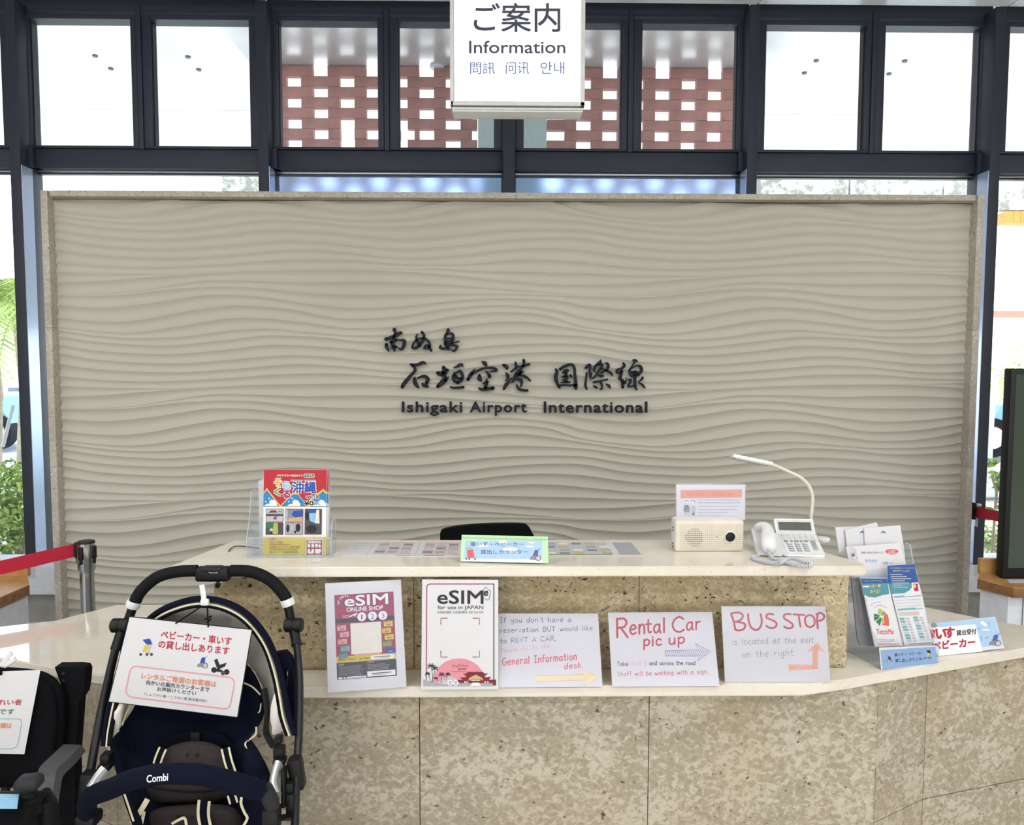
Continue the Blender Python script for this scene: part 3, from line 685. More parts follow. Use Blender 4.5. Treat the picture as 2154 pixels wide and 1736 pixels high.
# printed-style lettering, each letter its own piece
def letters3d(txt, x0, y0, x1, y1, bold, spacing=1.0):
    cu = bpy.data.curves.new('tmp_text', 'FONT'); cu.body = txt; cu.size = 1; cu.resolution_u = 4
    cu.offset = bold; cu.extrude = .12; cu.space_character = spacing
    ob = bpy.data.objects.new('tmp_text', cu); C.objects.link(ob); dg = bpy.context.evaluated_depsgraph_get(); dg.update()
    me = bpy.data.meshes.new_from_object(ob.evaluated_get(dg)); bpy.data.objects.remove(ob); bpy.data.curves.remove(cu)
    vs = [v.co.copy() for v in me.vertices]; fs = [list(p_.vertices) for p_ in me.polygons]; bpy.data.meshes.remove(me)
    ax = min(v.x for v in vs); bx = max(v.x for v in vs); ay = min(v.y for v in vs); by = max(v.y for v in vs)
    par = list(range(len(vs)))
    def find(i):
        while par[i] != i: par[i] = par[par[i]]; i = par[i]
        return i
    for f in fs:
        for k in f[1:]: par[find(f[0])] = find(k)
    # curve fronts, backs and sides are separate islands: group by x-interval overlap
    comp = {}
    for f in fs: comp.setdefault(find(f[0]), []).append(f)
    iv = []
    for fl in comp.values():
        xs_ = [vs[i].x for f in fl for i in f]; iv.append([min(xs_), max(xs_), fl])
    iv.sort(key=lambda q: q[0]); grp = []
    for q in iv:
        if grp and q[0] < grp[-1][1] - .005: grp[-1][1] = max(grp[-1][1], q[1]); grp[-1][2] = grp[-1][2] + q[2]
        else: grp.append([q[0], q[1], list(q[2])])
    Y = PW - .014
    for a, b, fl in grp:
        ids = sorted({i for f in fl for i in f}); mp = {j: n for n, j in enumerate(ids)}; mb = MB(); P = []
        for j in ids:
            v = vs[j]; q = at_y(x0 + (v.x-ax)/(bx-ax)*(x1-x0), y1 - (v.y-ay)/(by-ay)*(y1-y0), Y)
            P.append((q.x, Y + (.12 - v.z)/.24*.012, q.z))
        mb.add(P, [[mp[i] for i in f] for f in fl], 'letter_navy'); mb.build('letter', fw_)
letters3d('Ishigaki', 845, 845, 972, 875, .018, 1.12)
letters3d('Airport', 988, 845, 1108, 875, .018, 1.14)
letters3d('International', 1144, 845, 1362, 869, .018, 1.12)

# ================================================================ COUNTER
ct = thing('reception_counter', 'stone-clad reception counter base of mottled limestone slabs under the long worktop', 'counter', (0, 2.6, 0))
def vslab(x0_, y0_, x1_, y1_, z0, z1, m, th=.03, name='stone_panel', g=.0012):
    d = Vector((x1_-x0_, y1_-y0_, 0)); L = d.length; d.normalize(); n = Vector((-d.y, d.x, 0))
    if n.y < 0: n = -n
    a = Vector((x0_, y0_, 0)) + d*g; b = Vector((x1_, y1_, 0)) - d*g
    mb = MB(); mb.prism([tuple(a)[:2], tuple(b)[:2], tuple(b + n*th)[:2], tuple(a + n*th)[:2]], z0, z1, m); return mb.build(name, ct)
FY = 2.25
ax_ = at_y(883, 1600, FY).x; bx_ = at_y(1364, 1600, FY).x; rx_ = at_y(1846, 1500, FY).x
mid_z = at_y(1840, 1732, FY).z
xsf = [-rx_, 2*ax_ - bx_, ax_, bx_, rx_]
for a, b in zip(xsf[:-1], xsf[1:]):
    vslab(a, FY, b, FY, 0.02, LZ - .031, 'slab_stone')
WA = (1.30, 2.375); WB = (1.72, 2.52)
for s_ in (1, -1):
    for z0, z1 in ((.02, mid_z - .0015), (mid_z + .0015, LZ - .031)):
        vslab(s_*rx_, FY + .001, s_*WA[0], WA[1], z0, z1, 'slab_stone'); vslab(s_*WA[0], WA[1], s_*WB[0], WB[1] - .02, z0, z1, 'slab_stone')
    mb = MB(); mb.prism([(s_*1.35, 2.45), (s_*1.70, 2.56), (s_*1.40, 2.88), (s_*1.1, 2.88)], 0.0, LZ - .031, 'white_laminate'); mb.build('side_cabinet', ct)
mb = MB(); mb.box((0, 2.30, .01), (2.02, .06, .02), 'dark_grey_plastic'); mb.build('plinth', ct)
mb = MB(); mb.box((0, 2.60, (LZ-.031)/2), (1.9, .03, LZ-.031), 'white_laminate'); mb.build('inner_panel', ct)
# rough split-face riser blocks
RY = 2.31
rl = at_y(448, 1300, RY).x; rr = at_y(1786, 1300, RY).x
seams = [rl, at_y(870, 1300, RY).x, at_y(1345, 1300, RY).x, rr]
from mathutils import noise as mn
rs_ = thing('counter_riser', 'band of rough split-face limestone blocks between the two worktops', 'stone riser', (0, 2.36, LZ))
def rough_block(x0_, x1_, z0, z1):
    mb = MB(); nx = int((x1_-x0_)/.008); nz = int((z1-z0)/.008); rows = []
    def disp(x, z):
        q = Vector((x*14, z*14, 3.1)); h = mn.noise(q)*.006 + mn.noise(q*2.7)*.004 + mn.noise(q*6.5)*.0025
        e = min(x-x0_, x1_-x, z-z0+.004, z1-z+.02); h += max(0, .012-e)*.7
        return h
    front = [[Vector((x0_+(x1_-x0_)*i/nx, RY + disp(x0_+(x1_-x0_)*i/nx, z0+(z1-z0)*j/nz), z0+(z1-z0)*j/nz)) for i in range(nx+1)] for j in range(nz+1)]
    mb.grid(front, 'rough_stone')
    D = .10
    for e in ([r_[0] for r_ in front], [r_[-1] for r_ in front], front[0], front[-1]):
        mb.grid([e, [Vector((p.x, RY + D, p.z)) for p in e]], 'rough_stone')
    mb.box(((x0_+x1_)/2, RY + D, (z0+z1)/2), (x1_-x0_, .01, z1-z0), 'slab_stone')
    mb.build('rough_stone_block', rs_, True, angle=60)
for a, b in zip(seams[:-1], seams[1:]): rough_block(a + .0008, b - .0008, LZ + .001, UZ - .029)
# worktops
def top_slab(name, pts, z0, z1, label):
    bm = bmesh.new(); vs = [bm.verts.new((x, y, z0)) for x, y in pts]; f = bm.faces.new(vs)
    r_ = bmesh.ops.extrude_face_region(bm, geom=[f]); 
    for v in r_['geom']:
        if isinstance(v, bmesh.types.BMVert): v.co.z = z1
    bmesh.ops.recalc_face_normals(bm, faces=bm.faces[:])
    bmesh.ops.bevel(bm, geom=[e for e in bm.edges if abs(e.verts[0].co.z - e.verts[1].co.z) < 1e-5], offset=.0035, segments=2, affect='EDGES')
    me = bpy.data.meshes.new(name); bm.to_mesh(me); bm.free(); me.materials.append(MATS['quartz_top'])
    me.polygons.foreach_set('use_smooth', [True]*len(me.polygons)); me.set_sharp_from_angle(angle=math.radians(40))
    o = bpy.data.objects.new(name, me); C.objects.link(o); tag(o, label, 'worktop'); return o
LP = [(-.85, 2.187), (.85, 2.187), (1.0, 2.232), (1.905, 2.556), (1.93, 2.585), (1.90, 2.62), (1.73, 2.73), (1.513, 2.947), (-1.41, 2.947), (-1.535, 2.77), (-1.90, 2.62), (-1.93, 2.585), (-1.905, 2.556), (-1.0, 2.232)]
top_slab('lower_worktop', LP, LZ - .031, LZ, 'long cream stone worktop with angled wings, carrying the paper signs')
UP = [(-.905, 2.178), (1.000, 2.178), (1.018, 2.190), (1.018, 2.206), (.895, 2.51), (-.827, 2.51)]
top_slab('upper_worktop', UP, UZ - .028, UZ, 'raised cream stone worktop on the rough riser, carrying telephone and magazine rack')
# ================================================================ PAPER SIGNS ON THE LEDGE
Print.tf = None
_pt0 = Print.pt
def _pt(s, x, y):
    if s.tf: x, y = s.tf(x, y)
    return _pt0(s, x, y)
Print.pt = _pt
def crop(ox, oy, s_): return lambda x, y: (ox + x/s_, oy + y/s_)
def quad(tl, tr, br, bl, w, h, pre=None):
    if pre: tl, tr, br, bl = pre(*tl), pre(*tr), pre(*br), pre(*bl)
    def f(x, y):
        u, v = x/w, y/h
        return tuple((tl[i]*(1-u) + tr[i]*u)*(1-v) + (bl[i]*(1-u) + br[i]*u)*v for i in (0, 1))
    return f
def board(name, pl, pts, m, parent=None, th=.0015, front=0.0):
    mb = MB(); mb.slab([pl.at(x, y, front) for x, y in pts], pl.n * -th, m); return mb.build(name, parent)
def bend_sheet(name, pl, tl, tr, br, bl, m, parent, th=.0012):
    return board(name, pl, [tl, tr, br, bl], m, parent, th)
# ---- poster 1: crimson online shop card
bl, br = at_z(690, 1457, LZ + .0005), at_z(855, 1446, LZ + .0005)
pl = lean_plane(bl, br, .035)
s1 = thing('poster', 'white acrylic stand with small crimson online shop poster, leftmost under the raised worktop', 'sign', bl)
TL, TR_, BR_, BL_ = (684, 1228), (843, 1220), (855, 1446), (690, 1457)
board('backing_sheet', pl, [TL, TR_, BR_, BL_], 'paper', s1, .003)
board('clear_cover', pl, [(682.5, 1226), (844.5, 1218), (856.5, 1447.5), (688.5, 1458)], 'film', s1, .0008, .0030)
P = Print(pl); P.tf = quad((232, 282), (902, 240), (942, 1193), (265, 1243), 670, 957, crop(660, 1200, 5.385))
P.rect(0, 0, 670, 770, 'ink_magenta'); P.rect(0, 765, 670, 957, 'p_navy'); P.layer()
P.rect(0, 270, 670, 318, 'p_navy'); P.rect(0, 696, 670, 766, 'p_yellow'); P.layer()
P.text('eSIM', 108, 8, 612, 142, 'p_navy', .03); P.layer()
P.text('eSIM', 116, 16, 604, 134, 'p_white', .025)
for k, ch in enumerate('GLOBAL'):
    a = math.radians(178 - k*21); P.text(ch, 132 + 88*math.cos(a) - 11, 98 - 84*math.sin(a) - 12, 132 + 88*math.cos(a) + 11, 98 - 84*math.sin(a) + 12, 'p_white', .02)
P.text('ONLINE SHOP', 135, 148, 545, 196, 'p_white', .02)
P.line([(170, 250), (215, 232), (250, 212), (225, 248)], 14, 'p_white'); P.rect(85, 235, 165, 245, 'ink_pink'); P.rect(85, 255, 165, 263, 'ink_pink')
for k, cx in enumerate((302, 422, 540)):
    P.disc(cx, 262, 51, 'p_white', 51); P.L += 1; P.text('123'[k], cx - (8 if k == 0 else 18), 238, cx + (8 if k == 0 else 18), 292, 'p_violet'); P.L -= 1
P.rect(170, 330, 515, 680, 'p_cream'); 
for k, (cx, cy_, c_) in enumerate(((20, 345, 'ink_pink'), (48, 418, 'ink_pink'), (24, 498, 'p_salmon'), (52, 578, 'p_teal'), (28, 655, 'p_sea'), (545, 330, 'p_yellow'), (525, 405, 'p_ochre'), (550, 480, 'p_yellow'), (525, 555, 'p_olive'), (555, 635, 'p_royal'))):
    P.rect(cx, cy_, cx + 102, cy_ + 60, c_); P.L += 1; P.rect(cx + 30, cy_ + 30, cx + 76, cy_ + 48, 'p_grey'); P.rect(cx+6, cy_+6, cx+50, cy_+12, 'p_dgrey'); P.L -= 1
P.text('読み込んでみよう！ Let\' s load it', 22, 712, 378, 748, 'p_navy', .01)
P.line([(405, 730), (630, 730)], 46, 'p_white')
P.rect(200, 682, 500, 694, 'ink_pink')
for k in range(9): P.rect(20, 806 + k*13, 290 + (k*37) % 30 - 20*(k % 3), 811 + k*13, 'p_grey')
for k in range(5): P.rect(345, 806 + k*15, 545 + (k*53) % 60, 812 + k*15, 'p_grey')
P.rect(330, 770, 333, 957, 'p_grey'); P.text('注意事項', 20, 776, 85, 798, 'p_lgrey'); P.text('お問合せ先', 345, 770, 425, 792, 'p_lgrey')
P.rect(340, 884, 655, 944, 'p_white'); P.rect(14, 928, 325, 950, 'p_white'); P.layer()
P.rect(385, 905, 610, 915, 'p_dgrey'); P.rect(400, 924, 560, 930, 'p_grey'); P.rect(55, 932, 80, 946, 'p_red'); P.rect(90, 932, 112, 946, 'p_royal'); P.rect(420, 722, 610, 730, 'p_navy'); P.rect(440, 738, 590, 743, 'p_grey')
for k in range(10): P.rect(130+19*k, 935, 142+19*k, 944, 'p_mid')
P.build('lettering', s1)
# ---- poster 2
bl, br = at_z(886, 1451, LZ + .0005), at_z(1048, 1450, LZ + .0005)
pl = lean_plane(bl, br, .03)
s2 = thing('poster', 'white poster for use in Japan, with castle and palm picture below a blank code frame', 'sign', bl)
board('backing_sheet', pl, [(888, 1219.5), (1048, 1220.5), (1048, 1450), (886, 1451)], 'paper', s2, .004)
P = Print(pl); P.tf = crop(660, 1200, 5.385)
P.line([(1275, 1240), (1280, 200), (1286, 168), (1310, 155), (1700, 155), (2040, 155)], 11, 'ink_magenta'); P.line([(2040, 155), (2040, 1240)], 11, 'p_navy'); P.layer()
P.text('eSIM', 1402, 228, 1920, 378, 'ink_black', .018)
P.text('for use in JAPAN', 1404, 398, 1920, 452, 'ink_black', .004)
P.text('日本国内専用  日本国內專用  일본 국내 전용', 1400, 460, 1918, 490, 'p_dgrey')
P.line([(1945, 190), (2003, 235), (1985, 335), (1960, 335), (1920, 310), (1922, 220), (1945, 190)], 5, 'ink_black')
P.text('e', 1928, 238, 1974, 292, 'ink_black', .03, ris=-.2)
for x, y, dx, dy in ((1440, 542, 1, 1), (1875, 542, -1, 1), (1440, 983, 1, -1), (1875, 983, -1, -1)):
    P.line([(x + 72*dx, y), (x, y), (x, y + 70*dy)], 9, 'ink_magenta')
n_ = 30; P.poly([(1352, 1270)] + [(1647 + 295*math.cos(PI - PI*k/n_), 1270 - 272*math.sin(PI*k/n_)) for k in range(n_+1)] + [(1942, 1270)], 'p_pink'); P.layer()
P.text('AnyFOne', 1563, 1065, 1745, 1105, 'p_brownred'); P.text('JAPAN', 1628, 1110, 1728, 1132, 'ink_black', .03); P.rect(1560, 1144, 1725, 1149, 'p_brownred')
P.poly([(1382, 1272), (1510, 1208), (1560, 1198), (1650, 1250), (1660, 1272)], 'p_lgrey')
P.poly([(1240, 1312), (1240, 1235), (1330, 1262), (1500, 1290), (1800, 1268), (2062, 1285), (2062, 1312)], 'p_mid'); P.layer()
for tx, ty, bx, by, r_ in ((1330, 1085, 1345, 1265, 52), (1375, 1110, 1335, 1265, 45), (1290, 1170, 1320, 1265, 34), (1385, 1220, 1400, 1255, 22), (1450, 1180, 1440, 1270, 42), (1520, 1175, 1490, 1240, 34)):
    P.line([(tx, ty), ((tx+bx)/2 + 6, (ty+by)/2), (bx, by)], 5, 'p_navy', True)
    for a in (-160, -120, -60, -20, 25, 155):
        ra = math.radians(a); P.line([(tx, ty, 4), (tx + r_*.6*math.cos(ra), ty + r_*.6*math.sin(ra), 6), (tx + r_*math.cos(ra), ty + r_*.9*math.sin(ra) + 12, .6)], 5, 'p_navy', cap=False)
P.poly([(1620, 1240), (2065, 1238), (2065, 1300), (2030, 1300), (2025, 1275), (1650, 1275)], 'p_deepred')
P.poly([(1655, 1212), (1715, 1212), (1735, 1180), (1925, 1180), (1945, 1212), (2008, 1204), (1985, 1240), (1690, 1240)], 'p_deepred')
P.poly([(1690, 1165), (1720, 1172), (1745, 1150), (1915, 1150), (1940, 1172), (1975, 1160), (1950, 1190), (1715, 1190)], 'p_deepred'); P.layer()
P.poly([(1750, 1245), (1765, 1215), (1835, 1180), (1905, 1215), (1920, 1245)], 'p_tan'); P.rect(1780, 1232, 1895, 1272, 'p_deepred'); P.L += 1; P.rect(1784, 1238, 1884, 1248, 'p_cream'); P.poly([(1770, 1308), (1800, 1270), (1870, 1270), (1900, 1308)], 'p_white'); P.L -= 1
for x in (1705, 1730, 1935, 1965): P.rect(x, 1255, x + 14, 1272, 'p_white')
for x in (1545, 1608): P.disc(x, 1272, 30, 'p_white', 34); P.L += 1; P.disc(x - 8, 1262, 7, 'p_dgrey'); P.disc(x + 10, 1262, 7, 'p_dgrey'); P.rect(x - 10, 1280, x + 12, 1292, 'p_grey'); P.L -= 1
P.build('lettering', s2)
# ---- handwritten card 1
def card(tl, tr, br_, bl_, lean, label):
    bl = at_z(*bl_, LZ + .0008); br = at_z(*br_, LZ + .0008); pl = lean_plane(bl, br, lean)
    t = thing('handwritten_sign', label, 'sign', bl)
    # slightly wavy laminated sheet
    q = quad(tl, tr, br_, bl_, 1, 1); mb = MB(); rows = []
    n = pl.n
    for j in range(5):
        rows.append([pl.at(*q(i/12, j/4)) for i in range(13)])
    mat('card_paper', 'd0cfd2', .4, 0, var=.015, vscale=9)
    mb.grid(rows, 'card_paper'); mb.grid([[p - n*.0012 for p in r_] for r_ in rows], 'card_paper')
    for e in ([r_[0] for r_ in rows], [r_[-1] for r_ in rows], rows[0], rows[-1]): mb.grid([e, [p - n*.0012 for p in e]], 'card_paper')
    mb.build('sheet', t)
    qq = quad((tl[0]-1.5, tl[1]-1), (tr[0]+1.5, tr[1]-1), (br_[0]+1.5, br_[1]), (bl_[0]-1.5, bl_[1]), 1, 1)
    board('laminate', pl, [qq(0, 0), qq(1, 0), qq(1, 1), qq(0, 1)], 'film', t, .0004, .0022)
    return t, pl
t, pl = card((1044, 1291), (1258, 1291), (1267, 1445), (1044, 1447), .30, 'handwritten card on renting a car with yellow arrow, beside the castle poster')
P = Print(pl); P.tf = crop(1040, 1240, 4.308)
P.hand('If you don\'t have a', 50, 302, 695, 48, 4.5, 'ink_blue', -.01)
P.hand('reservation BUT would like', 52, 395, 890, 44, 4.5, 'ink_blue', -.03)
P.hand('to RENT A CAR,', 52, 490, 558, 44, 4.5, 'ink_blue', -.05)
P.hand('Please Go To the', 58, 576, 500, 38, 4, 'ink_pink', -.10)
P.hand('General Information', 72, 690, 745, 66, 8, 'ink_red2', -.08)
P.hand('desk', 632, 722, 786, 50, 7, 'ink_red2', -.10)
arrow = [(375, 787), (812, 773), (792, 722), (948, 798), (820, 877), (835, 822), (375, 834), (375, 787)]
def hatch(P, x0, x1, ya, yb, slant, step, w, m, inside):
    x = x0
    while x < x1:
        a = [(x + slant*k/14, yb + (ya-yb)*k/14) for k in range(15)]; seg = []
        for p in a:
            if inside(*p): seg.append(p)
            elif len(seg) > 1: P.line([seg[0], seg[-1]], w, m, cap=False); seg = []
            else: seg = []
        if len(seg) > 1: P.line([seg[0], seg[-1]], w, m, cap=False)
        x += step
def inpoly(poly):
    def f(x, y):
        c = False; n = len(poly)
        for i in range(n):
            (xa, ya), (xb, yb) = poly[i], poly[(i+1) % n]
            if (ya > y) != (yb > y) and x < (xb-xa)*(y-ya)/(yb-ya) + xa: c = not c
        return c
    return f
mat('pale_yellow_ink', 'eee1b4', .5); mat('pale_purple_ink', 'cfcbe2', .5)
P.poly(arrow[:-1], 'pale_yellow_ink'); P.layer(); P.line(arrow, 4, 'p_salmon'); hatch(P, 360, 950, 722, 877, 60, 15, 3, 'ink_yellow', inpoly(arrow[:-1]))
P.build('lettering', t)
# ---- handwritten card 2
t, pl = card((1279, 1289), (1498, 1288), (1513, 1444), (1288, 1445), .30, 'handwritten card with big red rental car heading and purple hatched arrow')
P = Print(pl); P.tf = crop(1040, 1240, 4.308)
P.hand('R', 1100, 432, 1212, 172, 19, 'ink_crimson'); P.hand('en', 1226, 408, 1365, 138, 17, 'ink_crimson', -.06); P.hand('tal', 1374, 398, 1546, 130, 16, 'ink_crimson', -.05)
P.hand('C', 1608, 388, 1722, 138, 16, 'ink_crimson'); P.hand('ar', 1740, 376, 1866, 120, 14, 'ink_crimson', -.1)
P.hand('pic', 1352, 515, 1512, 95, 15, 'ink_crimson', -.06); P.hand('up', 1580, 500, 1722, 95, 14, 'ink_crimson', -.06)
A2 = [(1547, 556), (1840, 550), (1818, 488), (1962, 566), (1838, 650), (1846, 605), (1547, 604), (1547, 556)]
P.line(A2, 4, 'ink_purple'); hatch(P, 1500, 1960, 488, 650, 70, 18, 3.5, 'ink_purple', inpoly(A2[:-1]))
P.hand('Take', 1110, 692, 1212, 34, 5, 'ink_navy'); P.hand('Exit 3', 1245, 690, 1378, 40, 4, 'ink_pink'); P.hand('and across the road', 1405, 687, 1820, 36, 5.5, 'ink_navy', -.005)
P.hand('Staff will be waiting with a sign.', 1116, 786, 1935, 38, 5, 'ink_red2', -.03)
P.line([(1135, 815), (1400, 782), (1700, 775), (1960, 778)], 2.5, 'ink_pink', True)
P.build('lettering', t)
# ---- handwritten card 3
t, pl = card((1517.4, 1276), (1736, 1276), (1747, 1435.5), (1525, 1435.5), .14, 'handwritten card reading bus stop in red capitals with an orange bent arrow')
P = Print(pl); P.tf = crop(1480, 1240, 6.678)
for pts in ([(385, 345), (420, 440), (445, 570)], [(390, 340), (480, 325), (548, 360), (530, 420), (470, 452), (430, 458)], [(440, 455), (540, 470), (585, 500), (560, 560), (490, 578), (445, 562)],
            [(625, 350), (632, 440), (665, 530), (730, 572), (790, 540), (818, 450), (800, 345)], [(975, 355), (930, 342), (885, 362), (890, 400), (980, 440), (1025, 480), (1005, 530), (940, 545), (880, 512)],
            [(1225, 352), (1175, 345), (1130, 365), (1135, 410), (1200, 450), (1255, 500), (1235, 540), (1180, 548), (1130, 522)], [(1262, 352), (1340, 358), (1415, 360)], [(1335, 362), (1345, 440), (1362, 525)],
            [(1480, 362), (1435, 390), (1425, 450), (1450, 510), (1500, 530), (1550, 500), (1560, 430), (1530, 375), (1480, 362)], [(1600, 350), (1595, 450), (1605, 550)], [(1585, 350), (1640, 332), (1690, 365), (1685, 410), (1640, 440), (1600, 442)]):
    P.line(pts, 27, 'ink_crimson', True)
P.hand('is located at the exit', 402, 778, 1545, 88, 5, 'ink_grey', -.025); P.hand('on the right.', 538, 962, 1290, 92, 5, 'ink_grey', -.045)
A3 = [(1195, 1060), (1520, 1072), (1535, 1070), (1535, 855), (1470, 870), (1595, 755), (1692, 878), (1600, 850), (1600, 1118), (1500, 1112), (1200, 1140)]
mat('pale_orange_ink', 'e9b49a', .5)
P.poly([(1195, 1060), (1600, 1075), (1600, 1118), (1200, 1140)], 'pale_orange_ink'); P.poly([(1535, 855), (1600, 850), (1600, 1075), (1535, 1072)], 'pale_orange_ink'); P.poly([(1470, 870), (1595, 755), (1692, 878), (1600, 850), (1535, 855)], 'pale_orange_ink')
P.layer(); P.line(A3 + [A3[0]], 6, 'ink_orange'); hatch(P, 1120, 1690, 755, 1140, 200, 22, 8, 'ink_orange', inpoly(A3))
P.build('lettering', t)
# ================================================================ ON THE RAISED WORKTOP
# ---- magazine rack and magazines
my = 2.292; pl = Plane((0, my, 0), (0, -1, .02))
rack = thing('magazine_rack', 'clear acrylic magazine rack on the raised worktop, holding red and blue magazines', 'rack', at_z(605, 1176, UZ))
def ac_plate(pts3, off, parent, name='panel', m='acrylic'):
    mb = MB(); mb.slab(pts3, off, m); return mb.build(name, parent)
xa, xb = at_y(519, 1176, 2.283).x, at_y(697, 1176, 2.283).x
zb = UZ + .004; D2 = .11
box('base_panel', ((xa+xb)/2, 2.285 + .033, UZ + .002), (xb-xa, .066, .003), 'acrylic', rack)
zf = at_y(540, 1132, 2.283).z
box('front_panel', ((xa+xb)/2, 2.2815, (zb+zf)/2), (xb-xa, .002, zf-zb), 'acrylic', rack)
ztop_l = at_y(540, 1029, 2.37).z
zmid = at_y(697, 1094, 2.31).z
for x in (xa, xb):
    prof_ = [(2.283, zb), (2.283, zf), (2.29, zf + .005), (2.315, at_y(520, 1092, 2.31).z), (2.335, at_y(535, 1035, 2.33).z), (2.35, ztop_l), (2.39, ztop_l + .004), (2.39, zb)] if x == xa else [(2.283, zb), (2.283, zf), (2.29, zf + .01), (2.30, zmid - .004), (2.31, zmid), (2.345, zmid), (2.347, zf), (2.35, zb)]
    mb = MB(); mb.slab([(x, y, z) for y, z in prof_], (.002, 0, 0), 'acrylic'); mb.build('side_panel', rack)
    tube('panel_edge', [(x, y, z) for y, z in prof_[:7]], .0012, 'acrylic_edge', rack, 6)
box('back_panel', ((xa+xb)/2, 2.345, (zb+zmid)/2), (xb-xa, .002, zmid-zb), 'acrylic', rack)
tube('panel_edge', [(xa, 2.282, zf), (xb, 2.282, zf)], .0012, 'acrylic_edge', rack, 6); tube('panel_edge', [(xa, 2.282, zb), (xb, 2.282, zb)], .0015, 'acrylic_edge', rack, 6)
def magazine(yoff, dx, label, printed):
    pl = Plane((0, my + yoff, 0), (0, -1, .02))
    t = thing('magazine', label, 'magazine', pl.at(620 + dx, 1172))
    board('pages', pl, [(555 + dx, 988), (688 + dx, 989), (685 + dx, 1174), (553 + dx, 1174)], 'p_white', t, .006, -.0003)
    P = Print(pl); o = crop(540, 980, 8.27); P.tf = lambda x, y: (o(x, y)[0] + dx, o(x, y)[1])
    # cover: skewed frame, u 0..1115 v 0..1540
    P.tf = (lambda q: (lambda x, y: (q(x, y)[0] + dx, q(x, y)[1])))(quad((127, 65), (1222, 72), (1200, 1600), (105, 1600), 1115, 1535, o))
    P.rect(0, 0, 1115, 650, 'p_red'); P.rect(0, 645, 1115, 1172, 'p_white'); P.rect(0, 1170, 1115, 1535, 'p_yellow'); P.layer()
    P.poly([(0, 650), (0, 400), (55, 320), (300, 625), (520, 395), (600, 400), (800, 650)], 'p_gold'); P.poly([(860, 480), (1055, 330), (1115, 390), (1115, 650), (800, 650), (770, 590)], 'p_gold'); P.layer()
    P.poly([(0, 648), (0, 430), (58, 355), (285, 640)], 'p_blue'); P.poly([(310, 640), (515, 430), (610, 430), (780, 640)], 'p_blue'); P.poly([(880, 500), (1055, 370), (1115, 430), (1115, 648), (830, 648)], 'p_blue'); P.layer()
    for wx_, wy_ in ((90, 0), (500, 0), (960, 0)):
        P.poly([(wx_ - 80, 632), (wx_ - 20, 590), (wx_ + 20, 600), (wx_ + 10, 555), (wx_ + 50, 520), (wx_ + 110, 535), (wx_ + 150, 590), (wx_ + 155, 632)], 'p_white'); P.disc(wx_ + 8, 500, 13, 'p_white'); P.disc(wx_ - 50, 558, 12, 'p_white')
    if printed:
        def out(txt, *a, **kw):
            m_, b_ = a[4], a[5]; P.text(txt, *a[:4], 'p_white', b_ + (kw.get('o') or .07)); P.L += 1; P.text(txt, *a[:4], m_, b_); P.L -= 1
        P.layer()
        out('バリアフリー観光ガイド', 235, 85, 690, 120, 'p_brownred', 0, o=.12); out('2025', 712, 76, 890, 130, 'p_black', .03, o=.12); out('SORAKURU  OKINAWA', 478, 176, 922, 200, 'p_black', .01, o=.14)
        out('そ', 185, 160, 320, 295, 'p_ochre', .05); out('ら', 340, 210, 475, 345, 'p_cyan', .05); out('く', 190, 320, 300, 455, 'p_olive', .05); out('る', 345, 365, 470, 490, 'p_magred', .05)
        out('沖縄', 515, 210, 925, 400, 'p_royal', .04); out('vol.18', 748, 438, 975, 500, 'p_black', .02, o=.12)
        out('¥0', 725, 545, 885, 620, 'p_black', .04, o=.12); out('無料の', 905, 550, 985, 582, 'p_black', 0, o=.12); out('冊子です', 905, 590, 1010, 618, 'p_black', 0, o=.12)
        P.layer()
        # pictures
        def pic(x0_, y0_, x1_, y1_): P.rect(x0_ - 8, y0_ - 8, x1_ + 8, y1_ + 8, 'p_deepred'); P.L += 1
        pic(55, 690, 350, 895); P.rect(55, 690, 350, 895, 'p_lgrey'); P.L += 1; P.rect(55, 770, 350, 810, 'p_dgrey'); P.poly([(90, 750), (130, 715), (230, 715), (250, 750)], 'p_dgrey'); P.rect(140, 708, 215, 718, 'p_red'); P.rect(265, 725, 340, 740, 'p_brownred'); P.disc(210, 845, 30, 'p_brownred', 26); P.disc(235, 800, 16, 'p_royal', 28); P.L -= 2
        pic(400, 690, 700, 895); P.rect(400, 690, 700, 895, 'p_grey'); P.L += 1; P.poly([(535, 720), (700, 700), (700, 815), (560, 830), (500, 780)], 'p_royal'); P.poly([(430, 895), (460, 840), (700, 820), (700, 895)], 'p_tan'); P.rect(400, 690, 430, 895, 'p_lgrey'); P.L -= 2
        pic(745, 690, 1030, 1120); P.rect(745, 690, 1030, 1120, 'p_dgrey'); P.L += 1; P.rect(780, 690, 930, 760, 'p_royal'); P.poly([(800, 760), (930, 750), (920, 930), (830, 890)], 'p_cyan'); P.poly([(940, 700), (990, 690), (1000, 940), (920, 930)], 'p_cream'); P.disc(860, 1030, 95, 'p_black', 70); P.disc(780, 800, 35, 'p_black', 80); P.L -= 2
        pic(55, 925, 350, 1125); P.rect(55, 925, 350, 1125, 'p_dgrey'); P.L += 1; P.rect(55, 925, 190, 1020, 'p_dgreen'); P.poly([(190, 925), (260, 925), (270, 1120), (170, 1120)], 'p_lime'); P.disc(150, 1050, 34, 'p_lgrey', 30); P.rect(130, 1075, 172, 1120, 'p_black'); P.L -= 2
        pic(400, 925, 700, 1125); P.rect(400, 925, 700, 1125, 'p_mid'); P.L += 1; P.disc(440, 1020, 28, 'p_black', 70); P.disc(620, 1010, 42, 'p_black', 75); P.rect(555, 1060, 590, 1110, 'p_black'); P.rect(500, 960, 530, 1050, 'p_lgrey'); P.L -= 2
        P.layer()
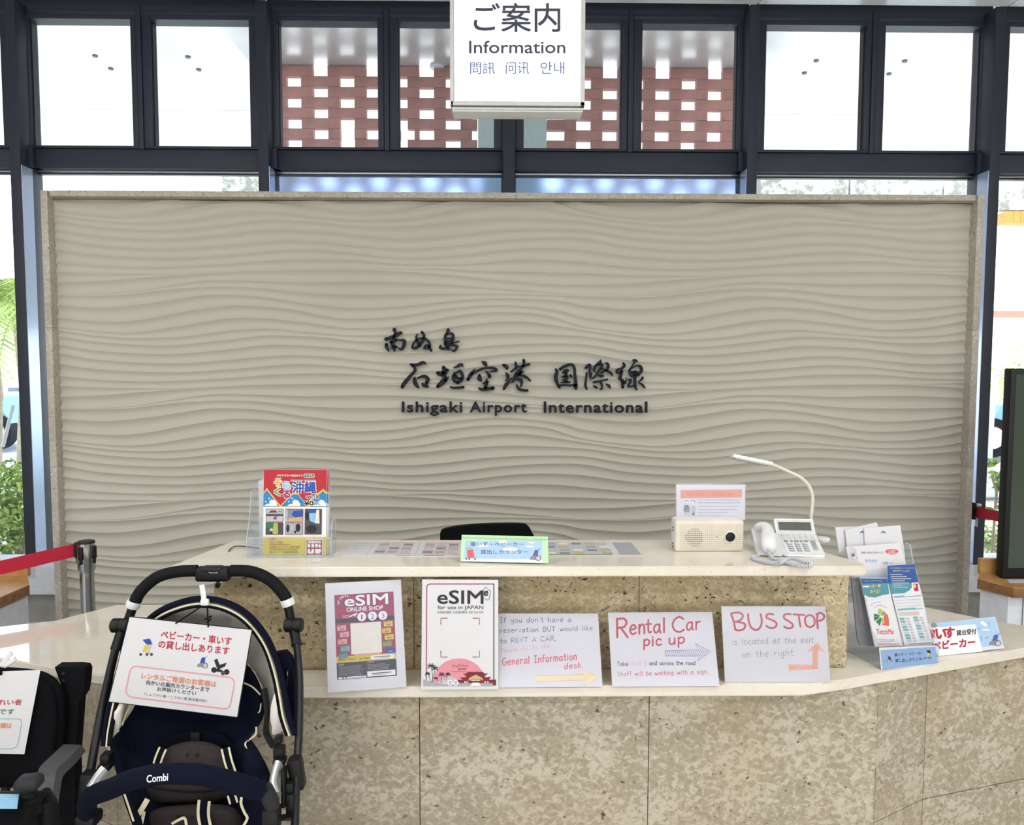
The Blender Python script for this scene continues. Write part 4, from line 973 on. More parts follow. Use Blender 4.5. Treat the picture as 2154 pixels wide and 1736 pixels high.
        P.line([(55, 1190), (720, 1190), (745, 1230), (745, 1450), (700, 1495), (70, 1495), (40, 1450), (40, 1210), (55, 1190)], 5, 'p_ochre'); P.rect(105, 1180, 235, 1225, 'p_pink'); P.layer()
        P.text('特集', 125, 1182, 215, 1222, 'ink_crimson'); P.text('THE コザ特集', 120, 1248, 355, 1284, 'p_dgrey'); P.text('石垣島バリアフリー観光特集', 118, 1326, 660, 1372, 'p_dgrey'); P.text('夏のビーチ・離島情報満載', 118, 1412, 620, 1455, 'p_dgrey')
        P.rect(120, 1298, 480, 1308, 'p_brownred'); P.rect(120, 1382, 620, 1392, 'p_brownred')
        P.rect(760, 1205, 1065, 1495, 'p_white'); P.rect(770, 1215, 1055, 1485, 'p_white'); P.layer(); P.rect(775, 1218, 1052, 1482, 'p_brownred'); P.layer()
        P.text('OKINAWA', 795, 1232, 1030, 1280, 'p_white', .03)
        for y0_, y1_, up in ((1292, 1350, True), (1380, 1462, False)):
            if up: P.rect(795, y0_, 840, y1_, 'p_white'); P.rect(865, y0_, 910, y1_, 'p_white'); P.rect(930, y0_, 975, y1_, 'p_white'); P.poly([(990, y0_), (1020, y0_ + 15), (1030, y1_), (990, y1_)], 'p_white')
            else: P.poly([(795, y0_), (840, y0_), (840, 1425), (865, 1425), (865, y0_), (910, y0_), (910, 1440), (890, y1_), (815, y1_), (795, 1440)], 'p_white'); P.poly([(930, y0_), (1030, y0_), (1030, 1430), (1000, y1_), (930, y1_)], 'p_white')
    P.build('cover_print', t)
magazine(0, 0, 'front magazine in the clear rack, red cover with blue waves and yellow foot', True)
magazine(.009, 3.5, 'second magazine hidden behind the front red and yellow one, right edge showing', False)
magazine(.018, 6.0, 'rearmost magazine in the clear rack, only its right edge showing', False)
rt = thing('white_device', 'upright pale grey box behind the magazine rack with a thin black cable', 'device', at_z(600, 1158, UZ))
x_a, x_b = at_y(543, 1100, 2.43).x, at_y(640, 1100, 2.43).x; zt = at_y(550, 1012, 2.43).z
box('case', ((x_a+x_b)/2, 2.46, (UZ+zt)/2), (x_b-x_a, .05, zt-UZ), 'pale_grey_plastic', rt, r=.004)
tube('cable', [at_z(px, py, UZ + .003) for px, py in spline([(545, 1154), (525, 1151), (500, 1149), (487, 1153), (481, 1160)], 5)], .0015, 'black_plastic', rt, 6)
# ---- laminated sheets lying on the worktop
def flat_sheet(label, quadpx, w, h, fn):
    z = UZ + .0012; pl = Plane((0, 0, z), (0, 0, 1)); t = thing('laminated_sheet', label, 'sheet', pl.at(*quadpx[3]))
    q = quad(*quadpx, w, h); mb = MB(); mb.slab([pl.at(*q(*c)) for c in ((0, 0), (w, 0), (w, h), (0, h))], (0, 0, -.001), 'paper'); mb.build('sheet', t)
    P = Print(pl, base=.0003, step=.0001); P.tf = q; fn(P); P.build('print', t)
def fa(P):
    P.line([(40, 5), (40, 100)], .8, 'p_mid'); P.line([(125, 5), (125, 100)], .8, 'p_mid')
    for x0_ in (45, 130):
        for k in range(4): P.rect(x0_ + 4, 12 + 24*k, x0_ + 72, 14.5 + 24*k, 'p_salmon')
        for k in range(3):
            for c in range(3): P.rect(x0_ + 6 + 22*c, 18 + 24*k, x0_ + 24 + 22*c, 31 + 24*k, ('p_mid', 'p_lgrey', 'p_grey')[(k + c) % 3])
    for k in range(4): P.rect(5, 14 + 20*k, 34, 15.5 + 20*k, 'p_lgrey')
    P.rect(90, 94, 118, 98, 'p_salmon'); P.rect(140, 92, 175, 96, 'p_coral')
flat_sheet('white laminated price sheet with red lines lying left of the green desk sign', ((748, 1138), (985, 1138.5), (982, 1171), (720, 1169)), 215, 100, fa)
def fb(P):
    P.rect(3, 4, 150, 96, 'p_lgrey'); P.rect(168, 6, 214, 94, 'p_mid'); P.layer()
    for k in range(4):
        for c in range(5): P.rect(8 + 31*c, 8 + 23*k, 30 + 31*c, 22 + 23*k, ('p_mid', 'p_cream', 'p_grey', 'p_tan', 'p_lgrey')[(k*2 + c) % 5])
    P.rect(5, 92, 150, 95, 'p_olive')
flat_sheet('grey tinted laminated sheet of small pictures lying right of the green desk sign', ((1140, 1139.5), (1327, 1140), (1352, 1169), (1140, 1169)), 215, 100, fb)
# ---- small cartoons used on several signs
def mini_pram(P, x, y, s_, c1_, c2_):
    P.poly([(x - .4*s_, y - .9*s_), (x + .25*s_, y - s_), (x + .5*s_, y - .5*s_), (x + .1*s_, y - .45*s_), (x - .1*s_, y - .55*s_)], c1_)
    P.poly([(x - .15*s_, y - .45*s_), (x + .25*s_, y - .45*s_), (x + .1*s_, y + .1*s_), (x - .4*s_, y + .1*s_)], c2_)
    P.line([(x + .45*s_, y - .6*s_), (x + .1*s_, y + .4*s_)], .05*s_, 'p_mid'); P.line([(x - .4*s_, y + .1*s_), (x + .3*s_, y + .3*s_)], .05*s_, 'p_mid')
    for dx in (-.55, .0, .4): P.disc(x + dx*s_, y + .4*s_, .13*s_, 'p_dgrey')
def mini_chair(P, x, y, s_, c='p_violet', flip=1):
    P.poly([(x - .05*s_*flip, y - .7*s_), (x + .45*s_*flip, y - .7*s_), (x + .35*s_*flip, y + .05*s_), (x - .35*s_*flip, y + .12*s_)], c)
    P.poly([(x - .6*s_*flip, y + .15*s_), (x + .2*s_*flip, y + .1*s_), (x + .1*s_*flip, y + .65*s_), (x - .75*s_*flip, y + .6*s_)], 'p_grey')
    P.line([(x + .45*s_*flip, y - .7*s_), (x + .68*s_*flip, y - .92*s_)], .07*s_, c)
    P.L += 1; P.disc(x + .42*s_*flip, y + .4*s_, .38*s_, 'p_dgrey'); P.L += 1; P.disc(x + .42*s_*flip, y + .4*s_, .30*s_, 'p_lgrey'); P.L -= 2
# ---- green tent-shaped desk sign
b1, b2 = at_z(971, 1183, UZ + .001), at_z(1150, 1188, UZ + .001)
pl = lean_plane(b1, b2, .35)
t = thing('desk_sign', 'green edged tent sign with sky picture and pram, middle of the raised worktop', 'sign', b1)
o10 = crop(960, 1110, 10.257)
cs = [(115, 160), (1975, 200), (1985, 772), (85, 732)]
cs = [o10(*c) for c in cs]
f3 = [pl.at(*c) for c in cs]
mb = MB(); mb.slab(f3, pl.n * -.0012, 'green_film')
top_l, top_r = f3[0], f3[1]
bk_l = Vector((f3[3].x + .004, 2*top_l.y - f3[3].y + .003, UZ + .001)); bk_r = Vector((f3[2].x + .004, 2*top_r.y - f3[2].y + .003, UZ + .001))
mb.slab([top_l, top_r, bk_r, bk_l], (0, .001, .0003), 'green_film'); mb.build('cover', t)
P = Print(pl); P.tf = o10
P.poly([(195, 285), (1860, 290), (1850, 760), (160, 705)], 'p_sky'); P.layer(); P.poly([(110, 725), (190, 668), (1400, 680), (1850, 690), (1850, 764)], 'p_white')
for x, y, rx, ry in ((560, 395, 130, 28), (1160, 470, 160, 40), (1590, 410, 100, 18), (1000, 315, 90, 30)): P.disc(x, y, rx, 'p_white', ry)
P.poly([(1520, 305), (1650, 320), (1720, 330), (1600, 345)], 'p_white'); P.layer()
P.text('車いす・ベビーカー', 305, 310, 1455, 410, 'ink_navy', 0, ris=0); P.text('貸出しカウンター', 520, 480, 1540, 578, 'ink_navy')
P.poly([(235, 480), (360, 480), (375, 560), (395, 650), (245, 660), (230, 560)], 'p_coral'); P.line([(235, 500), (220, 445), (320, 445), (350, 480)], 12, 'p_grey')
for x in (215, 278, 405): P.disc(x, 680, 20, 'p_dgrey')
mini_chair(P, 1700, 600, 160)
P.build('lettering', t)
tube('clip_strip', [pl.at(*o10(130, 205), .003), pl.at(*o10(1960, 245), .003)], .0022, 'green_film', t, 6)
# ---- interphone box with laminated notice
xa, xb = at_z(1423, 1165, UZ).x, at_z(1569, 1165, UZ).x; yf = 2.345; zt = at_y(1500, 1095, yf).z
ip = thing('intercom_speaker', 'cream speaker box with round lens, left of the telephone', 'intercom', ((xa+xb)/2, yf, UZ))
mb = MB(); mb.rbox(((xa+xb)/2, yf + .043, (UZ+zt)/2), (xb-xa - .004, .062, zt-UZ), .010, 'white_plastic', seg=4); mb.build('case', ip, True)
mb = MB(); mb.rbox(((xa+xb)/2, yf + .007, (UZ+zt)/2), (xb-xa, .014, zt-UZ), .0065, 'warm_white_plastic', seg=3); mb.build('front_grille', ip, True)
pl = Plane((0, yf, 0), (0, -1, 0)); P = Print(pl, base=.0008); P.tf = crop(1400, 1000, 9.135)
mat('hole_tan', 'b5a98f', .8)
for j in range(13):
    for i in range(33):
        x = 283 + i*37.3; y = 955 + j*40.0; dd = math.hypot((x-1235)/1, (y-1180)/1)
        if dd < 135: continue
        big = math.hypot((x-557), (y-1192)) < 175 and x < 705
        P.poly([(x-9, y-6), (x+9, y-6), (x+9, y+6), (x-9, y+6)] if not big else [(x-10, y-9), (x+10, y-9), (x+10, y+9), (x-10, y+9)], 'p_dgrey' if big else 'hole_tan')
P.disc(987, 1181, 11, 'p_dgrey'); P.build('speaker_holes', ip)
c_ = at_y(1400 + 1235/9.135, 1000 + 1180/9.135, yf); mb = MB(); mb.lathe((c_.x, yf - .001, c_.z), [(.0168, 0), (.0168, .004), (.0148, .006), (.0145, .003)], 'white_plastic', 28, (0, -1, 0)); mb.build('lens_ring', ip, True)
mb = MB(); mb.lathe((c_.x, yf - .001, c_.z), [(.0145, 0), (.0143, .003), (.010, .0045), (.005, .0052), (0, .0055)], 'black_plastic', 28, (0, -1, 0)); mb.build('lens', ip, True)
mb = MB()
for zz_ in (1109, 1115, 1143, 1149):
    q = at_y(1417, zz_, yf + .04); mb = MB(); mb.box((xa + .0015, yf + .038, q.z), (.002, .016, .002), 'black_plastic'); mb.build('side_vent', ip)
# notice standing in the box
pl = Plane((0, yf + .028, 0), (0, -1, .04))
nt_ = thing('notice_sheet', 'laminated notice with pink banner standing on the cream speaker box', 'sign', pl.at(1495, 1096))
o9 = crop(1400, 1000, 9.135)
def rr_(x0_, y0_, x1_, y1_, r_, f):
    pts = []
    for cx, cy_, a0 in ((x1_-r_, y0_+r_, -90), (x1_-r_, y1_-r_, 0), (x0_+r_, y1_-r_, 90), (x0_+r_, y0_+r_, 180)):
        for k in range(5): a = math.radians(a0 + 22.5*k); pts.append(f(cx + r_*math.cos(a), cy_ + r_*math.sin(a)))
    return pts
board('sheet', pl, [o9(*c) for c in ((205, 180), (1528, 185), (1525, 862), (212, 862))], 'paper', nt_, .0006)
mb = MB(); mb.slab([pl.at(x, y, .0016) for x, y in rr_(184, 155, 1550, 880, 45, o9)], pl.n * -.0005, 'film'); mb.build('laminate', nt_)
mb = MB(); mb.slab([pl.at(x, y, -.0012) for x, y in rr_(184, 155, 1550, 880, 45, o9)], pl.n * -.0004, 'film'); mb.build('laminate', nt_)
P = Print(pl); P.tf = o9
P.poly([(288, 290), (1470, 268), (1470, 428), (288, 442)], 'p_salmon'); P.layer(); P.text('耳の不自由な方へ ご利用案内  Notice', 400, 325, 1340, 400, 'ink_orange', ris=-.01)
for k, y in enumerate((465, 522, 590, 652, 710, 772)): P.rect(620, y, 1430 - (0, 0, 20, 60, 220, 360)[k], y + 14, 'p_lgrey' if k != 1 else 'p_mid'); 
P.disc(403, 505, 32, 'p_grey', 28); P.L += 1; P.disc(403, 512, 24, 'p_white', 20); P.L -= 1; P.poly([(370, 570), (440, 570), (470, 640), (455, 715), (365, 710), (345, 640)], 'p_grey')
P.disc(530, 510, 36, 'p_grey', 36); P.L += 1; P.disc(526, 518, 26, 'p_white', 28); P.L -= 1; P.poly([(490, 585), (570, 585), (575, 700), (490, 700)], 'p_lgrey'); P.rect(490, 715, 530, 768, 'p_mid'); P.rect(530, 715, 555, 768, 'p_dgrey')
P.line([(345, 650), (310, 740)], 10, 'p_lgrey'); P.line([(460, 650), (400, 705)], 10, 'p_lgrey'); P.rect(365, 715, 395, 768, 'p_lgrey'); P.rect(420, 715, 450, 768, 'p_lgrey')
P.build('print', nt_)
# ---- telephone
o5 = crop(1560, 1070, 10.77)
ph = thing('telephone', 'white desk telephone with tilted display and coiled cord on the raised worktop', 'telephone', at_z(1660, 1176, UZ))
ka, kb, kc_ = at_y(*o5(935, 1080), 2.283), at_y(*o5(1895, 1080), 2.283), at_y(*o5(790, 548), 2.40)
kp = plane3(ka, kb, kc_)
key_poly = [(790, 545), (1650, 575), (1725, 700), (1895, 1040), (1880, 1095), (1830, 1105), (985, 1080), (930, 1050), (900, 900), (800, 640)]
mb = MB(); P3 = [kp.at(*o5(*c)) for c in key_poly]
n = len(P3); lower = [Vector((p.x, p.y + .004, max(UZ + .006, p.z - .030 if p.y < 2.33 else UZ + .012))) for p in P3]
mb.add(P3 + lower, [list(range(n)), [n + i for i in range(n)][::-1]] + [[i, (i+1) % n, n + (i+1) % n, n + i] for i in range(n)], 'white_plastic'); mb.build('body', ph)
mb = MB(); pr = [(825, 560), (1640, 592), (1790, 1000), (1770, 1025), (1045, 1005), (1000, 960), (970, 870), (880, 690)]
mb.slab([kp.at(*o5(*c), .0015) for c in pr], kp.n * -.002, 'white_plastic'); mb.build('key_panel', ph)
def key(P4, m, name='key', h=.004):
    mb = MB(); b0 = [kp.at(*o5(*c), .001) for c in P4]; cc_ = sum((tuple(c)[0] for c in P4)) / len(P4), sum((c[1] for c in P4)) / len(P4)
    b1_ = [kp.at(*o5(cc_[0] + (c[0]-cc_[0])*.86, cc_[1] + (c[1]-cc_[1])*.8 - 6), h) for c in P4]; n = len(P4)
    mb.add(b0, [list(range(n))], 'p_dgrey'); mb.add(b0 + b1_, [[i, (i+1) % n, n + (i+1) % n, n + i] for i in range(n)], 'p_grey'); mb.add(b1_, [list(range(n))], m); return mb.build(name, ph)
for r_ in range(4):
    for c in range(3):
        x = 1010 + c*172 + r_*20; y = 800 + r_*48 + c*3
        key([(x, y), (x + 125, y + 2), (x + 140, y + 40), (x + 30, y + 38)], 'pale_grey_plastic')
for k in range(6):
    x = 1540 + k*16; y = 755 + k*37; key([(x, y), (x + 125, y + 2), (x + 132, y + 20), (x + 14, y + 18)], 'p_grey' if k < 5 else 'ink_pink', 'side_key', .003)
mb = MB()
for r_ in range(5):
    for c in range(6):
        x = 868 + c*132 + r_*16; y = 578 + r_*33 + c*3
        mb.slab([kp.at(*o5(*q), .0035) for q in ((x, y), (x + 100, y + 2), (x + 106, y + 20), (x + 10, y + 18))], kp.n * -.002, 'white_plastic'); mb.slab([kp.at(*o5(*q), .0018) for q in ((x, y + 14), (x + 104, y + 16), (x + 108, y + 27), (x + 10, y + 25))], kp.n * -.0005, 'p_grey')
o_ = mb.build('function_keys', ph); o_['kind'] = 'stuff'
for x, w_ in ((950, 100), (1095, 60), (1180, 110), (1315, 60), (1400, 100)): key([(x, 745), (x + w_, 748), (x + w_ + 6, 778), (x + 6, 775)], 'p_grey', 'soft_key', .003)
da, db, dc = at_y(*o5(790, 548), 2.40), at_y(*o5(1660, 575), 2.40), at_y(*o5(740, 235), 2.432)
dp = plane3(da, db, dc)
mb = MB(); dpoly = [(735, 245), (755, 228), (1590, 240), (1615, 260), (1665, 570), (1655, 585), (800, 550), (780, 530)]
mb.slab([dp.at(*o5(*c)) for c in dpoly], dp.n * -.016, 'white_plastic'); mb.build('display_housing', ph)
mb = MB(); mb.slab([dp.at(*o5(*c), .0012) for c in ((778, 262), (1588, 275), (1635, 545), (820, 530))], dp.n * -.001, 'pale_grey_plastic'); mb.build('display_bezel', ph)
mb = MB(); mb.slab([dp.at(*o5(*c), .002) for c in ((820, 312), (1552, 322), (1580, 505), (850, 492))], dp.n * -.001, 'lcd'); mb.build('display', ph)
mb = MB(); q0, q1 = at_y(*o5(850, 500), 2.41), at_y(*o5(1700, 620), 2.41); mb.rbox(((q0.x+q1.x)/2, 2.452, UZ + .03), (q1.x-q0.x - .01, .03, .056), .004, 'white_plastic'); mb.build('stand', ph, True)
# cradle
mb = MB(); cr = [(215, 470), (250, 450), (330, 520), (820, 560), (930, 1060), (900, 1085), (400, 1050), (360, 1000)]
cp = plane3(at_y(*o5(400, 1050), 2.283), at_y(*o5(900, 1080), 2.283), at_y(*o5(230, 470), 2.40))
P3 = [cp.at(*o5(*c)) for c in cr]; lower = [Vector((p.x, p.y + .004, max(UZ + .004, p.z - .03))) for p in P3]; n = len(P3)
mb.add(P3 + lower, [list(range(n)), [n + i for i in range(n)][::-1]] + [[i, (i+1) % n, n + (i+1) % n, n + i] for i in range(n)], 'white_plastic'); mb.build('cradle', ph)
mb = MB()
hp = [(352, 590, 2.405, .0125), (360, 500, 2.405, .0155), (420, 410, 2.39, .018), (530, 400, 2.37, .0165), (590, 500, 2.345, .0175), (600, 640, 2.315, .0215), (625, 800, 2.288, .0230), (640, 920, 2.278, .0205), (650, 985, 2.277, .012)]
sp_ = spline(hp, 4); mb.tube([at_y(*o5(a, b), y) for a, b, y, r_ in sp_], [q[3] for q in sp_], 'white_plastic', 18, flat=.72, up=(1, 0, 0)); mb.build('handset', ph, True, angle=70)
# coiled cord
path = [(618, 900, .030), (600, 985, .018), (650, 1070, .010), (740, 1150, .008), (880, 1185, .008), (1080, 1250, .006), (1250, 1290, .006), (1400, 1310, .006), (1530, 1320, .006), (1570, 1270, .007), (1480, 1235, .012), (1330, 1180, .014), (1150, 1130, .014), (1010, 1150, .014), (860, 1230, .012), (700, 1235, .008), (500, 1210, .006), (340, 1160, .006), (250, 1120, .006), (280, 1080, .006), (400, 1090, .006)]
pts = [at_z(*o5(a, b), UZ + h_) for a, b, h_ in spline(path, 10)]; hel = []; L_ = 0
for i in range(len(pts)-1):
    seg = pts[i+1] - pts[i]; ln = seg.length; t_ = seg.normalized(); u_ = t_.cross(Vector((0, 0, 1))); u_ = u_.normalized() if u_.length > .01 else Vector((1, 0, 0)); v_ = u_.cross(t_); ns = max(1, int(ln/.0006))
    for k in range(ns):
        a = 2*PI*(L_ + ln*k/ns)/.0046; hel.append(pts[i] + seg*k/ns + (u_*math.cos(a) + v_*math.sin(a))*.0042)
    L_ += ln
mb = MB(); mb.tube(hel, .0018, 'pale_grey_plastic', 5); mb.build('cord', ph, True, angle=80)
# ---- desk lamp
lp = thing('desk_lamp', 'white gooseneck desk lamp rising behind the telephone', 'lamp', at_y(1725, 1150, 2.45))
ly = 2.485; mb = MB(); q = at_y(1730, 1146, 2.485); mb.lathe((q.x, 2.485, UZ), [(.021, 0), (.022, .008), (.018, .012), (.006, .014)], 'white_plastic', 24); mb.build('base', lp, True)
arm = [at_y(a, b, ly) for a, b in spline([(1722, 1145), (1712, 1120), (1706, 1092), (1708, 1068), (1709, 1045), (1701, 1022), (1684, 1005), (1660, 993), (1636, 982), (1614, 974)], 5)]
tube('gooseneck', arm, .0055, 'warm_white_plastic', lp, 10)
A_, B_ = at_y(1618, 975, ly), at_y(1543, 961, ly - .03); dv = (A_-B_); L_ = dv.length; ang = math.atan2(dv.z, dv.x)
rt_ = Matrix.Rotation(-math.atan2(A_.z-B_.z, A_.x-B_.x), 3, 'Y') @ Matrix.Rotation(math.radians(-12), 3, 'X')
mb = MB(); mb.rbox((A_+B_)/2, (L_, .036, .012), .004, 'white_plastic', rt_); mb.build('lamp_head', lp, True)
mb = MB(); mb.rbox((A_+B_)/2 + rt_ @ Vector((0, 0, -.007)), (L_*.86, .028, .003), .001, 'p_lgrey', rt_); mb.build('diffuser', lp, True)
# ---- office chair behind the counter
ch = thing('office_chair', 'black mesh office chair behind the raised worktop', 'chair', (at_y(1025, 1140, 3.1).x, 3.15, 0))
cp_ = [(926, 1140), (926, 1122), (932, 1115), (960, 1109), (1010, 1104.5), (1060, 1103), (1098, 1103.5), (1110, 1108), (1119, 1122), (1126, 1145), (1124, 1230), (930, 1230)]
yc_ = 3.1; mb = MB(); mb.slab([at_y(*c, yc_) for c in spline(cp_ + [cp_[0]], 3)[:-1]], (0, .03, 0), 'black_fabric'); mb.build('backrest', ch, True)
cx_ = ch.location.x; box('seat', (cx_, 2.99+.06, .47), (.48, .20, .07), 'black_fabric', ch, r=.02); box('back_bar', (cx_, 3.17, .62), (.06, .03, .3), 'black_plastic', ch, r=.005)
mb = MB(); mb.lathe((cx_, 3.15, .08), [(.03, 0), (.03, .3), (.05, .36)], 'black_plastic', 14); mb.build('gas_lift', ch, True)
for k in range(5):
    a = 2*PI*k/5 + .3; e = Vector((cx_ + .26*math.cos(a), 3.15 + .26*math.sin(a), .075)); l_ = tube('leg', [(cx_, 3.15, .12), e], .018, 'black_plastic', ch, 8)
    mb = MB(); mb.lathe((e.x - .012, e.y, .03), [(.03, 0), (.03, .024)], 'black_rubber', 14, (1, 0, 0)); mb.build('castor', ch, True)
# ================================================================ BROCHURES ON THE RIGHT
o6 = crop(1780, 1180, 7.233); o7 = crop(1940, 1280, 11.337); o8 = crop(1740, 1080, 4.821)
B1, B2, B3 = at_z(*o6(535, 1655), LZ + .001), at_z(*o6(1400, 1555), LZ + .001), at_z(*o6(30, 1530), LZ + .001)
B3 = B1 + (B2 - B1).cross(Vector((0, 0, 1))).normalized() * -.20 if False else B3
pf = lean_plane(B1, B2, .06)
rk = thing('brochure_rack', 'clear tiered acrylic brochure rack on the right end of the lower worktop', 'rack', B1)
e1 = (B2 - B1).normalized(); back = Vector((-e1.y, e1.x, 0)); back = back if back.y > 0 else -back
Wd = (B2 - B1).length
def rkp(u, v, z): return B1 + e1*u + back*v + Vector((0, 0, z))
mb = MB(); mb.slab([pf.at(*o6(*c)) for c in ((470, 1290), (1345, 1185), (1400, 1555), (535, 1655))], pf.n * -.002, 'acrylic'); mb.build('front_panel', rk)
mb = MB(); mb.slab([rkp(0, 0, 0), rkp(Wd, 0, 0), rkp(Wd, .17, 0), rkp(0, .17, 0)], (0, 0, .002), 'acrylic'); mb.build('base_panel', rk)
for u in (0, Wd):
    pr = [(0, 0), (0, .055), (.03, .09), (.045, .10), (.075, .19), (.09, .20), (.13, .33), (.15, .33), (.17, 0)]
    mb = MB(); mb.slab([rkp(u, v, z) for v, z in pr], e1*.002, 'acrylic'); mb.build('side_panel', rk)
    tube('panel_edge', [rkp(u, v, z) for v, z in pr[:-1]], .0013, 'acrylic_edge', rk, 6)
mb = MB(); mb.slab([rkp(0, .155, .33), rkp(Wd, .155, .33), rkp(Wd, .165, .0), rkp(0, .165, .0)], back*.002, 'acrylic'); mb.build('back_panel', rk)
for v, z in ((.075, .06), (.12, .16)): mb = MB(); mb.slab([rkp(0, v, z), rkp(Wd, v, z), rkp(Wd, v + .012, z + .10), rkp(0, v + .012, z + .10)], back*.002, 'acrylic'); mb.build('tier_panel', rk)
# label card in the front pocket
lc = thing('label_card', 'blue label card with counter name on the front of the brochure rack', 'label', B1)
board('card', pf, [o6(*c) for c in ((492, 1320), (1345, 1285), (1370, 1575), (525, 1648))], 'paper', lc, .0006, .0018)
P = Print(pf, base=.0022); P.tf = o6
P.poly([(512, 1360), (1342, 1302), (1372, 1560), (545, 1642)], 'p_sky2'); P.layer()
P.text('車いす・ ベビーカー', 725, 1405, 1170, 1455, 'p_navy', .01, ris=-.07); P.text('貸し出しカウンター', 738, 1490, 1185, 1545, 'p_navy', .01, ris=-.07)
mini_chair(P, 655, 1495, 60, 'p_navy', -1); mini_pram(P, 1240, 1440, 85, 'p_navy', 'p_yellow'); P.build('lettering', lc)
# leaflets
def leaflet(name, label, pln, pts, o, fn=None, m='paper', th=.004, cat='leaflet', base=.0004):
    t = thing(name, label, cat, pln.at(*o(*pts[-1]))); board('pages', pln, [o(*c) for c in pts], m, t, th)
    if fn: P = Print(pln, base=base); P.tf = o; fn(P); P.build('print', t)
    return t
lp1 = Plane(rkp(0, .022, .03), (e1.cross(Vector((0, 0, 1)) + back*.33)))
def f1(P):
    P.poly([(225, 270), (620, 270), (632, 345), (400, 350), (240, 350)], 'p_ocean'); P.poly([(240, 348), (632, 340), (655, 505), (560, 520), (440, 560), (340, 550), (272, 515)], 'p_sea'); P.layer()
    P.text('ハロディスカヤでさぽ', 250, 290, 545, 322, 'p_lime'); P.text('みんなー緒', 300, 365, 520, 410, 'p_gold', .02, ris=-.05); P.text('あそぼ！', 365, 440, 510, 495, 'p_gold', .01); P.rect(250, 385, 340, 402, 'p_white')
    P.line([(362, 690), (400, 655), (450, 632), (520, 628)], 8, 'p_mid', True); P.line([(425, 712), (480, 680), (540, 680), (620, 715)], 8, 'p_mid', True)
    P.poly([(490, 735), (515, 725), (530, 745), (515, 830), (485, 800)], 'p_lime'); P.poly([(530, 745), (575, 765), (560, 800), (520, 835)], 'p_lime'); P.poly([(565, 775), (600, 790), (560, 830), (530, 840)], 'p_green')
    P.poly([(415, 820), (440, 808), (500, 825), (510, 845), (420, 850)], 'p_dgreen'); P.poly([(415, 855), (505, 848), (500, 870), (430, 915)], 'p_dgreen'); P.poly([(450, 925), (525, 860), (535, 890), (510, 995)], 'p_dgreen'); P.poly([(540, 860), (575, 880), (570, 930), (535, 950)], 'p_lime')
    P.poly([(600, 795), (630, 825), (645, 880), (652, 990), (620, 990), (545, 975), (545, 955), (580, 950), (572, 830)], 'p_coral')
    P.text('TettoMe', 455, 1040, 720, 1118, 'p_coral', .01); P.text('レンタルサポート TettoMe', 445, 1190, 730, 1212, 'p_dgrey'); P.text('☎093-2106-1814', 475, 1245, 795, 1290, 'p_coral', .005); P.rect(510, 1222, 735, 1230, 'p_mid')
leaflet('leaflet', 'slim leaflet with green and red leaf emblem, left front of the brochure rack', lp1, [(222, 262), (620, 262), (860, 1290), (440, 1310)], o6, f1)
def f2(P):
    P.poly([(625, 75), (1040, 50), (1055, 140), (1110, 360), (630, 345)], 'p_ocean'); P.poly([(655, 345), (990, 345), (1000, 400), (960, 450), (880, 495), (760, 500), (690, 505)], 'p_sea'); P.layer()
    P.text('多彩な離島観光のニーズに対応する', 665, 98, 1030, 128, 'p_tan'); P.text('旅行サポートします', 710, 140, 965, 168, 'p_cream')
    for k in range(7): P.rect(665 + 8*k, 205 + k*32, 850 + (k*67) % 160, 215 + k*32, 'p_lgrey')
    P.poly([(990, 335), (1095, 330), (1112, 480), (1015, 490)], 'p_white'); P.layer(); P.poly([(1008, 350), (1085, 345), (1100, 462), (1035, 465)], 'p_magred'); P.disc(1035, 385, 25, 'p_gold', 30)
    P.poly([(725, 540), (870, 528), (885, 545), (1130, 525), (1130, 535), (885, 553), (728, 562)], 'p_teal'); P.poly([(772, 735), (1040, 712), (1060, 728), (1180, 718), (1180, 726), (1050, 740), (778, 758)], 'p_teal')
    for k in range(3): P.rect(745 + 6*k, 600 + 45*k, 1120 + 10*k, 608 + 45*k, 'p_lgrey', ris=-.05)
    for k in range(4): P.rect(785 + 5*k, 785 + 16*k, 1100 + 5*k, 792 + 16*k, 'p_salmon' if k % 2 else 'p_lgrey', ris=-.05)
    for bx in (0, 1):
        for k in range(9):
            x = 810 + bx*205 + k*14; y = 868 + k*42 - bx*20
            P.rect(x, y, x + 75, y + 30, 'p_teal' if k % 3 != 2 else 'p_lgrey'); P.rect(x + 95, y + 4, x + 150, y + 12, 'p_mid'); P.rect(x + 95, y + 20, x + 150, y + 26, 'p_salmon' if k % 4 == 1 else 'p_mid')
    P.rect(945, 1262, 1290, 1274, 'p_grey', ris=-.07)
leaflet('leaflet', 'slim leaflet with blue sea and a price table, right front of the brochure rack', lp1, [(628, 68), (1030, 48), (1060, 130), (1318, 1250), (888, 1288), (640, 262)], o6, f2)
lp2 = Plane(rkp(0, .100, .08), (e1.cross(Vector((0, 0, 1)) + back*.22)))
def f3_(P):
    P.text('訪問車いす貸出と介助サービス！', 340, 388, 562, 412, 'p_dgrey'); P.disc(655, 387, 68, 'p_coral', 24); P.layer(); P.text('ご相談', 620, 372, 690, 386, 'p_white'); P.text('お気軽に', 612, 390, 700, 404, 'p_white'); P.ring(262, 432, 36, 4, 'p_lgrey'); P.disc(262, 425, 16, 'p_magred')
    P.text('おでかけ', 385, 468, 505, 500, 'p_sky2', .02); P.text('サポート', 560, 488, 665, 522, 'p_sky2', .02); P.rect(625, 415, 690, 420, 'p_pink')
leaflet('brochure', 'white brochure with red oval, middle tier of the brochure rack', lp2, [(190, 340), (740, 300), (800, 520), (860, 1000), (330, 1000)], o8, f3_, cat='brochure')
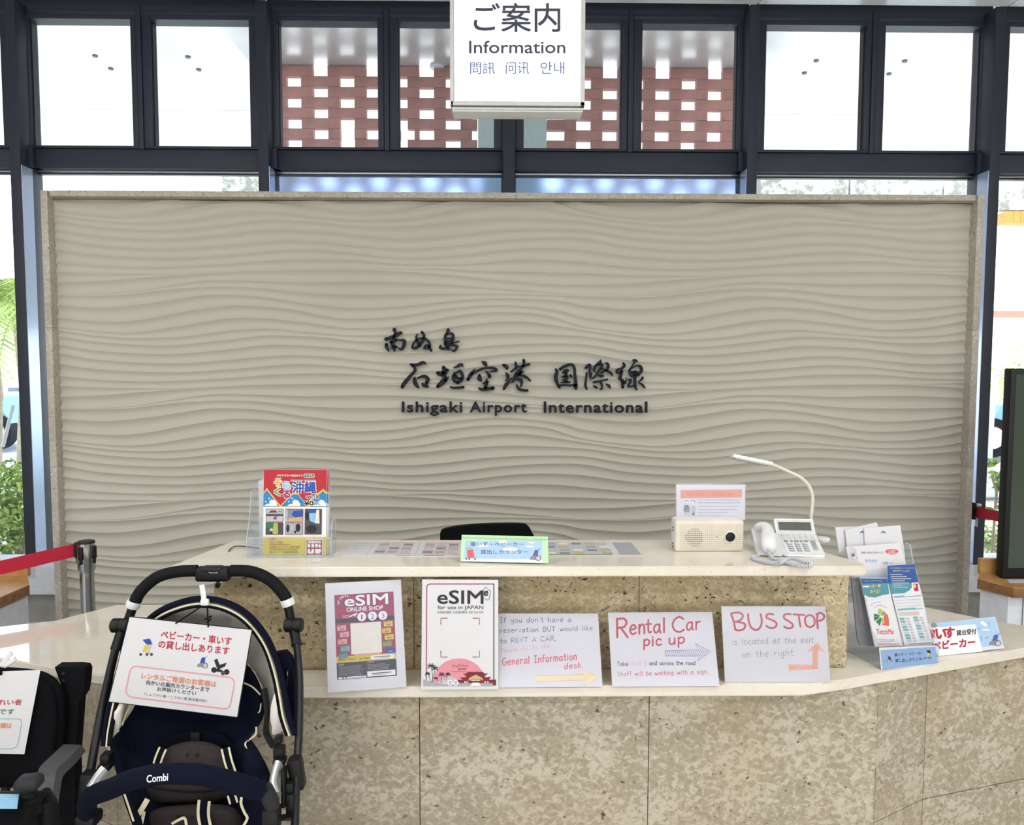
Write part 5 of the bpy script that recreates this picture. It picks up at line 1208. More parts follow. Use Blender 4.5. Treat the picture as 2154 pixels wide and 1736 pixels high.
lp3 = Plane(rkp(0, .140, .08), (e1.cross(Vector((0, 0, 1)) + back*.14)))
def f4(dx):
    def g(P): P.line([(552 + dx, 198), (568 + dx, 184), (588 + dx, 200)], 12, 'p_royal')
    return g
leaflet('envelope', 'white envelope with small blue mark, right rear of the brochure rack', lp3, [(375, 150), (740, 122), (775, 330), (800, 520), (400, 520)], o8, f4(0), cat='envelope')
lp4 = Plane(rkp(0, .147, .08), (e1.cross(Vector((0, 0, 1)) + back*.14)))
leaflet('envelope', 'white envelope with a blue mark, tucked behind the other one in the rack', lp4, [(185, 170), (500, 92), (515, 130), (520, 400), (210, 400)], o8, f4(-215), cat='envelope')
lp5 = Plane(rkp(0, .156, .08), (e1.cross(Vector((0, 0, 1)) + back*.14)))
leaflet('envelope', 'leftmost plain white envelope standing at the back of the brochure rack', lp5, [(83, 142), (370, 130), (380, 400), (120, 400)], o8, None, cat='envelope')
mat('booklet_grey', '77777c', .5)
lp6 = Plane(rkp(0, .060, .03), (e1.cross(Vector((0, 0, 1)) + back*.25)))
def f5(P):
    P.text('10', 110, 262, 180, 320, 'p_dgrey', .02)
    for k, c_ in enumerate('いつでも誰でもどこへでも'): P.text(c_, 130 + k*5, 385 + k*50, 152 + k*5, 420 + k*50, 'ink_magenta' if k > 2 else 'p_dgrey')
    P.line([(185, 500), (260, 960)], 3, 'p_lgrey')
leaflet('booklet', 'grey booklet with upright lettering, far left of the brochure rack', lp6, [(80, 262), (235, 262), (430, 1300), (215, 1285), (170, 1190)], o6, f5, 'booklet_grey', cat='booklet')
# ---- tent sign on the right
b1, b2 = at_z(*o7(210, 1150), LZ + .001), at_z(*o7(2000, 990), LZ + .001)
pt_ = lean_plane(b1, b2, .30)
t = thing('desk_sign', 'sky blue tent sign with big red lettering, right of the brochure rack', 'sign', b1)
sq = [(150, 375), (1735, 205), (1960, 955), (345, 1130)]
f3 = [pt_.at(*o7(*c)) for c in sq]
mb = MB(); mb.slab(f3, pt_.n * -.0012, 'paper')
bk_r = at_z(*o7(2010, 985), LZ + .001) + Vector((.01, .05, 0)); bk_l = bk_r + (f3[3] - f3[2]); bk_l.z = bk_r.z = LZ + .001
mb.slab([f3[0], f3[1], bk_r, bk_l], (0, .0008, .0003), 'paper'); mb.build('card', t)
P = Print(pt_); P.tf = o7
P.poly([(280, 350), (1720, 225), (1920, 880), (350, 1010)], 'p_sky'); P.layer(); P.poly([(180, 470), (1265, 380), (1440, 1030), (380, 1140)], 'p_white'); P.disc(1515, 515, 100, 'p_cream', 24); P.disc(270, 405, 75, 'p_grey', 60); P.layer()
P.poly([(1360, 350), (1440, 300), (1470, 330), (1560, 380), (1590, 400), (1480, 395), (1545, 440), (1500, 440), (1420, 385)], 'p_white'); P.line([(1570, 345), (1585, 405)], 12, 'p_violet')
P.text('車', 185, 500, 300, 720, 'ink_crimson', .05); P.text('い', 318, 500, 555, 722, 'ink_crimson', .05, sk=.06); P.text('す', 530, 460, 755, 700, 'ink_crimson', .05, sk=.06)
P.text('貸出受付', 812, 525, 1280, 655, 'ink_black', .03, ris=-.09)
P.text('ベビーカー', 250, 800, 1250, 990, 'ink_crimson', .05, ris=-.10)
P.line([(1312, 485), (1388, 470)], 9, 'ink_navy'); P.line([(1490, 710), (1570, 695)], 9, 'ink_navy'); P.line([(1370, 680), (1412, 690), (1415, 740), (1402, 765)], 8, 'ink_navy', True)
mini_chair(P, 1720, 760, 185); P.build('lettering', t)
# ================================================================ PUSHCHAIR
pc = thing('stroller', 'navy and black baby stroller with beige piping, parked in front of the counter', 'stroller', (at_y(420, 1700, 1.75).x, 1.75, 0))
def pp(l, y=None, n=6):
    """list of (px, py, y[, r]) -> smooth 3D points"""
    s_ = spline(l, n); return [at_y(q[0], q[1], q[2]) for q in s_], [q[3] for q in s_] if len(l[0]) > 3 else None
HY = 2.02
pts, _ = pp([(284, 1266, HY), (297, 1243, HY), (330, 1215, HY), (372, 1203, HY), (415, 1201, HY)])
tube('handle_grip', pts, .0150, 'black_rubber', pc, 16)
pts, _ = pp([(485, 1201, HY), (528, 1203, HY), (566, 1219, HY), (592, 1244, HY), (607, 1268, HY)])
tube('handle_grip', pts, .0150, 'black_rubber', pc, 16)
c_ = at_y(449, 1207, HY); mb = MB(); mb.rbox(c_, (.085, .034, .036), .008, 'black_plastic', seg=3); mb.rbox(c_ + Vector((.0, -.004, .014)), (.05, .03, .012), .004, 'dark_grey_plastic')
hub = mb.build('handle_housing', pc, True)
pl = Plane((0, HY - .0175, 0), (0, -1, 0)); P = Print(pl)
P.poly([(434, 1195.5), (463, 1195.5), (462, 1199), (456, 1206), (441, 1206), (435, 1199)], 'silver'); P.layer(); P.poly([(436, 1196.8), (461, 1196.8), (460, 1199.5), (455, 1204.8), (442, 1204.8), (437, 1199.5)], 'black_plastic'); P.layer()
P.text('Combi', 441, 1197.5, 457, 1201.5, 'silver'); P.build('badge', hub)
mb = MB(); q = at_y(459, 1228, HY - .005); mb.rbox(q, (.012, .012, .022), .004, 'black_plastic', Matrix.Rotation(.3, 3, 'Y')); mb.build('lock_button', hub, True)
mb = MB(); mb.box(at_y(449, 1222, HY), (.05, .02, .006), 'p_lgrey'); mb.build('label_strip', hub)
for a, b, s_ in ((281, 1270, 1), (605, 1266, -1)):
    d_ = (at_y(a + 3*s_, b - 8, HY) - at_y(a - 5*s_, b + 14, HY)).normalized(); q = at_y(a, b, HY)
    mb = MB(); mb.lathe(q - d_*.006, [(.0165, -.004), (.0175, 0), (.0175, .010), (.0165, .014)], 'white_plastic', 18, d_); mb.build('white_tape_ring', pc, True)
    e = [(a - 2*s_, b + 8, HY), (a - 8*s_, b + 28, HY), (a - 12*s_, b + 50, HY)]
    if s_ < 0: e = [(606, 1276, HY), (611, 1300, HY), (615, 1318, HY)]
    else: e = [(279, 1279, HY), (271, 1302, HY), (264, 1320, HY)]
    pts, _ = pp(e); tube('handle_tube', pts, .0115, 'black_plastic', pc, 12)
for a, b in ((254, 1316), (618, 1315)):
    q = at_y(a, b, HY - .01); mb = MB(); mb.lathe(q, [(0, -.023), (.014, -.023), (.018, -.019), (.018, -.003), (.0165, -.002), (.0165, .002), (.018, .003), (.018, .019), (.014, .023), (0, .023)], 'black_plastic', 22, (1, 0, 0)); mb.build('hinge', pc, True)
L1 = [(256, 1326, HY - .01, .013), (250, 1345, 2.0, .0125), (243, 1368, 1.99, .0135)]
R1 = [(618, 1326, HY - .01, .013), (622, 1345, 2.0, .0125), (624, 1358, 1.99, .0135)]
for l in (L1, R1): pts, r_ = pp(l); tube('hinge_arm', pts, r_, 'black_plastic', pc, 12)
L2 = [(243, 1366, 1.99), (228, 1430, 1.95), (205, 1540, 1.88), (186, 1650, 1.81), (176, 1720, 1.77)]
R2 = [(624, 1356, 1.99), (630, 1430, 1.95), (629, 1540, 1.88), (624, 1620, 1.82), (621, 1730, 1.77)]
mat('tube_black', '232428', .4, .3)
for l, sx_ in ((L2, 1), (R2, -1)):
    pts, _ = pp(l); end = pts[-1]; pts = pts + [end + Vector((.0, -.16, -.28)), Vector((end.x, 1.44, .12))]
    mb = MB(); mb.tube(pts, .0125, 'tube_black', 12, flat=.75); mb.build('push_tube', pc, True)
    q = at_y(l[3][0], l[3][1] + 6, l[3][2]); d_ = (pts[-3] - pts[-6]).normalized()
    mb = MB(); mb.rbox(q, (.032, .036, .075), .007, 'black_plastic', Matrix.Rotation(.12*sx_, 3, 'Y')); mb.build('tube_joint', pc, True)
    for yw, nm in ((1.44, 'front_wheel'), (2.0, 'rear_wheel')):
        w_ = MB(); w_.lathe((end.x - .012, yw, .075), [(.0, 0), (.045, 0), (.06, -.002), (.075, .002), (.075, .022), (.06, .026), (.045, .024), (0, .024)], 'black_rubber', 26, (1, 0, 0)); wh = w_.build(nm, pc, True)
        w_ = MB(); w_.lathe((end.x - .016, yw, .075), [(0, 0), (.05, 0), (.05, .032), (0, .032)], 'p_lgrey', 20, (1, 0, 0)); w_.build('wheel_hub', wh, True)
    tube('rear_leg', [end + Vector((0, 0, -.02)), Vector((end.x, 1.86, .35)), Vector((end.x, 2.0, .08))], .012, 'tube_black', pc, 10)
lx_, rx2 = at_y(176, 1720, 1.77).x, at_y(621, 1730, 1.77).x
tube('axle', [(lx_, 2.0, .10), (rx2, 2.0, .10)], .009, 'tube_black', pc, 8); tube('footrest_bar', [(lx_, 1.47, .2), (rx2, 1.47, .2)], .010, 'tube_black', pc, 8)
tube('seat_bar', [(lx_, 1.78, .50), (rx2, 1.78, .50)], .010, 'tube_black', pc, 8)
bk = box('basket', ((lx_+rx2)/2, 1.76, .22), (rx2-lx_-.05, .36, .14), 'navy_dark_fabric', pc, r=.02)
# canopy: hoop, inside lining, outer shell
CY = 1.93
hoop = [(222, 1568, CY - .06), (226, 1530, CY - .04), (238, 1470, CY - .02), (258, 1400, CY), (290, 1335, CY), (330, 1293, CY), (380, 1270, CY), (428, 1262, CY), (480, 1272, CY), (525, 1300, CY), (563, 1350, CY), (585, 1410, CY), (596, 1460, CY - .02), (604, 1505, CY - .04), (617, 1545, CY - .06)]
back = [(262, 1530, 2.00), (264, 1500, 2.03), (272, 1455, 2.05), (290, 1420, 2.06), (315, 1395, 2.07), (350, 1372, 2.07), (390, 1360, 2.07), (428, 1356, 2.07), (465, 1360, 2.07), (500, 1375, 2.07), (530, 1400, 2.06), (548, 1430, 2.05), (560, 1460, 2.04), (572, 1490, 2.03), (585, 1520, 2.01)]
H3, _ = pp(hoop, n=5); B3_, _ = pp(back, n=5)
mid_out = [h.lerp(b, .5) + (h - Vector((at_y(428, 1500, CY).x, CY, at_y(428, 1500, CY).z))).normalized() * .020 for h, b in zip(H3, B3_)]
mb = MB(); mb.grid([[h + Vector((0, .004, 0)) for h in H3], [m_ + Vector((0, 0, .004)) for m_ in mid_out], [b + Vector((0, .006, .004)) for b in B3_]], 'navy_fabric'); mb.build('canopy', pc, True, angle=80)
rows = []
for t_ in (0, .25, .5, .75, 1):
    r_ = []
    for i, (h, b) in enumerate(zip(H3, B3_)):
        p = h.lerp(b, t_); k = math.sin(t_*PI); d_ = (h - Vector((at_y(428, 1500, CY).x, CY, at_y(428, 1500, CY).z))).normalized()
        p = p + d_*(.012*k - .004 - .006*k*math.sin(i*.9)*(t_ > .2)); r_.append(p)
    rows.append(r_)
mb = MB(); mb.grid([[p + Vector((0, -.001, 0)) for p in r_] for r_ in rows], 'grey_lining'); mb.build('canopy_lining', pc, True, angle=80)
def offs(P_, k, dy): 
    c0 = Vector((at_y(424, 1520, CY).x, CY, at_y(424, 1520, CY).z)); return [p + Vector(((p - c0).x, 0, (p - c0).z)).normalized()*k + Vector((0, dy, 0)) for p in P_]
mb = MB(); mb.tube(offs(H3, .004, -.002), .0105, 'navy_fabric', 10, flat=.6); rim = mb.build('canopy_rim', pc, True)
mb = MB(); mb.tube(offs(H3, -.007, -.010), .0026, 'cream_piping', 8); mb.build('piping', rim, True)
mb = MB(); mb.tube(offs(H3, -.012, -.006), .0062, 'black_fabric', 8); mb.build('inner_binding', rim, True)
# right side flap with zip, dangling lining ends
mb = MB(); mb.slab([at_y(*c, 1.97) for c in ((578, 1375), (600, 1372), (612, 1385), (618, 1405), (620, 1500), (616, 1548), (604, 1515), (596, 1455), (590, 1410))], (0, .02, 0), 'navy_fabric'); fl = mb.build('side_flap', pc)
tube('zip_pull', [at_y(605, 1408, 1.958), at_y(603, 1442, 1.958)], .003, 'black_plastic', fl, 6); tube('zip', [at_y(604.5, 1413, 1.954), at_y(604, 1421, 1.954)], .0012, 'silver', fl, 6)
for pts_ in ([(577, 1460), (590, 1462), (598, 1500), (606, 1530), (592, 1540), (574, 1546), (572, 1530), (568, 1512), (570, 1485)], [(238, 1480), (258, 1480), (256, 1500), (246, 1542), (224, 1536), (230, 1505)]):
    q = [(a, b) for a, b in pts_]; cxm = sum(a for a, b in q)/len(q); cym = sum(b for a, b in q)/len(q)
    mb = MB(); ctr = at_y(cxm, cym, 1.885); ring_ = [at_y(a, b, 1.905) for a, b in [c[:2] for c in spline(q + [q[0]], 3)[:-1]]]
    mb.add([ctr] + ring_, [(0, 1+i, 1+(i+1) % len(ring_)) for i in range(len(ring_))], 'grey_lining'); mb.slab(ring_, (0, .01, 0), 'grey_lining'); mb.build('lining_flap', pc, True, angle=50)
# seat shell: rows of (py, left px, right px, centre depth, edge depth)
shell = [(1395, 318, 500, 2.03, 1.99), (1430, 300, 530, 2.03, 1.98), (1480, 286, 548, 2.02, 1.95), (1525, 258, 545, 2.00, 1.92), (1562, 233, 520, 1.98, 1.89), (1590, 236, 535, 1.96, 1.86), (1640, 248, 560, 1.93, 1.83), (1690, 262, 570, 1.90, 1.79), (1736, 278, 575, 1.87, 1.76), (1800, 292, 572, 1.82, 1.74), (1860, 300, 565, 1.72, 1.70)]
rows = []
for py, l_, r_, yc_, ye in [tuple(q) for q in spline(shell, 3)]:
    row = []
    for k in range(17):
        t_ = k/16; e = abs(2*t_-1); y_ = yc_ + (ye-yc_)*(e**3) + .004*math.sin(t_*20 + py*.05); row.append(at_y(l_ + (r_-l_)*t_, py, y_))
    rows.append(row)
mb = MB(); mb.grid(rows, 'navy_fabric'); mb.grid([[p + Vector((0, .03, 0)) for p in r_] for r_ in rows], 'navy_dark_fabric')
for e in ([r_[0] for r_ in rows], [r_[-1] for r_ in rows], rows[0], rows[-1]): mb.grid([e, [p + Vector((0, .03, 0)) for p in e]], 'navy_fabric')
seat = mb.build('seat_liner', pc, True, angle=60)
def ptube(name, l, r_, m, parent, n=6, seg=8, **k): pts, _ = pp(l, n=n); return tube(name, pts, r_, m, parent, seg, **k)
ptube('piping', [(278, 1478, 1.935), (266, 1500, 1.925), (257, 1526, 1.915)], .0022, 'cream_piping', seat)
ptube('piping', [(250, 1537, 1.905), (238, 1548, 1.90), (229, 1560, 1.89), (230, 1580, 1.875), (238, 1605, 1.86), (249, 1635, 1.84), (262, 1672, 1.80), (281, 1728, 1.76)], .0022, 'cream_piping', seat)
ptube('piping', [(508, 1435, 1.955), (530, 1445, 1.95), (548, 1462, 1.945)], .0020, 'cream_piping', seat); ptube('piping', [(549, 1480, 1.94), (547, 1495, 1.935), (543, 1500, 1.93)], .0018, 'cream_piping', seat)
ptube('piping', [(539, 1530, 1.92), (538, 1545, 1.905), (528, 1554, 1.90), (517, 1563, 1.89), (517, 1570, 1.885), (524, 1577, 1.88)], .0022, 'cream_piping', seat)
# wings and padded bolsters
def pad(name, outline, y, bulge, m, parent, th=.02, n=3):
    o_ = [c[:2] for c in spline(outline + [outline[0]], n)[:-1]]; cxm = sum(a for a, b in o_)/len(o_); cym = sum(b for a, b in o_)/len(o_); mb = MB()
    rings = []
    for s_, dy in ((1, th), (1.0, 0), (.93, -bulge*.45), (.78, -bulge*.75), (.5, -bulge*.93), (.2, -bulge)):
        rings.append([at_y(cxm + (a-cxm)*s_, cym + (b-cym)*s_, y + dy) for a, b in o_])
    mb.grid([r_ + [r_[0]] for r_ in rings], m); mb.add(rings[-1], [list(range(len(o_)))], m); mb.add(rings[0], [list(range(len(o_)))], m); return mb.build(name, parent, True, angle=75)
pad('headrest', [(330, 1575), (345, 1550), (380, 1537), (413, 1532), (450, 1537), (480, 1550), (500, 1572), (470, 1580), (360, 1582)], 1.955, .03, 'navy_dark_fabric', pc)
pad('side_bolster', [(512, 1590), (520, 1578), (535, 1578), (550, 1592), (562, 1615), (560, 1655), (520, 1650), (512, 1620)], 1.87, .03, 'navy_fabric', pc)
box('buckle', at_y(411, 1550, 1.92), (.022, .006, .020), 'dark_grey_plastic', pc, r=.002)
hp_ = pad('head_cushion', [(325, 1615), (335, 1590), (355, 1572), (385, 1562), (415, 1559), (450, 1565), (475, 1580), (490, 1605), (493, 1640), (487, 1665), (465, 1685), (430, 1692), (380, 1692), (335, 1690), (312, 1680), (308, 1650)], 1.885, .035, 'brown_fabric', pc, .03)
ptube('seam', [(308, 1652, 1.855), (330, 1660, 1.850), (405, 1667, 1.848), (470, 1660, 1.85), (490, 1650, 1.855)], .0015, 'black_fabric', hp_)
for y_, r_ in ((1588, 13), (1604, 20)):
    for sx_ in (-1, 1):
        q = at_y(404 + sx_*r_*.8, y_, 1.853); mb = MB(); mb.lathe(q, [(.0032, 0), (.0032, .002), (.0018, .003)], 'black_plastic', 8, (0, -1, 0)); mb.build('vent_eyelet', hp_)
bp_ = pad('body_cushion', [(300, 1740), (310, 1715), (335, 1700), (380, 1694), (430, 1692), (480, 1695), (505, 1712), (515, 1740), (505, 1800), (420, 1830), (320, 1810)], 1.85, .035, 'brown_fabric', pc, .03)
for x_ in (372, 384, 404): q = at_y(x_, 1716 + (x_ % 5), 1.813); mb = MB(); mb.lathe(q, [(.0035, 0), (.0035, .002), (.002, .003)], 'black_plastic', 8, (0, -1, 0)); mb.build('vent_eyelet', bp_)
# harness webbing with cream edges
def strap(l, w_, nm='harness_strap', parent=None, edge=True):
    pts, _ = pp(l, n=5); mb = MB(); sd = Vector((1, 0, 0))
    rows = []
    for i, p in enumerate(pts):
        t_ = (pts[min(i+1, len(pts)-1)] - pts[max(i-1, 0)]).normalized(); s_ = t_.cross(Vector((0, 1, 0))).normalized(); rows.append((p - s_*w_/2, p + s_*w_/2, s_))
    for off0, off1, m, dy in ((0, 1, 'navy_dark_fabric', 0), (0, .22, 'cream_piping', -.0012), (.78, 1, 'cream_piping', -.0012)) if edge else ((0, 1, 'cream_piping', 0),):
        A = [a.lerp(b, off0) + Vector((0, dy, 0)) for a, b, s_ in rows]; B = [a.lerp(b, off1) + Vector((0, dy, 0)) for a, b, s_ in rows]
        mb.grid([A, B], m); mb.grid([[p + Vector((0, .0015, 0)) for p in A], [p + Vector((0, .0015, 0)) for p in B]], m)
    return mb.build(nm, parent or pc, fixn=False)
strap([(474, 1574, 1.845), (480, 1600, 1.84), (488, 1625, 1.84), (494, 1650, 1.84)], .022); strap([(343, 1574, 1.85), (336, 1590, 1.845), (330, 1608, 1.845)], .020)
strap([(430, 1684, 1.80), (428, 1705, 1.80), (429, 1722, 1.80), (434, 1745, 1.80)], .030); strap([(487, 1672, 1.82), (492, 1690, 1.82)], .022)
strap([(508, 1677, 1.80), (507, 1692, 1.795), (514, 1710, 1.79), (520, 1722, 1.785), (512, 1738, 1.78)], .006, edge=False)
strap([(310, 1682, 1.81), (302, 1696, 1.805), (292, 1712, 1.80), (278, 1734, 1.795)], .012, edge=False); strap([(303, 1708, 1.80), (300, 1722, 1.80), (296, 1740, 1.795)], .007, edge=False)
strap([(361, 1734, 1.805), (375, 1726, 1.80), (388, 1722, 1.80), (392, 1738, 1.80)], .006, edge=False)
# bumper bar with maker's word
bar = [(184, 1712, 1.76, .019), (184, 1690, 1.74, .021), (196, 1674, 1.71, .0215), (232, 1660, 1.67, .0215), (275, 1642, 1.63, .0212), (330, 1630, 1.60, .0210), (372, 1628, 1.59, .0208), (420, 1630, 1.59, .0208), (470, 1641, 1.60, .0210), (515, 1654, 1.62, .0210), (547, 1664, 1.64, .0205)]
pts, r_ = pp(bar); bb = tube('bumper_bar', pts, r_, 'navy_fabric', pc, 20)
mb = MB(); mb.rbox(at_y(566, 1678, 1.665), (.030, .05, .052), .010, 'dark_grey_plastic', Matrix.Rotation(-.45, 3, 'Y') @ Matrix.Rotation(.3, 3, 'Z'), seg=3); mb.build('bar_end_cap', bb, True)
mb = MB(); mb.rbox(at_y(187, 1722, 1.77), (.045, .05, .028), .008, 'black_plastic', seg=3); mb.build('bar_end_cap', bb, True)
pl = plane3(at_y(309, 1640, 1.578), at_y(353, 1634, 1.571), at_y(330, 1600, 1.575)); P = Print(pl, base=.0008); P.text('Combi', 309, 1631, 354, 1646.5, 'p_white', .02, ris=-.10, shear=.05); P.build('lettering', bb)
# silver side arms and black clamps
mat('satin_silver', 'cfd1d4', .3, .6)
for pl_ in ([(222, 1620, 1.80), (212, 1632, 1.79), (202, 1646, 1.78), (193, 1660, 1.77)], [(586, 1606, 1.80), (579, 1630, 1.78), (576, 1650, 1.765), (583, 1672, 1.75)]):
    pts, _ = pp(pl_); mb = MB(); mb.tube(pts, .0165, 'satin_silver', 14, flat=.55); mb.build('side_arm', pc, True)
for (a, b, y_, d_) in ((588, 1582, 1.83, (.024, .03, .026)), (589, 1600, 1.82, (.028, .03, .014)), (586, 1558, 1.86, (.018, .03, .020)), (225, 1596, 1.84, (.022, .03, .028)), (222, 1612, 1.83, (.028, .03, .014)), (608, 1658, 1.80, (.026, .03, .036)), (613, 1688, 1.79, (.020, .03, .05)), (572, 1722, 1.74, (.034, .04, .05)), (602, 1720, 1.77, (.03, .02, .008)), (598, 1655, 1.79, (.010, .03, .09))):
    mb = MB(); mb.rbox(at_y(a, b, y_), d_, .004, 'black_plastic'); mb.build('frame_clamp', pc, True)
pts, _ = pp([(556, 1450, 1.93), (562, 1500, 1.92), (560, 1540, 1.92), (576, 1572, 1.90)]); mb = MB(); mb.tube(pts, .016, 'dark_grey_plastic', 10, flat=.35); mb.build('side_strap', pc, True)
# ---- the laminated sign hanging from the hood
SY = 1.895; pl = Plane((0, SY, 0), (0, -1, 0))
sg = thing('hanging_sign', 'laminated white stroller hire sign hung crooked over the stroller hood', 'sign', pl.at(380, 1480))
oP = crop(150, 1160, 3.013)
cn = [(370, 418), (1142, 500), (1050, 1050), (238, 952)]
board('sheet', pl, [oP(*c) for c in cn], 'paper', sg, .0012)
cx2 = sum(oP(*c)[0] for c in cn)/4; cy2 = sum(oP(*c)[1] for c in cn)/4
mb = MB(); mb.slab([pl.at(cx2 + (oP(*c)[0]-cx2)*1.015, cy2 + (oP(*c)[1]-cy2)*1.02, -.0008) for c in cn], pl.n * -.0012, 'dark_grey_plastic'); mb.build('laminate_edge', sg)
P = Print(pl); P.tf = oP; R_ = .118
P.text('ベビーカー・車いす', 572, 500, 1018, 552, 'ink_crimson', .025, ris=.10, sk=-.1)
P.text('の貸し出しあります', 556, 562, 1004, 612, 'ink_crimson', .025, ris=.10, sk=-.1)
mini_pram(P, 480, 625, 72, 'p_royal', 'p_yellow'); mini_chair(P, 830, 705, 46, 'p_royal', 1)
P.poly([(905, 690), (925, 680), (940, 720), (985, 705), (975, 730), (940, 745), (985, 770), (900, 760), (925, 745)], 'p_black'); P.disc(905, 752, 18, 'p_black'); P.disc(985, 765, 18, 'p_black'); P.disc(962, 772, 14, 'p_dgrey')
fr = [(405, 728), (1000, 798), (1034, 840), (1010, 965), (965, 998), (385, 925), (347, 880), (372, 760), (405, 728)]
P.line([(405, 728), (1000, 798), (1022, 808), (1034, 830), (1034, 845), (1010, 965), (1000, 988), (985, 997), (965, 998), (385, 925), (362, 915), (350, 900), (347, 880), (372, 760), (384, 738), (405, 728)], 9, 'ink_pink'); P.layer()
P.text('レンタルご希望のお客様は', 448, 768, 922, 806, 'ink_orange', .025, ris=R_, sk=-.1)
P.text('向かいの案内カウンターまで', 478, 815, 876, 845, 'ink_black', .012, ris=R_, sk=-.1)
P.text('お声掛けください', 546, 858, 792, 884, 'ink_black', .012, ris=R_, sk=-.1)
P.text('〈しょうがい者・こうれい者 観光案内所〉', 462, 893, 862, 912, 'p_dgrey', 0, ris=R_, sk=-.1)
P.build('lettering', sg)
for a, b in (((430, 1272, 1.905), (369, 1312, SY - .003)), ((436, 1272, 1.905), (438, 1320, SY - .003)), ((430, 1304, SY - .006), (445, 1296, SY - .006)), ((436, 1310, SY - .006), (444, 1302, SY - .006))):
    tube('string', [at_y(*a), at_y(*b)], .0018, 'black_fabric', sg, 6)
ck = thing('zip_tie_tag', 'white plastic clip tag fastened to the top of the stroller hood', 'clip', at_y(429, 1262, 1.90))
mb = MB(); mb.rbox(at_y(427.5, 1250, 1.905), (.013, .004, .046), .002, 'white_plastic', Matrix.Rotation(-.12, 3, 'Y')); mb.build('tail', ck, True)
mb = MB(); mb.rbox(at_y(431, 1267, 1.90), (.020, .012, .016), .004, 'white_plastic'); mb.build('head', ck, True)
# ================================================================ POWERED WHEELCHAIR (left edge of the picture)
wx0 = at_y(0, 1600, 1.95).x
wc = thing('wheelchair', 'black powered wheelchair with grey armrest and joystick, cut by the left edge', 'wheelchair', (wx0 - .1, 1.7, 0))
WYb = 1.99
pad('backrest', [(-190, 1420), (-140, 1408), (-80, 1403), (0, 1403), (60, 1407), (100, 1416), (128, 1440), (138, 1480), (136, 1540), (128, 1600), (115, 1652), (60, 1657), (-60, 1657), (-170, 1655), (-196, 1540)], WYb, .03, 'black_fabric', wc, .035)
pad('back_cushion', [(-170, 1430), (-60, 1416), (30, 1417), (85, 1428), (112, 1450), (122, 1500), (116, 1570), (100, 1640), (-150, 1640), (-180, 1540)], WYb - .02, .02, 'black_fabric', wc, .02)
mb = MB(); mb.slab([at_y(*c, WYb + .02) for c in ((115, 1404), (160, 1403.5), (176, 1406), (180, 1414), (178, 1440), (174, 1463), (166, 1475), (162, 1530), (157, 1600), (158, 1660), (156, 1800), (112, 1800), (112, 1600), (125, 1500), (128, 1440))], (0, .035, 0), 'black_fabric'); ph2 = mb.build('side_bag', wc)
for a, b in ((134, 1417), (134, 1432)):
    mb = MB(); mb.lathe(at_y(a, b, WYb + .02), [(.004, 0), (.004, .003), (.002, .004)], 'dark_grey_plastic', 10, (0, -1, 0)); mb.build('snap', ph2, True)
mat('arm_grey', '414246', .6, 0, var=.05, bmp=.0002, bscale=900)
# armrest pad
TL_ = [(134, 1566, 1.86), (108, 1590, 1.72), (84, 1614, 1.60), (79, 1634, 1.56), (77, 1690, 1.53)]
TR2 = [(170, 1567, 1.86), (148, 1592, 1.72), (122, 1616, 1.60), (116, 1636, 1.56), (108, 1690, 1.53)]
A_ = pp(TL_, n=4)[0]; B_ = pp(TR2, n=4)[0]; mb = MB()
dn = [Vector((.006, .004, -.022))]*len(A_)
mb.grid([A_, B_], 'arm_grey'); mb.grid([B_, [p + Vector((.008, .006, -.018)) for p in B_]], 'arm_grey'); mb.grid([[p + Vector((.008, .006, -.018)) for p in B_], [p + Vector((0, .01, -.02)) for p in A_]], 'arm_grey'); mb.grid([[p + Vector((0, .01, -.02)) for p in A_], A_], 'arm_grey')
mb.add([A_[0], B_[0], B_[0] + Vector((.008, .006, -.018)), A_[0] + Vector((0, .01, -.02))], [(0, 1, 2, 3)], 'arm_grey'); mb.build('armrest', wc, True, angle=30)
# control box + joystick
mat('soft_black', '060608', .6, spec=.2)
mb = MB(); c0 = at_y(5, 1742, 1.35)
mb.rbox(Vector((c0.x, 1.36, c0.z)), (.10, .10, .062), .008, 'soft_black', Matrix.Rotation(math.radians(12), 3, 'X')); mb.build('control_box', wc, True)
mb = MB(); mb.slab([at_y(a, b, y) for a, b, y in ((-30, 1702, 1.315), (0, 1672, 1.375), (40, 1673, 1.375), (36, 1702, 1.315))], (0, 0, .0015), 'p_cyan'); mb.build('control_display', wc)
mb = MB(); mb.tube([at_y(a, b, y) for a, b, y in ((96, 1668, 1.42), (98, 1690, 1.40), (100, 1740, 1.40))], [.012, .022, .026], 'soft_black', 18, flat=.8); mb.build('motor_cover', wc, True)
j = at_y(62, 1680, 1.38); mb = MB(); mb.lathe(j + Vector((0, 0, -.022)), [(.026, 0), (.024, .010), (.017, .014), (.020, .019), (.014, .024), (.015, .03), (.011, .036)], 'soft_black', 20); mb.build('joystick_boot', wc, True)
mb = MB(); k_ = at_y(61, 1647, 1.375); mb.rbox(k_, (.043, .036, .023), .010, 'dark_grey_plastic', Matrix.Rotation(.12, 3, 'X') @ Matrix.Rotation(-.12, 3, 'Y'), seg=4); mb.build('joystick_knob', wc, True)
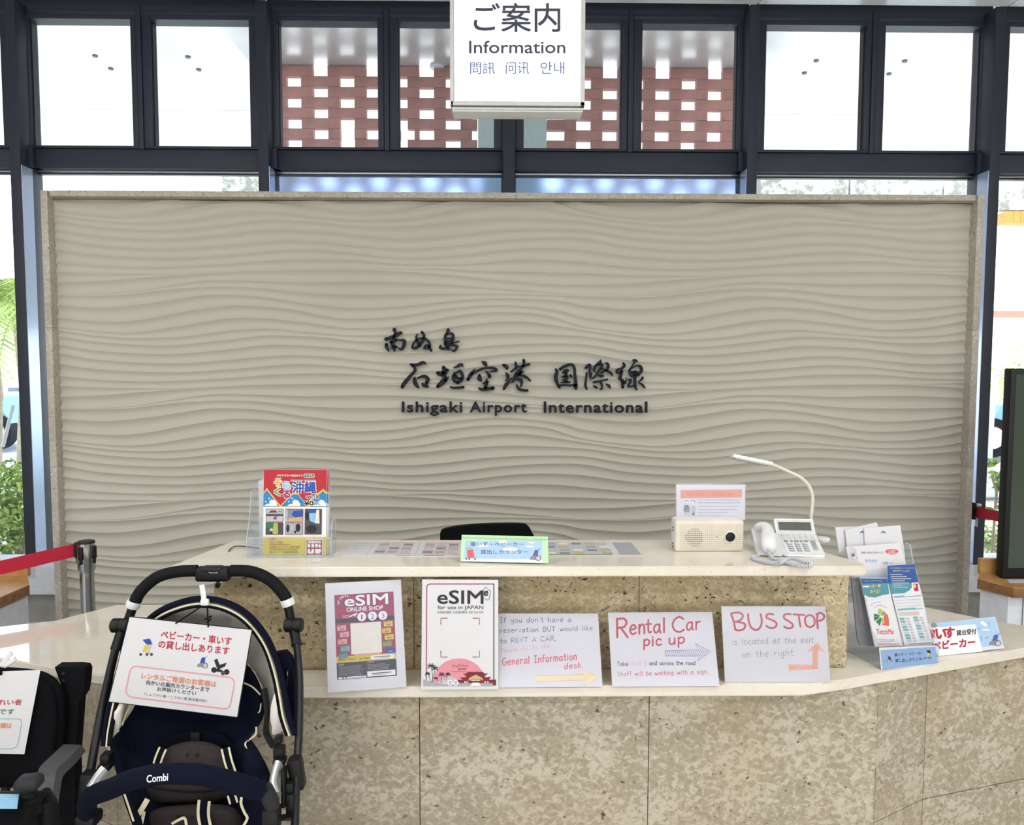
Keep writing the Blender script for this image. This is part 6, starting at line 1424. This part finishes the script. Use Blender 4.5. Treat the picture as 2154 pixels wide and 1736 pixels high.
# lower body, mostly below the picture
sx0 = wx0 - .24
box('seat_cushion', (sx0 + .03, 1.74, .47), (.44, .46, .08), 'black_fabric', wc, r=.02); box('base', (sx0 + .02, 1.75, .25), (.36, .5, .24), 'dark_grey_plastic', wc, r=.03)
box('seat_frame', (sx0 + .02, 1.75, .40), (.40, .4, .06), 'black_plastic', wc, r=.01)
for dx in (-.20, .24):
    for y_, r_ in ((1.93, .15), (1.45, .10)):
        mb = MB(); mb.lathe((sx0 + dx - .02, y_, r_), [(0, 0), (r_*.7, 0), (r_*.95, -.004), (r_, .004), (r_, .036), (r_*.95, .044), (r_*.7, .04), (0, .04)], 'black_rubber', 26, (1, 0, 0)); mb.build('wheel', wc, True)
for dx in (-.22, .26): tube('arm_post', [(sx0 + dx, 1.8, .42), (sx0 + dx, 1.74, .80 - .06)], .012, 'black_plastic', wc, 8)
tube('back_frame', [(sx0 + .22, 1.99, .40), (sx0 + .22, 2.02, .76)], .011, 'tube_black', wc, 8); tube('back_frame', [(sx0 - .18, 1.99, .40), (sx0 - .18, 2.02, .76)], .011, 'tube_black', wc, 8)
box('footplate', (sx0 + .03, 1.32, .12), (.30, .16, .02), 'dark_grey_plastic', wc, r=.005); tube('footrest_post', [(sx0 + .03, 1.38, .13), (sx0 + .03, 1.5, .42)], .012, 'tube_black', wc, 8)
# sign on its back
SY2 = 1.935; pl = Plane((0, SY2, 0), (0, -1, 0)); oW = crop(0, 1370, 4.745)
s2_ = thing('hanging_sign', 'white laminated sign clipped on the black wheelchair back, partly out of view', 'sign', pl.at(20, 1480))
board('sheet', pl, [oW(*c) for c in ((-950, 240), (402, 190), (242, 1030), (-1080, 1000))], 'paper', s2_, .0012)
P = Print(pl); P.tf = oW
P.text('しょうがい者・こうれい者', -700, 480, 222, 538, 'ink_crimson', .02, sk=-.15); P.text('観光案内所です', -420, 575, 148, 632, 'p_dgreen', .02, sk=-.15)
P.line([(-600, 676), (180, 676), (205, 685), (216, 705), (205, 800), (178, 930), (158, 960), (120, 975), (-640, 975), (-680, 930), (-600, 676)], 6, 'p_teal'); P.layer(); P.text('レンタルご希望のお客様は', -560, 715, 120, 770, 'ink_orange', .02, sk=-.15)
P.build('lettering', s2_)
cl = thing('clip', 'white plastic clip on top of the wheelchair back', 'clip', at_y(15, 1398, 1.95))
for a, b in (((2, 1402), (24, 1373)), ((8, 1402), (33, 1386))):
    mb = MB(); mb.tube([at_y(*a, 1.95), at_y(*b, 1.95)], .006, 'white_plastic', 8, flat=.5); mb.build('jaw', cl, True)
tube('string', [at_y(0, 1404, 1.93), at_y(2, 1420, SY2 - .004)], .003, 'black_fabric', cl, 6)
# ================================================================ HANGING CEILING SIGN
gy = 2.88; gl = Plane((0, gy, 0), (0, -1, 0))
gx0, gx1 = at_y(948, 200, gy).x, at_y(1230, 200, gy).x; gz0 = at_y(1090, 222, gy).z; gz1 = gz0 + .50
cs_ = thing('information_sign', 'white illuminated information sign box hanging from the ceiling', 'sign', ((gx0+gx1)/2, gy + .05, gz0))
mat('sign_frame', 'c9c9c6', .4, .2); mat('sign_face', 'eef3ff', .4, 0, var=.0, emit=.42)
mb = MB(); D_ = .10; tw = .0145
for c, d in ((((gx0+gx1)/2, gy + D_/2, gz0 + tw/2), (gx1-gx0, D_, tw)), (((gx0+gx1)/2, gy + D_/2, gz1 - tw/2), (gx1-gx0, D_, tw)), ((gx0 + tw/4, gy + D_/2, (gz0+gz1)/2), (tw/2 + .004, D_, gz1-gz0)), ((gx1 - tw/2, gy + D_/2, (gz0+gz1)/2), (tw, D_, gz1-gz0))): mb.rbox(c, d, .0015, 'sign_frame')
mb.box(((gx0+gx1)/2, gy + .06, (gz0+gz1)/2), (gx1-gx0-.01, .08, gz1-gz0-.01), 'sign_frame'); mb.build('frame', cs_)
mb = MB(); mb.rbox(((gx0+gx1)/2, gy + .065, gz0 - .007), (gx1-gx0-.006, .11, .010), .002, 'sign_frame'); mb.rbox(((gx0+gx1)/2, gy + .06, gz0 - .014), (gx1-gx0-.01, .09, .006), .002, 'white_plastic'); mb.build('bottom_trim', cs_, True)
mb = MB(); mb.box(((gx0+gx1)/2 - .001, gy + .008, (gz0+gz1)/2 + .002), (gx1-gx0-tw*1.9, .006, gz1-gz0-tw*1.9), 'sign_face'); mb.build('light_panel', cs_)
pl = Plane((0, gy + .0045, 0), (0, -1, 0)); P = Print(pl); mat('sign_ink', '3c3d4c', .5); mat('sign_ink_blue', '5d6599', .5)
P.text('ご案内', 997, 7, 1178, 67, 'sign_ink', .012); P.text('Information', 987, 86, 1189, 112, 'sign_ink', .012); P.text('問訊', 989, 130, 1041, 156, 'sign_ink_blue'); P.text('问讯', 1064, 130, 1113, 156, 'sign_ink_blue'); P.text('안내', 1137, 130, 1187, 156, 'sign_ink_blue'); P.build('lettering', cs_)
for x in (gx0 + .07, gx1 - .07): tube('hanging_rod', [(x, gy + .06, gz1), (x, gy + .06, zc)], .008, 'sign_frame', cs_, 10)
# ================================================================ BARRIER POSTS AND BELTS
sp0 = at_y(186, 1300, 3.15); st = thing('barrier_post', 'chrome queue barrier post with black belt sockets, left of the counter', 'barrier', (sp0.x, 3.15, 0))
zt_ = at_y(186, 1137, 3.15).z; z_col = at_y(186, 1202, 3.15).z
mb = MB(); mb.lathe((sp0.x, 3.15, 0), [(0, 0), (.16, 0), (.165, .012), (.13, .03), (.04, .045), (.0262, .05), (.0262, z_col)], 'steel', 32); mb.build('pole', st, True, angle=50)
mb = MB(); mb.lathe((sp0.x, 3.15, z_col - .002), [(.0270, 0), (.028, .004), (.0325, .012), (.0325, zt_ - z_col - .006)], 'steel', 32); hd = mb.build('belt_head', st, True, angle=50)
mb = MB(); mb.lathe((sp0.x, 3.15, zt_ - .010), [(.0328, 0), (.0330, .004), (.031, .008), (.024, .0085)], 'black_plastic', 32); mb.build('cap', hd, True)
for a in (-178, -96, -8):
    ra = math.radians(a); c = Vector((sp0.x + .034*math.cos(ra), 3.15 + .034*math.sin(ra), zt_ - .046)); rt = Matrix.Rotation(ra, 3, 'Z')
    mb = MB(); mb.rbox(c, (.012, .018, .050), .003, 'black_plastic', rt); mb.rbox(c + Vector((0, 0, -.028)), (.008, .010, .03), .002, 'black_plastic', rt); mb.build('belt_socket', hd, True)
mb = MB(); bx_c = at_y(163, 1156, 3.15); mb.rbox(bx_c, (.020, .022, .058), .004, 'black_plastic'); mb.build('belt_clip', st, True)
q0 = at_y(156, 1158, 3.15); q1 = Vector((at_y(0, 1195, 2.95).x, 2.95, at_y(0, 1195, 2.95).z)); far = q1 + (q1 - q0)*1.6
def belt(name, P_, hgt, label):
    mb = MB(); up = Vector((0, 0, hgt/2)); n_ = 14; A = []
    for i in range(n_+1):
        t_ = i/n_; p = P_[0].lerp(P_[1], t_); A.append(p)
    mb.grid([[p + up for p in A], [p - up for p in A]], 'red_belt'); mb.grid([[p + up + Vector((0, .0012, 0)) for p in A], [p - up + Vector((0, .0012, 0)) for p in A]], 'red_belt')
    mb.grid([[p + up for p in A], [p + up + Vector((0, .0012, 0)) for p in A]], 'red_belt'); mb.grid([[p - up for p in A], [p - up + Vector((0, .0012, 0)) for p in A]], 'red_belt'); return tag(mb.build(name), label, 'belt')
belt('barrier_belt', (far, q0), .052, 'red barrier belt stretched left from the chrome post')
r0 = at_y(2050, 1076, PW); r1 = Vector((at_y(2112, 1089, 3.75).x, 3.75, at_y(2112, 1089, 3.75).z))
belt('barrier_belt', (Vector((r0.x, PW, r0.z)), r1 + (r1 - r0)*.9), .050, 'red barrier belt from the feature wall edge behind the monitor')
wc_ = thing('belt_wall_clip', 'black belt clip with silver hook on the right edge of the feature wall', 'clip', (r0.x - .01, PW, r0.z))
box('clip_body', (r0.x - .012, PW, r0.z + .004), (.016, .05, .085), 'black_plastic', wc_, r=.004); box('hook', (r0.x + .004, PW - .01, r0.z - .055), (.006, .02, .04), 'silver', wc_, r=.002); box('hook', (r0.x + .010, PW - .01, r0.z + .034), (.03, .02, .012), 'silver', wc_, r=.002)
# ================================================================ SIDE SHELVES BY THE WINDOWS
def shelf_unit(pts_top, ztop, label, inner):
    """plan points of the top; first two make the front edge"""
    t = thing('side_table', label, 'table', (sum(p[0] for p in pts_top)/len(pts_top), sum(p[1] for p in pts_top)/len(pts_top), 0))
    mb = MB(); mb.prism(pts_top, ztop - .042, ztop - .004, 'oak_dark', 'oak_dark'); mb.prism(pts_top, ztop - .004, ztop, 'oak'); mb.build('table_top', t)
    mb = MB(); mb.prism(inner, .0, ztop - .042, 'white_laminate'); mb.build('cabinet_body', t); return t
zS = .70
a1, a2 = at_z(62, 1230, zS), at_z(-60, 1283, zS); a3 = at_z(58, 1212, zS)
tl_ = shelf_unit([(a2.x, a2.y), (a1.x, a1.y), (a3.x, a3.y), (a3.x - .9, a3.y + .0), (a2.x - .6, a2.y)], zS, 'oak-topped white side cabinet at the left window, behind the red belt', [(a2.x + .0, a2.y + .03), (a1.x - .02, a1.y + .02), (a3.x - .02, a3.y - .01), (a3.x - .9, a3.y - .01), (a2.x - .6, a2.y + .03)])
mb = MB(); mb.box((a3.x - .45, a3.y + .012, zS + .03), (.9, .02, .065), 'oak'); mb.build('upstand', tl_)
b1_, b2_, b3_ = at_z(2056, 1217, zS), at_z(2132, 1236, zS), at_z(2210, 1234, zS); b0_ = at_z(2062, 1207, zS)
tr_ = shelf_unit([(b0_.x, b0_.y), (b1_.x, b1_.y), (b2_.x, b2_.y), (b3_.x + .5, b3_.y), (b3_.x + .5, b0_.y)], zS, 'oak-topped white side cabinet at the right window, under the monitor', [(b0_.x + .02, b0_.y - .01), (b1_.x + .02, b1_.y + .01), (b2_.x + .0, b2_.y + .03), (b3_.x + .5, b3_.y + .03), (b3_.x + .5, b0_.y - .01)])
mb = MB(); mb.box((b0_.x + .46, b0_.y + .012, zS + .03), (.92, .02, .065), 'oak'); mb.build('upstand', tr_)
sn = at_y(2128, 1300, b2_.y + .02); mb = MB(); mb.box((b2_.x + .06, b2_.y + .028, .33), (.003, .004, .64), 'p_grey'); mb.build('door_joint', tr_)
# tall monitor on the right cabinet
my_ = b0_.y - .06; m0 = at_y(2110, 1000, my_).x; mz0 = zS + .002; mz1 = at_y(2110, 775, my_).z
mt = thing('monitor', 'tall black upright screen standing on the right side cabinet', 'monitor', (m0 + .3, my_, mz0))
mb = MB(); mb.rbox((m0 + .32, my_, (mz0+mz1)/2), (.64, .05, mz1-mz0), .006, 'black_plastic'); mb.build('bezel', mt, True)
mb = MB(); mb.box((m0 + .32, my_ - .0255, (mz0+mz1)/2 + .01), (.60, .002, mz1-mz0 - .07), 'screen_dark'); mb.build('screen', mt)
pa_ = at_z(2140, 1222, zS + .002); mb = MB(); mb.slab([Vector((pa_.x - .05, pa_.y - .03, zS + .0012)), Vector((pa_.x + .16, pa_.y - .03, zS + .0012)), Vector((pa_.x + .15, pa_.y + .02, zS + .0012)), Vector((pa_.x - .03, pa_.y + .02, zS + .0012))], (0, 0, .001), 'paper')
tag(mb.build('paper_sheet'), 'white paper lying on the right oak table top', 'paper')
# ================================================================ OUTDOORS
mat('asphalt', 'bdbab5', .95, 0, var=.08, vscale=3); mat('leaf_green', '9fbf5c', .6, 0, var=.35, vscale=5); mat('leaf_light', 'cfe08c', .6, 0, var=.3, vscale=5); mat('leaf_dark', '6f9850', .6, 0, var=.3, vscale=5)
mat('bark', 'a89a84', .9, 0, var=.2, vscale=12); mat('tile_orange', 'd69a52', .8, 0, var=.12, vscale=6); mat('roof_red', 'b55244', .8, 0, var=.12, vscale=5)
mat('facade_white', 'dcdcd6', .9, 0, var=.08, vscale=2); mat('car_blue', '6f9ec4', .3, .2); mat('van_teal', '8fc4c4', .4); mat('car_glass', '3c4a55', .15); mat('post_grey', 'a9adb2', .6)
S(box('road', (0, 22, -.04), (80, 8, .03), 'asphalt'))
def leaf_ball(mb, c, r_, n, size, mats_):
    for i in range(n):
        d = Vector((random.gauss(0, 1), random.gauss(0, 1), random.gauss(0, 1))).normalized() * (r_ * random.uniform(.45, 1.0)); p = Vector(c) + Vector((d.x, d.y, d.z*.9))
        a = Vector((random.gauss(0, 1), random.gauss(0, 1), random.gauss(0, .6))).normalized(); b = a.cross(Vector((random.gauss(0, 1), random.gauss(0, 1), random.gauss(0, 1)))).normalized(); s_ = size*random.uniform(.6, 1.2)
        mb.add([p - a*s_, p + b*s_*.45, p + a*s_, p - b*s_*.45], [(0, 1, 2, 3)], random.choice(mats_))
def shrub(x, y, h_, w_, label, n=1000, size=.034, cat='shrub', group=None):
    t = thing('shrub', label, cat, (x, y, 0), group); mb = MB()
    for k in range(5): leaf_ball(mb, (x + random.uniform(-w_, w_)*.5, y + random.uniform(-.1, .1), h_*(.25 + .15*k)), w_*.6, n//5, size, ['leaf_green', 'leaf_light', 'leaf_dark'])
    o = mb.build('foliage', t, fixn=False); o['kind'] = 'stuff'
    for k in range(4):
        a = random.uniform(-.3, .3); tube('stem', [(x + a*.3, y, 0), (x + a, y + random.uniform(-.05, .05), h_*.7)], .012, 'bark', t, 6)
    return t
# hedge planted outside the left and right windows (each bush a thing)
for k, (px, d) in enumerate(((-70, 6.0), (-10, 6.6), (38, 6.1), (75, 7.1), (104, 7.7))):
    q = at_y(px, 1100, d); shrub(q.x, d, at_y(px, 965 + 12*(k % 2), d).z, .25, ('loose leafy bush outside the left window, %s' % ('farthest left', 'second from the left', 'left of the window post', 'beside the window post', 'showing past the feature wall')[k]))
for k, (px, d, top) in enumerate(((2095, 6.9, 1140), (2150, 6.2, 1135))):
    q = at_y(px, 1150, d); shrub(q.x, d, at_y(px, top, d).z, .30, 'low leafy bush outside the right window, %s' % ('at the window post', 'behind the monitor')[k], 260)
q = at_y(2088, 1100, 6.0); tw_ = thing('sapling', 'thin bare-stemmed sapling outside the right window', 'plant', (q.x, 6.0, 0))
tube('stem', [(q.x, 6.0, 0), (q.x + .02, 6.0, .6), at_y(2086, 1000, 6.0)], .010, 'bark', tw_, 6); mb = MB(); [leaf_ball(mb, at_y(a, b, 6.0), .05, 14, .05, ['leaf_dark', 'leaf_green']) for a, b in ((2083, 975), (2098, 1000), (2105, 1022), (2080, 1078), (2110, 1060))]; o = mb.build('foliage', tw_, fixn=False); o['kind'] = 'stuff'
# palms beyond
def palm(px, top, d, label, r_=1.6):
    b = at_y(px, top, d); t = thing('palm_tree', label, 'tree', (b.x, d, 0)); tube('trunk', [(b.x, d, 0), (b.x + .08, d, b.z*.5), (b.x, d, b.z)], [.08, .07, .06], 'bark', t, 10)
    for k in range(16):
        a = 2*PI*k/16 + random.uniform(-.15, .15); el = random.uniform(-.2, .9); mb = MB(); spn = []
        for s_ in range(8):
            u = s_/7; spn.append(Vector((b.x + math.cos(a)*r_*u*math.cos(el*.6), d + math.sin(a)*r_*u*math.cos(el*.6), b.z + r_*(math.sin(el)*u - .85*u*u))))
        for s_ in range(1, 8):
            tdir = (spn[s_] - spn[s_-1]).normalized(); side = tdir.cross(Vector((0, 0, 1))).normalized()
            for f_ in range(3):
                p = spn[s_-1].lerp(spn[s_], f_/3); ll = .42*math.sin(PI*min(.98, (s_-1 + f_/3)/7 + .12)) + .05
                for sg_ in (1, -1): mb.add([p - tdir*.025, p + tdir*.025, p + side*sg_*ll + tdir*.18 + Vector((0, 0, -.22*ll - .05))], [(0, 1, 2)], random.choice(['leaf_light', 'leaf_green', 'leaf_light']))
        mb.tube(spn, .012, 'leaf_green', 5); mb.build('frond', t, fixn=False)
palm(-30, 620, 9.6, 'pale green palm tree farthest left outside the window', 1.35); palm(34, 660, 12.0, 'pale green palm beside the left window post', 1.35); palm(92, 620, 17.0, 'palm tree mostly hidden by the left window post', 1.2); palm(2140, 790, 16.0, 'palm tree outside the right window above the monitor', 1.5)
def tree(px, cyp, d, r_, label):
    c = at_y(px, cyp, d); t = thing('tree', label, 'tree', (c.x, d, 0)); tube('trunk', [(c.x, d, 0), (c.x + .1, d, c.z)], [.12, .07], 'bark', t, 8); mb = MB()
    for k in range(6): leaf_ball(mb, (c.x + random.uniform(-1, 1)*r_*.6, d + random.uniform(-.5, .5)*r_, c.z + random.uniform(-.6, .6)*r_), r_*.6, 260, .11, ['leaf_green', 'leaf_light', 'leaf_light'])
    o = mb.build('foliage', t, fixn=False); o['kind'] = 'stuff'
tree(25, 850, 23.0, 2.0, 'broad green tree behind the parked blue car'); tree(95, 870, 31.0, 1.6, 'green tree glimpsed between window post and feature wall'); tree(2100, 815, 24.0, 1.3, 'green tree under the far canopy on the right')
# parked vehicles
def car(px0, px1, py_roof, py_base, d, m, label, name='car', van=False):
    a, b = at_y(px0, py_base, d), at_y(px1, py_base, d); L_ = b.x - a.x; h_ = at_y(px0, py_roof, d).z; z0 = .22
    t = thing(name, label, 'car', ((a.x+b.x)/2, d, 0)); prof_ = [(0, z0), (0, h_*.55), (L_*.04, h_*.62), (L_*.16, h_*.66), (L_*.30, h_*.97), (L_*.36, h_), (L_*.74, h_), (L_*.82, h_*.96), (L_*.95, h_*.62), (L_, h_*.55), (L_, z0)] if not van else [(0, z0), (0, h_*.9), (L_*.03, h_), (L_*.9, h_), (L_*.97, h_*.6), (L_, h_*.5), (L_, z0)]
    mb = MB(); mb.slab([(a.x + x, d, z) for x, z in prof_], (0, 1.6, 0), m); mb.build('body', t)
    for u0, u1 in ((.33, .53), (.56, .78)) if not van else ((.12, .35), (.40, .62), (.68, .88)):
        mb = MB(); mb.slab([(a.x + L_*u0, d - .005, h_*.66), (a.x + L_*(u0 + (.03 if not van else 0)), d - .005, h_*.92), (a.x + L_*u1, d - .005, h_*.92), (a.x + L_*(u1 + .02), d - .005, h_*.66)], (0, .02, 0), 'car_glass'); mb.build('side_window', t)
    for u in (.18, .80):
        mb = MB(); mb.lathe((a.x + L_*u, d - .03, .32), [(0, 0), (.22, 0), (.32, -.02), (.32, .2), (0, .2)], 'black_rubber', 22, (0, 1, 0)); w_ = mb.build('wheel', t, True)
        mb = MB(); mb.lathe((a.x + L_*u, d - .05, .32), [(0, 0), (.18, 0), (.20, .03)], 'silver', 14, (0, 1, 0)); mb.build('wheel_rim', w_, True)
car(-150, 25, 832, 940, 14.0, 'car_blue', 'light blue parked car outside the left window'); car(8, 110, 808, 905, 18.5, 'van_teal', 'pale teal van parked behind the blue car', 'van', True); car(2060, 2200, 850, 945, 13.0, 'car_blue', 'blue car parked far outside the right window')
# timber stake
tube_o = tube('stake', [at_y(6, 940, 8.2), at_y(28, 852, 8.2)], .018, 'post_grey'); tag(tube_o, 'slanting grey stake outside the left window', 'stake'); 
# low kerb / planter edge
S(box('kerb', (0, 9.4, .06), (40, .3, .12), 'facade_white'))
# building across with textured fascia and orange tiles (seen right)
q0 = at_y(1590, 376, 12.5); q1 = at_y(2400, 440, 12.5); fz0, fz1_ = at_y(2130, 442, 12.5).z, at_y(2130, 374, 12.5).z
fb_ = thing('canopy_beam', 'weathered pale concrete beam with orange tile edge outside the right windows', 'building', ((q0.x+q1.x)/2, 12.6, 0))
m_, t_, b_, o_ = newmat('weathered'); tcn = t_.nodes.new('ShaderNodeTexCoord'); t_.links.new(ramp(t_, noise(t_, tcn.outputs['Object'], 6, 8, .75), [(.45, 'f0f0ea'), (.56, 'a2a49c')]), b_.inputs['Base Color']); b_.inputs['Roughness'].default_value = .9
x_ = q0.x
while x_ < q1.x:
    box('beam_panel', (x_ + .72, 12.6, (fz0+fz1_)/2), (1.42, .2, fz1_-fz0), 'weathered', fb_); x_ += 1.45
tz0, tz1 = at_y(2130, 470, 12.4).z, at_y(2130, 446, 12.4).z; x_ = at_y(2113, 455, 12.4).x
for k in range(22): box('roof_tile', (x_ + .06 + k*.105, 12.5, (tz0+tz1)/2), (.10, .3, tz1-tz0), 'tile_orange', fb_)
for x__ in (q1.x - 1.0, q0.x + .3): box('column', (x__, 12.9, fz0/2), (.3, .3, fz0), 'facade_white', fb_)
wp = at_y(508, 384, 12.5); fl2 = thing('weathered_beam', 'short grey weathered beam end seen over the feature wall at left', 'building', (wp.x, 12.6, 0)); box('beam_panel', (wp.x, 12.6, (fz0+fz1_)/2), (.60, .2, fz1_-fz0), 'weathered', fl2); box('column', (wp.x, 12.9, fz0/2), (.3, .3, fz0), 'facade_white', fl2)
# far shelter on the right
r0_ = at_y(2078, 700, 20); rz1, rz0 = at_y(2120, 668, 20).z, at_y(2120, 720, 20).z
sh = thing('far_shelter', 'far white roofed shelter with a red roof line outside the right window', 'building', (r0_.x + 2, 20, 0))
box('fascia', (r0_.x + 2.3, 20, (rz0+rz1)/2), (5, .3, rz1-rz0), 'facade_white', sh); box('roof', (r0_.x + 2.3, 20, rz1 + .07), (5, .5, .16), 'roof_red', sh)
for k in range(3): box('column', (r0_.x + .3 + k*1.7, 20.2, rz0/2), (.22, .22, rz0), 'facade_white', sh)
pts = [at_y(a, b, 9.5) for a, b in spline([(2082, 960), (2088, 850), (2100, 770), (2125, 730), (2160, 715)], 5)]; pts = [Vector((pts[0].x, 9.5, 0))] + pts
tag(tube('arched_pole', pts, .03, 'facade_white'), 'white arching pole outside the right window', 'pole')

# ---------------------------------------------------------------- groups of alike things
GR = {'magazine': 'magazines in the clear rack', 'envelope': 'white envelopes in the brochure rack', 'leaflet': 'slim leaflets in the front tier of the brochure rack',
      'handwritten_sign': 'handwritten cards leaning on the stone riser', 'poster': 'poster stands under the raised worktop', 'laminated_sheet': 'laminated sheets lying on the raised worktop',
      'shrub': 'leafy bushes outside the windows', 'palm_tree': 'palm trees outside the windows', 'tree': 'green trees beyond the windows', 'barrier_belt': 'red barrier belts', 'side_table': 'oak-topped side cabinets', 'hanging_sign': 'laminated signs hung on the hire vehicles', 'desk_sign': 'tent-shaped desk signs'}
for o in list(C.objects):
    if o.parent is None and o.get('category') and 'group' not in o:
        g = GR.get(o.name.split('.')[0])
        if g: o['group'] = g
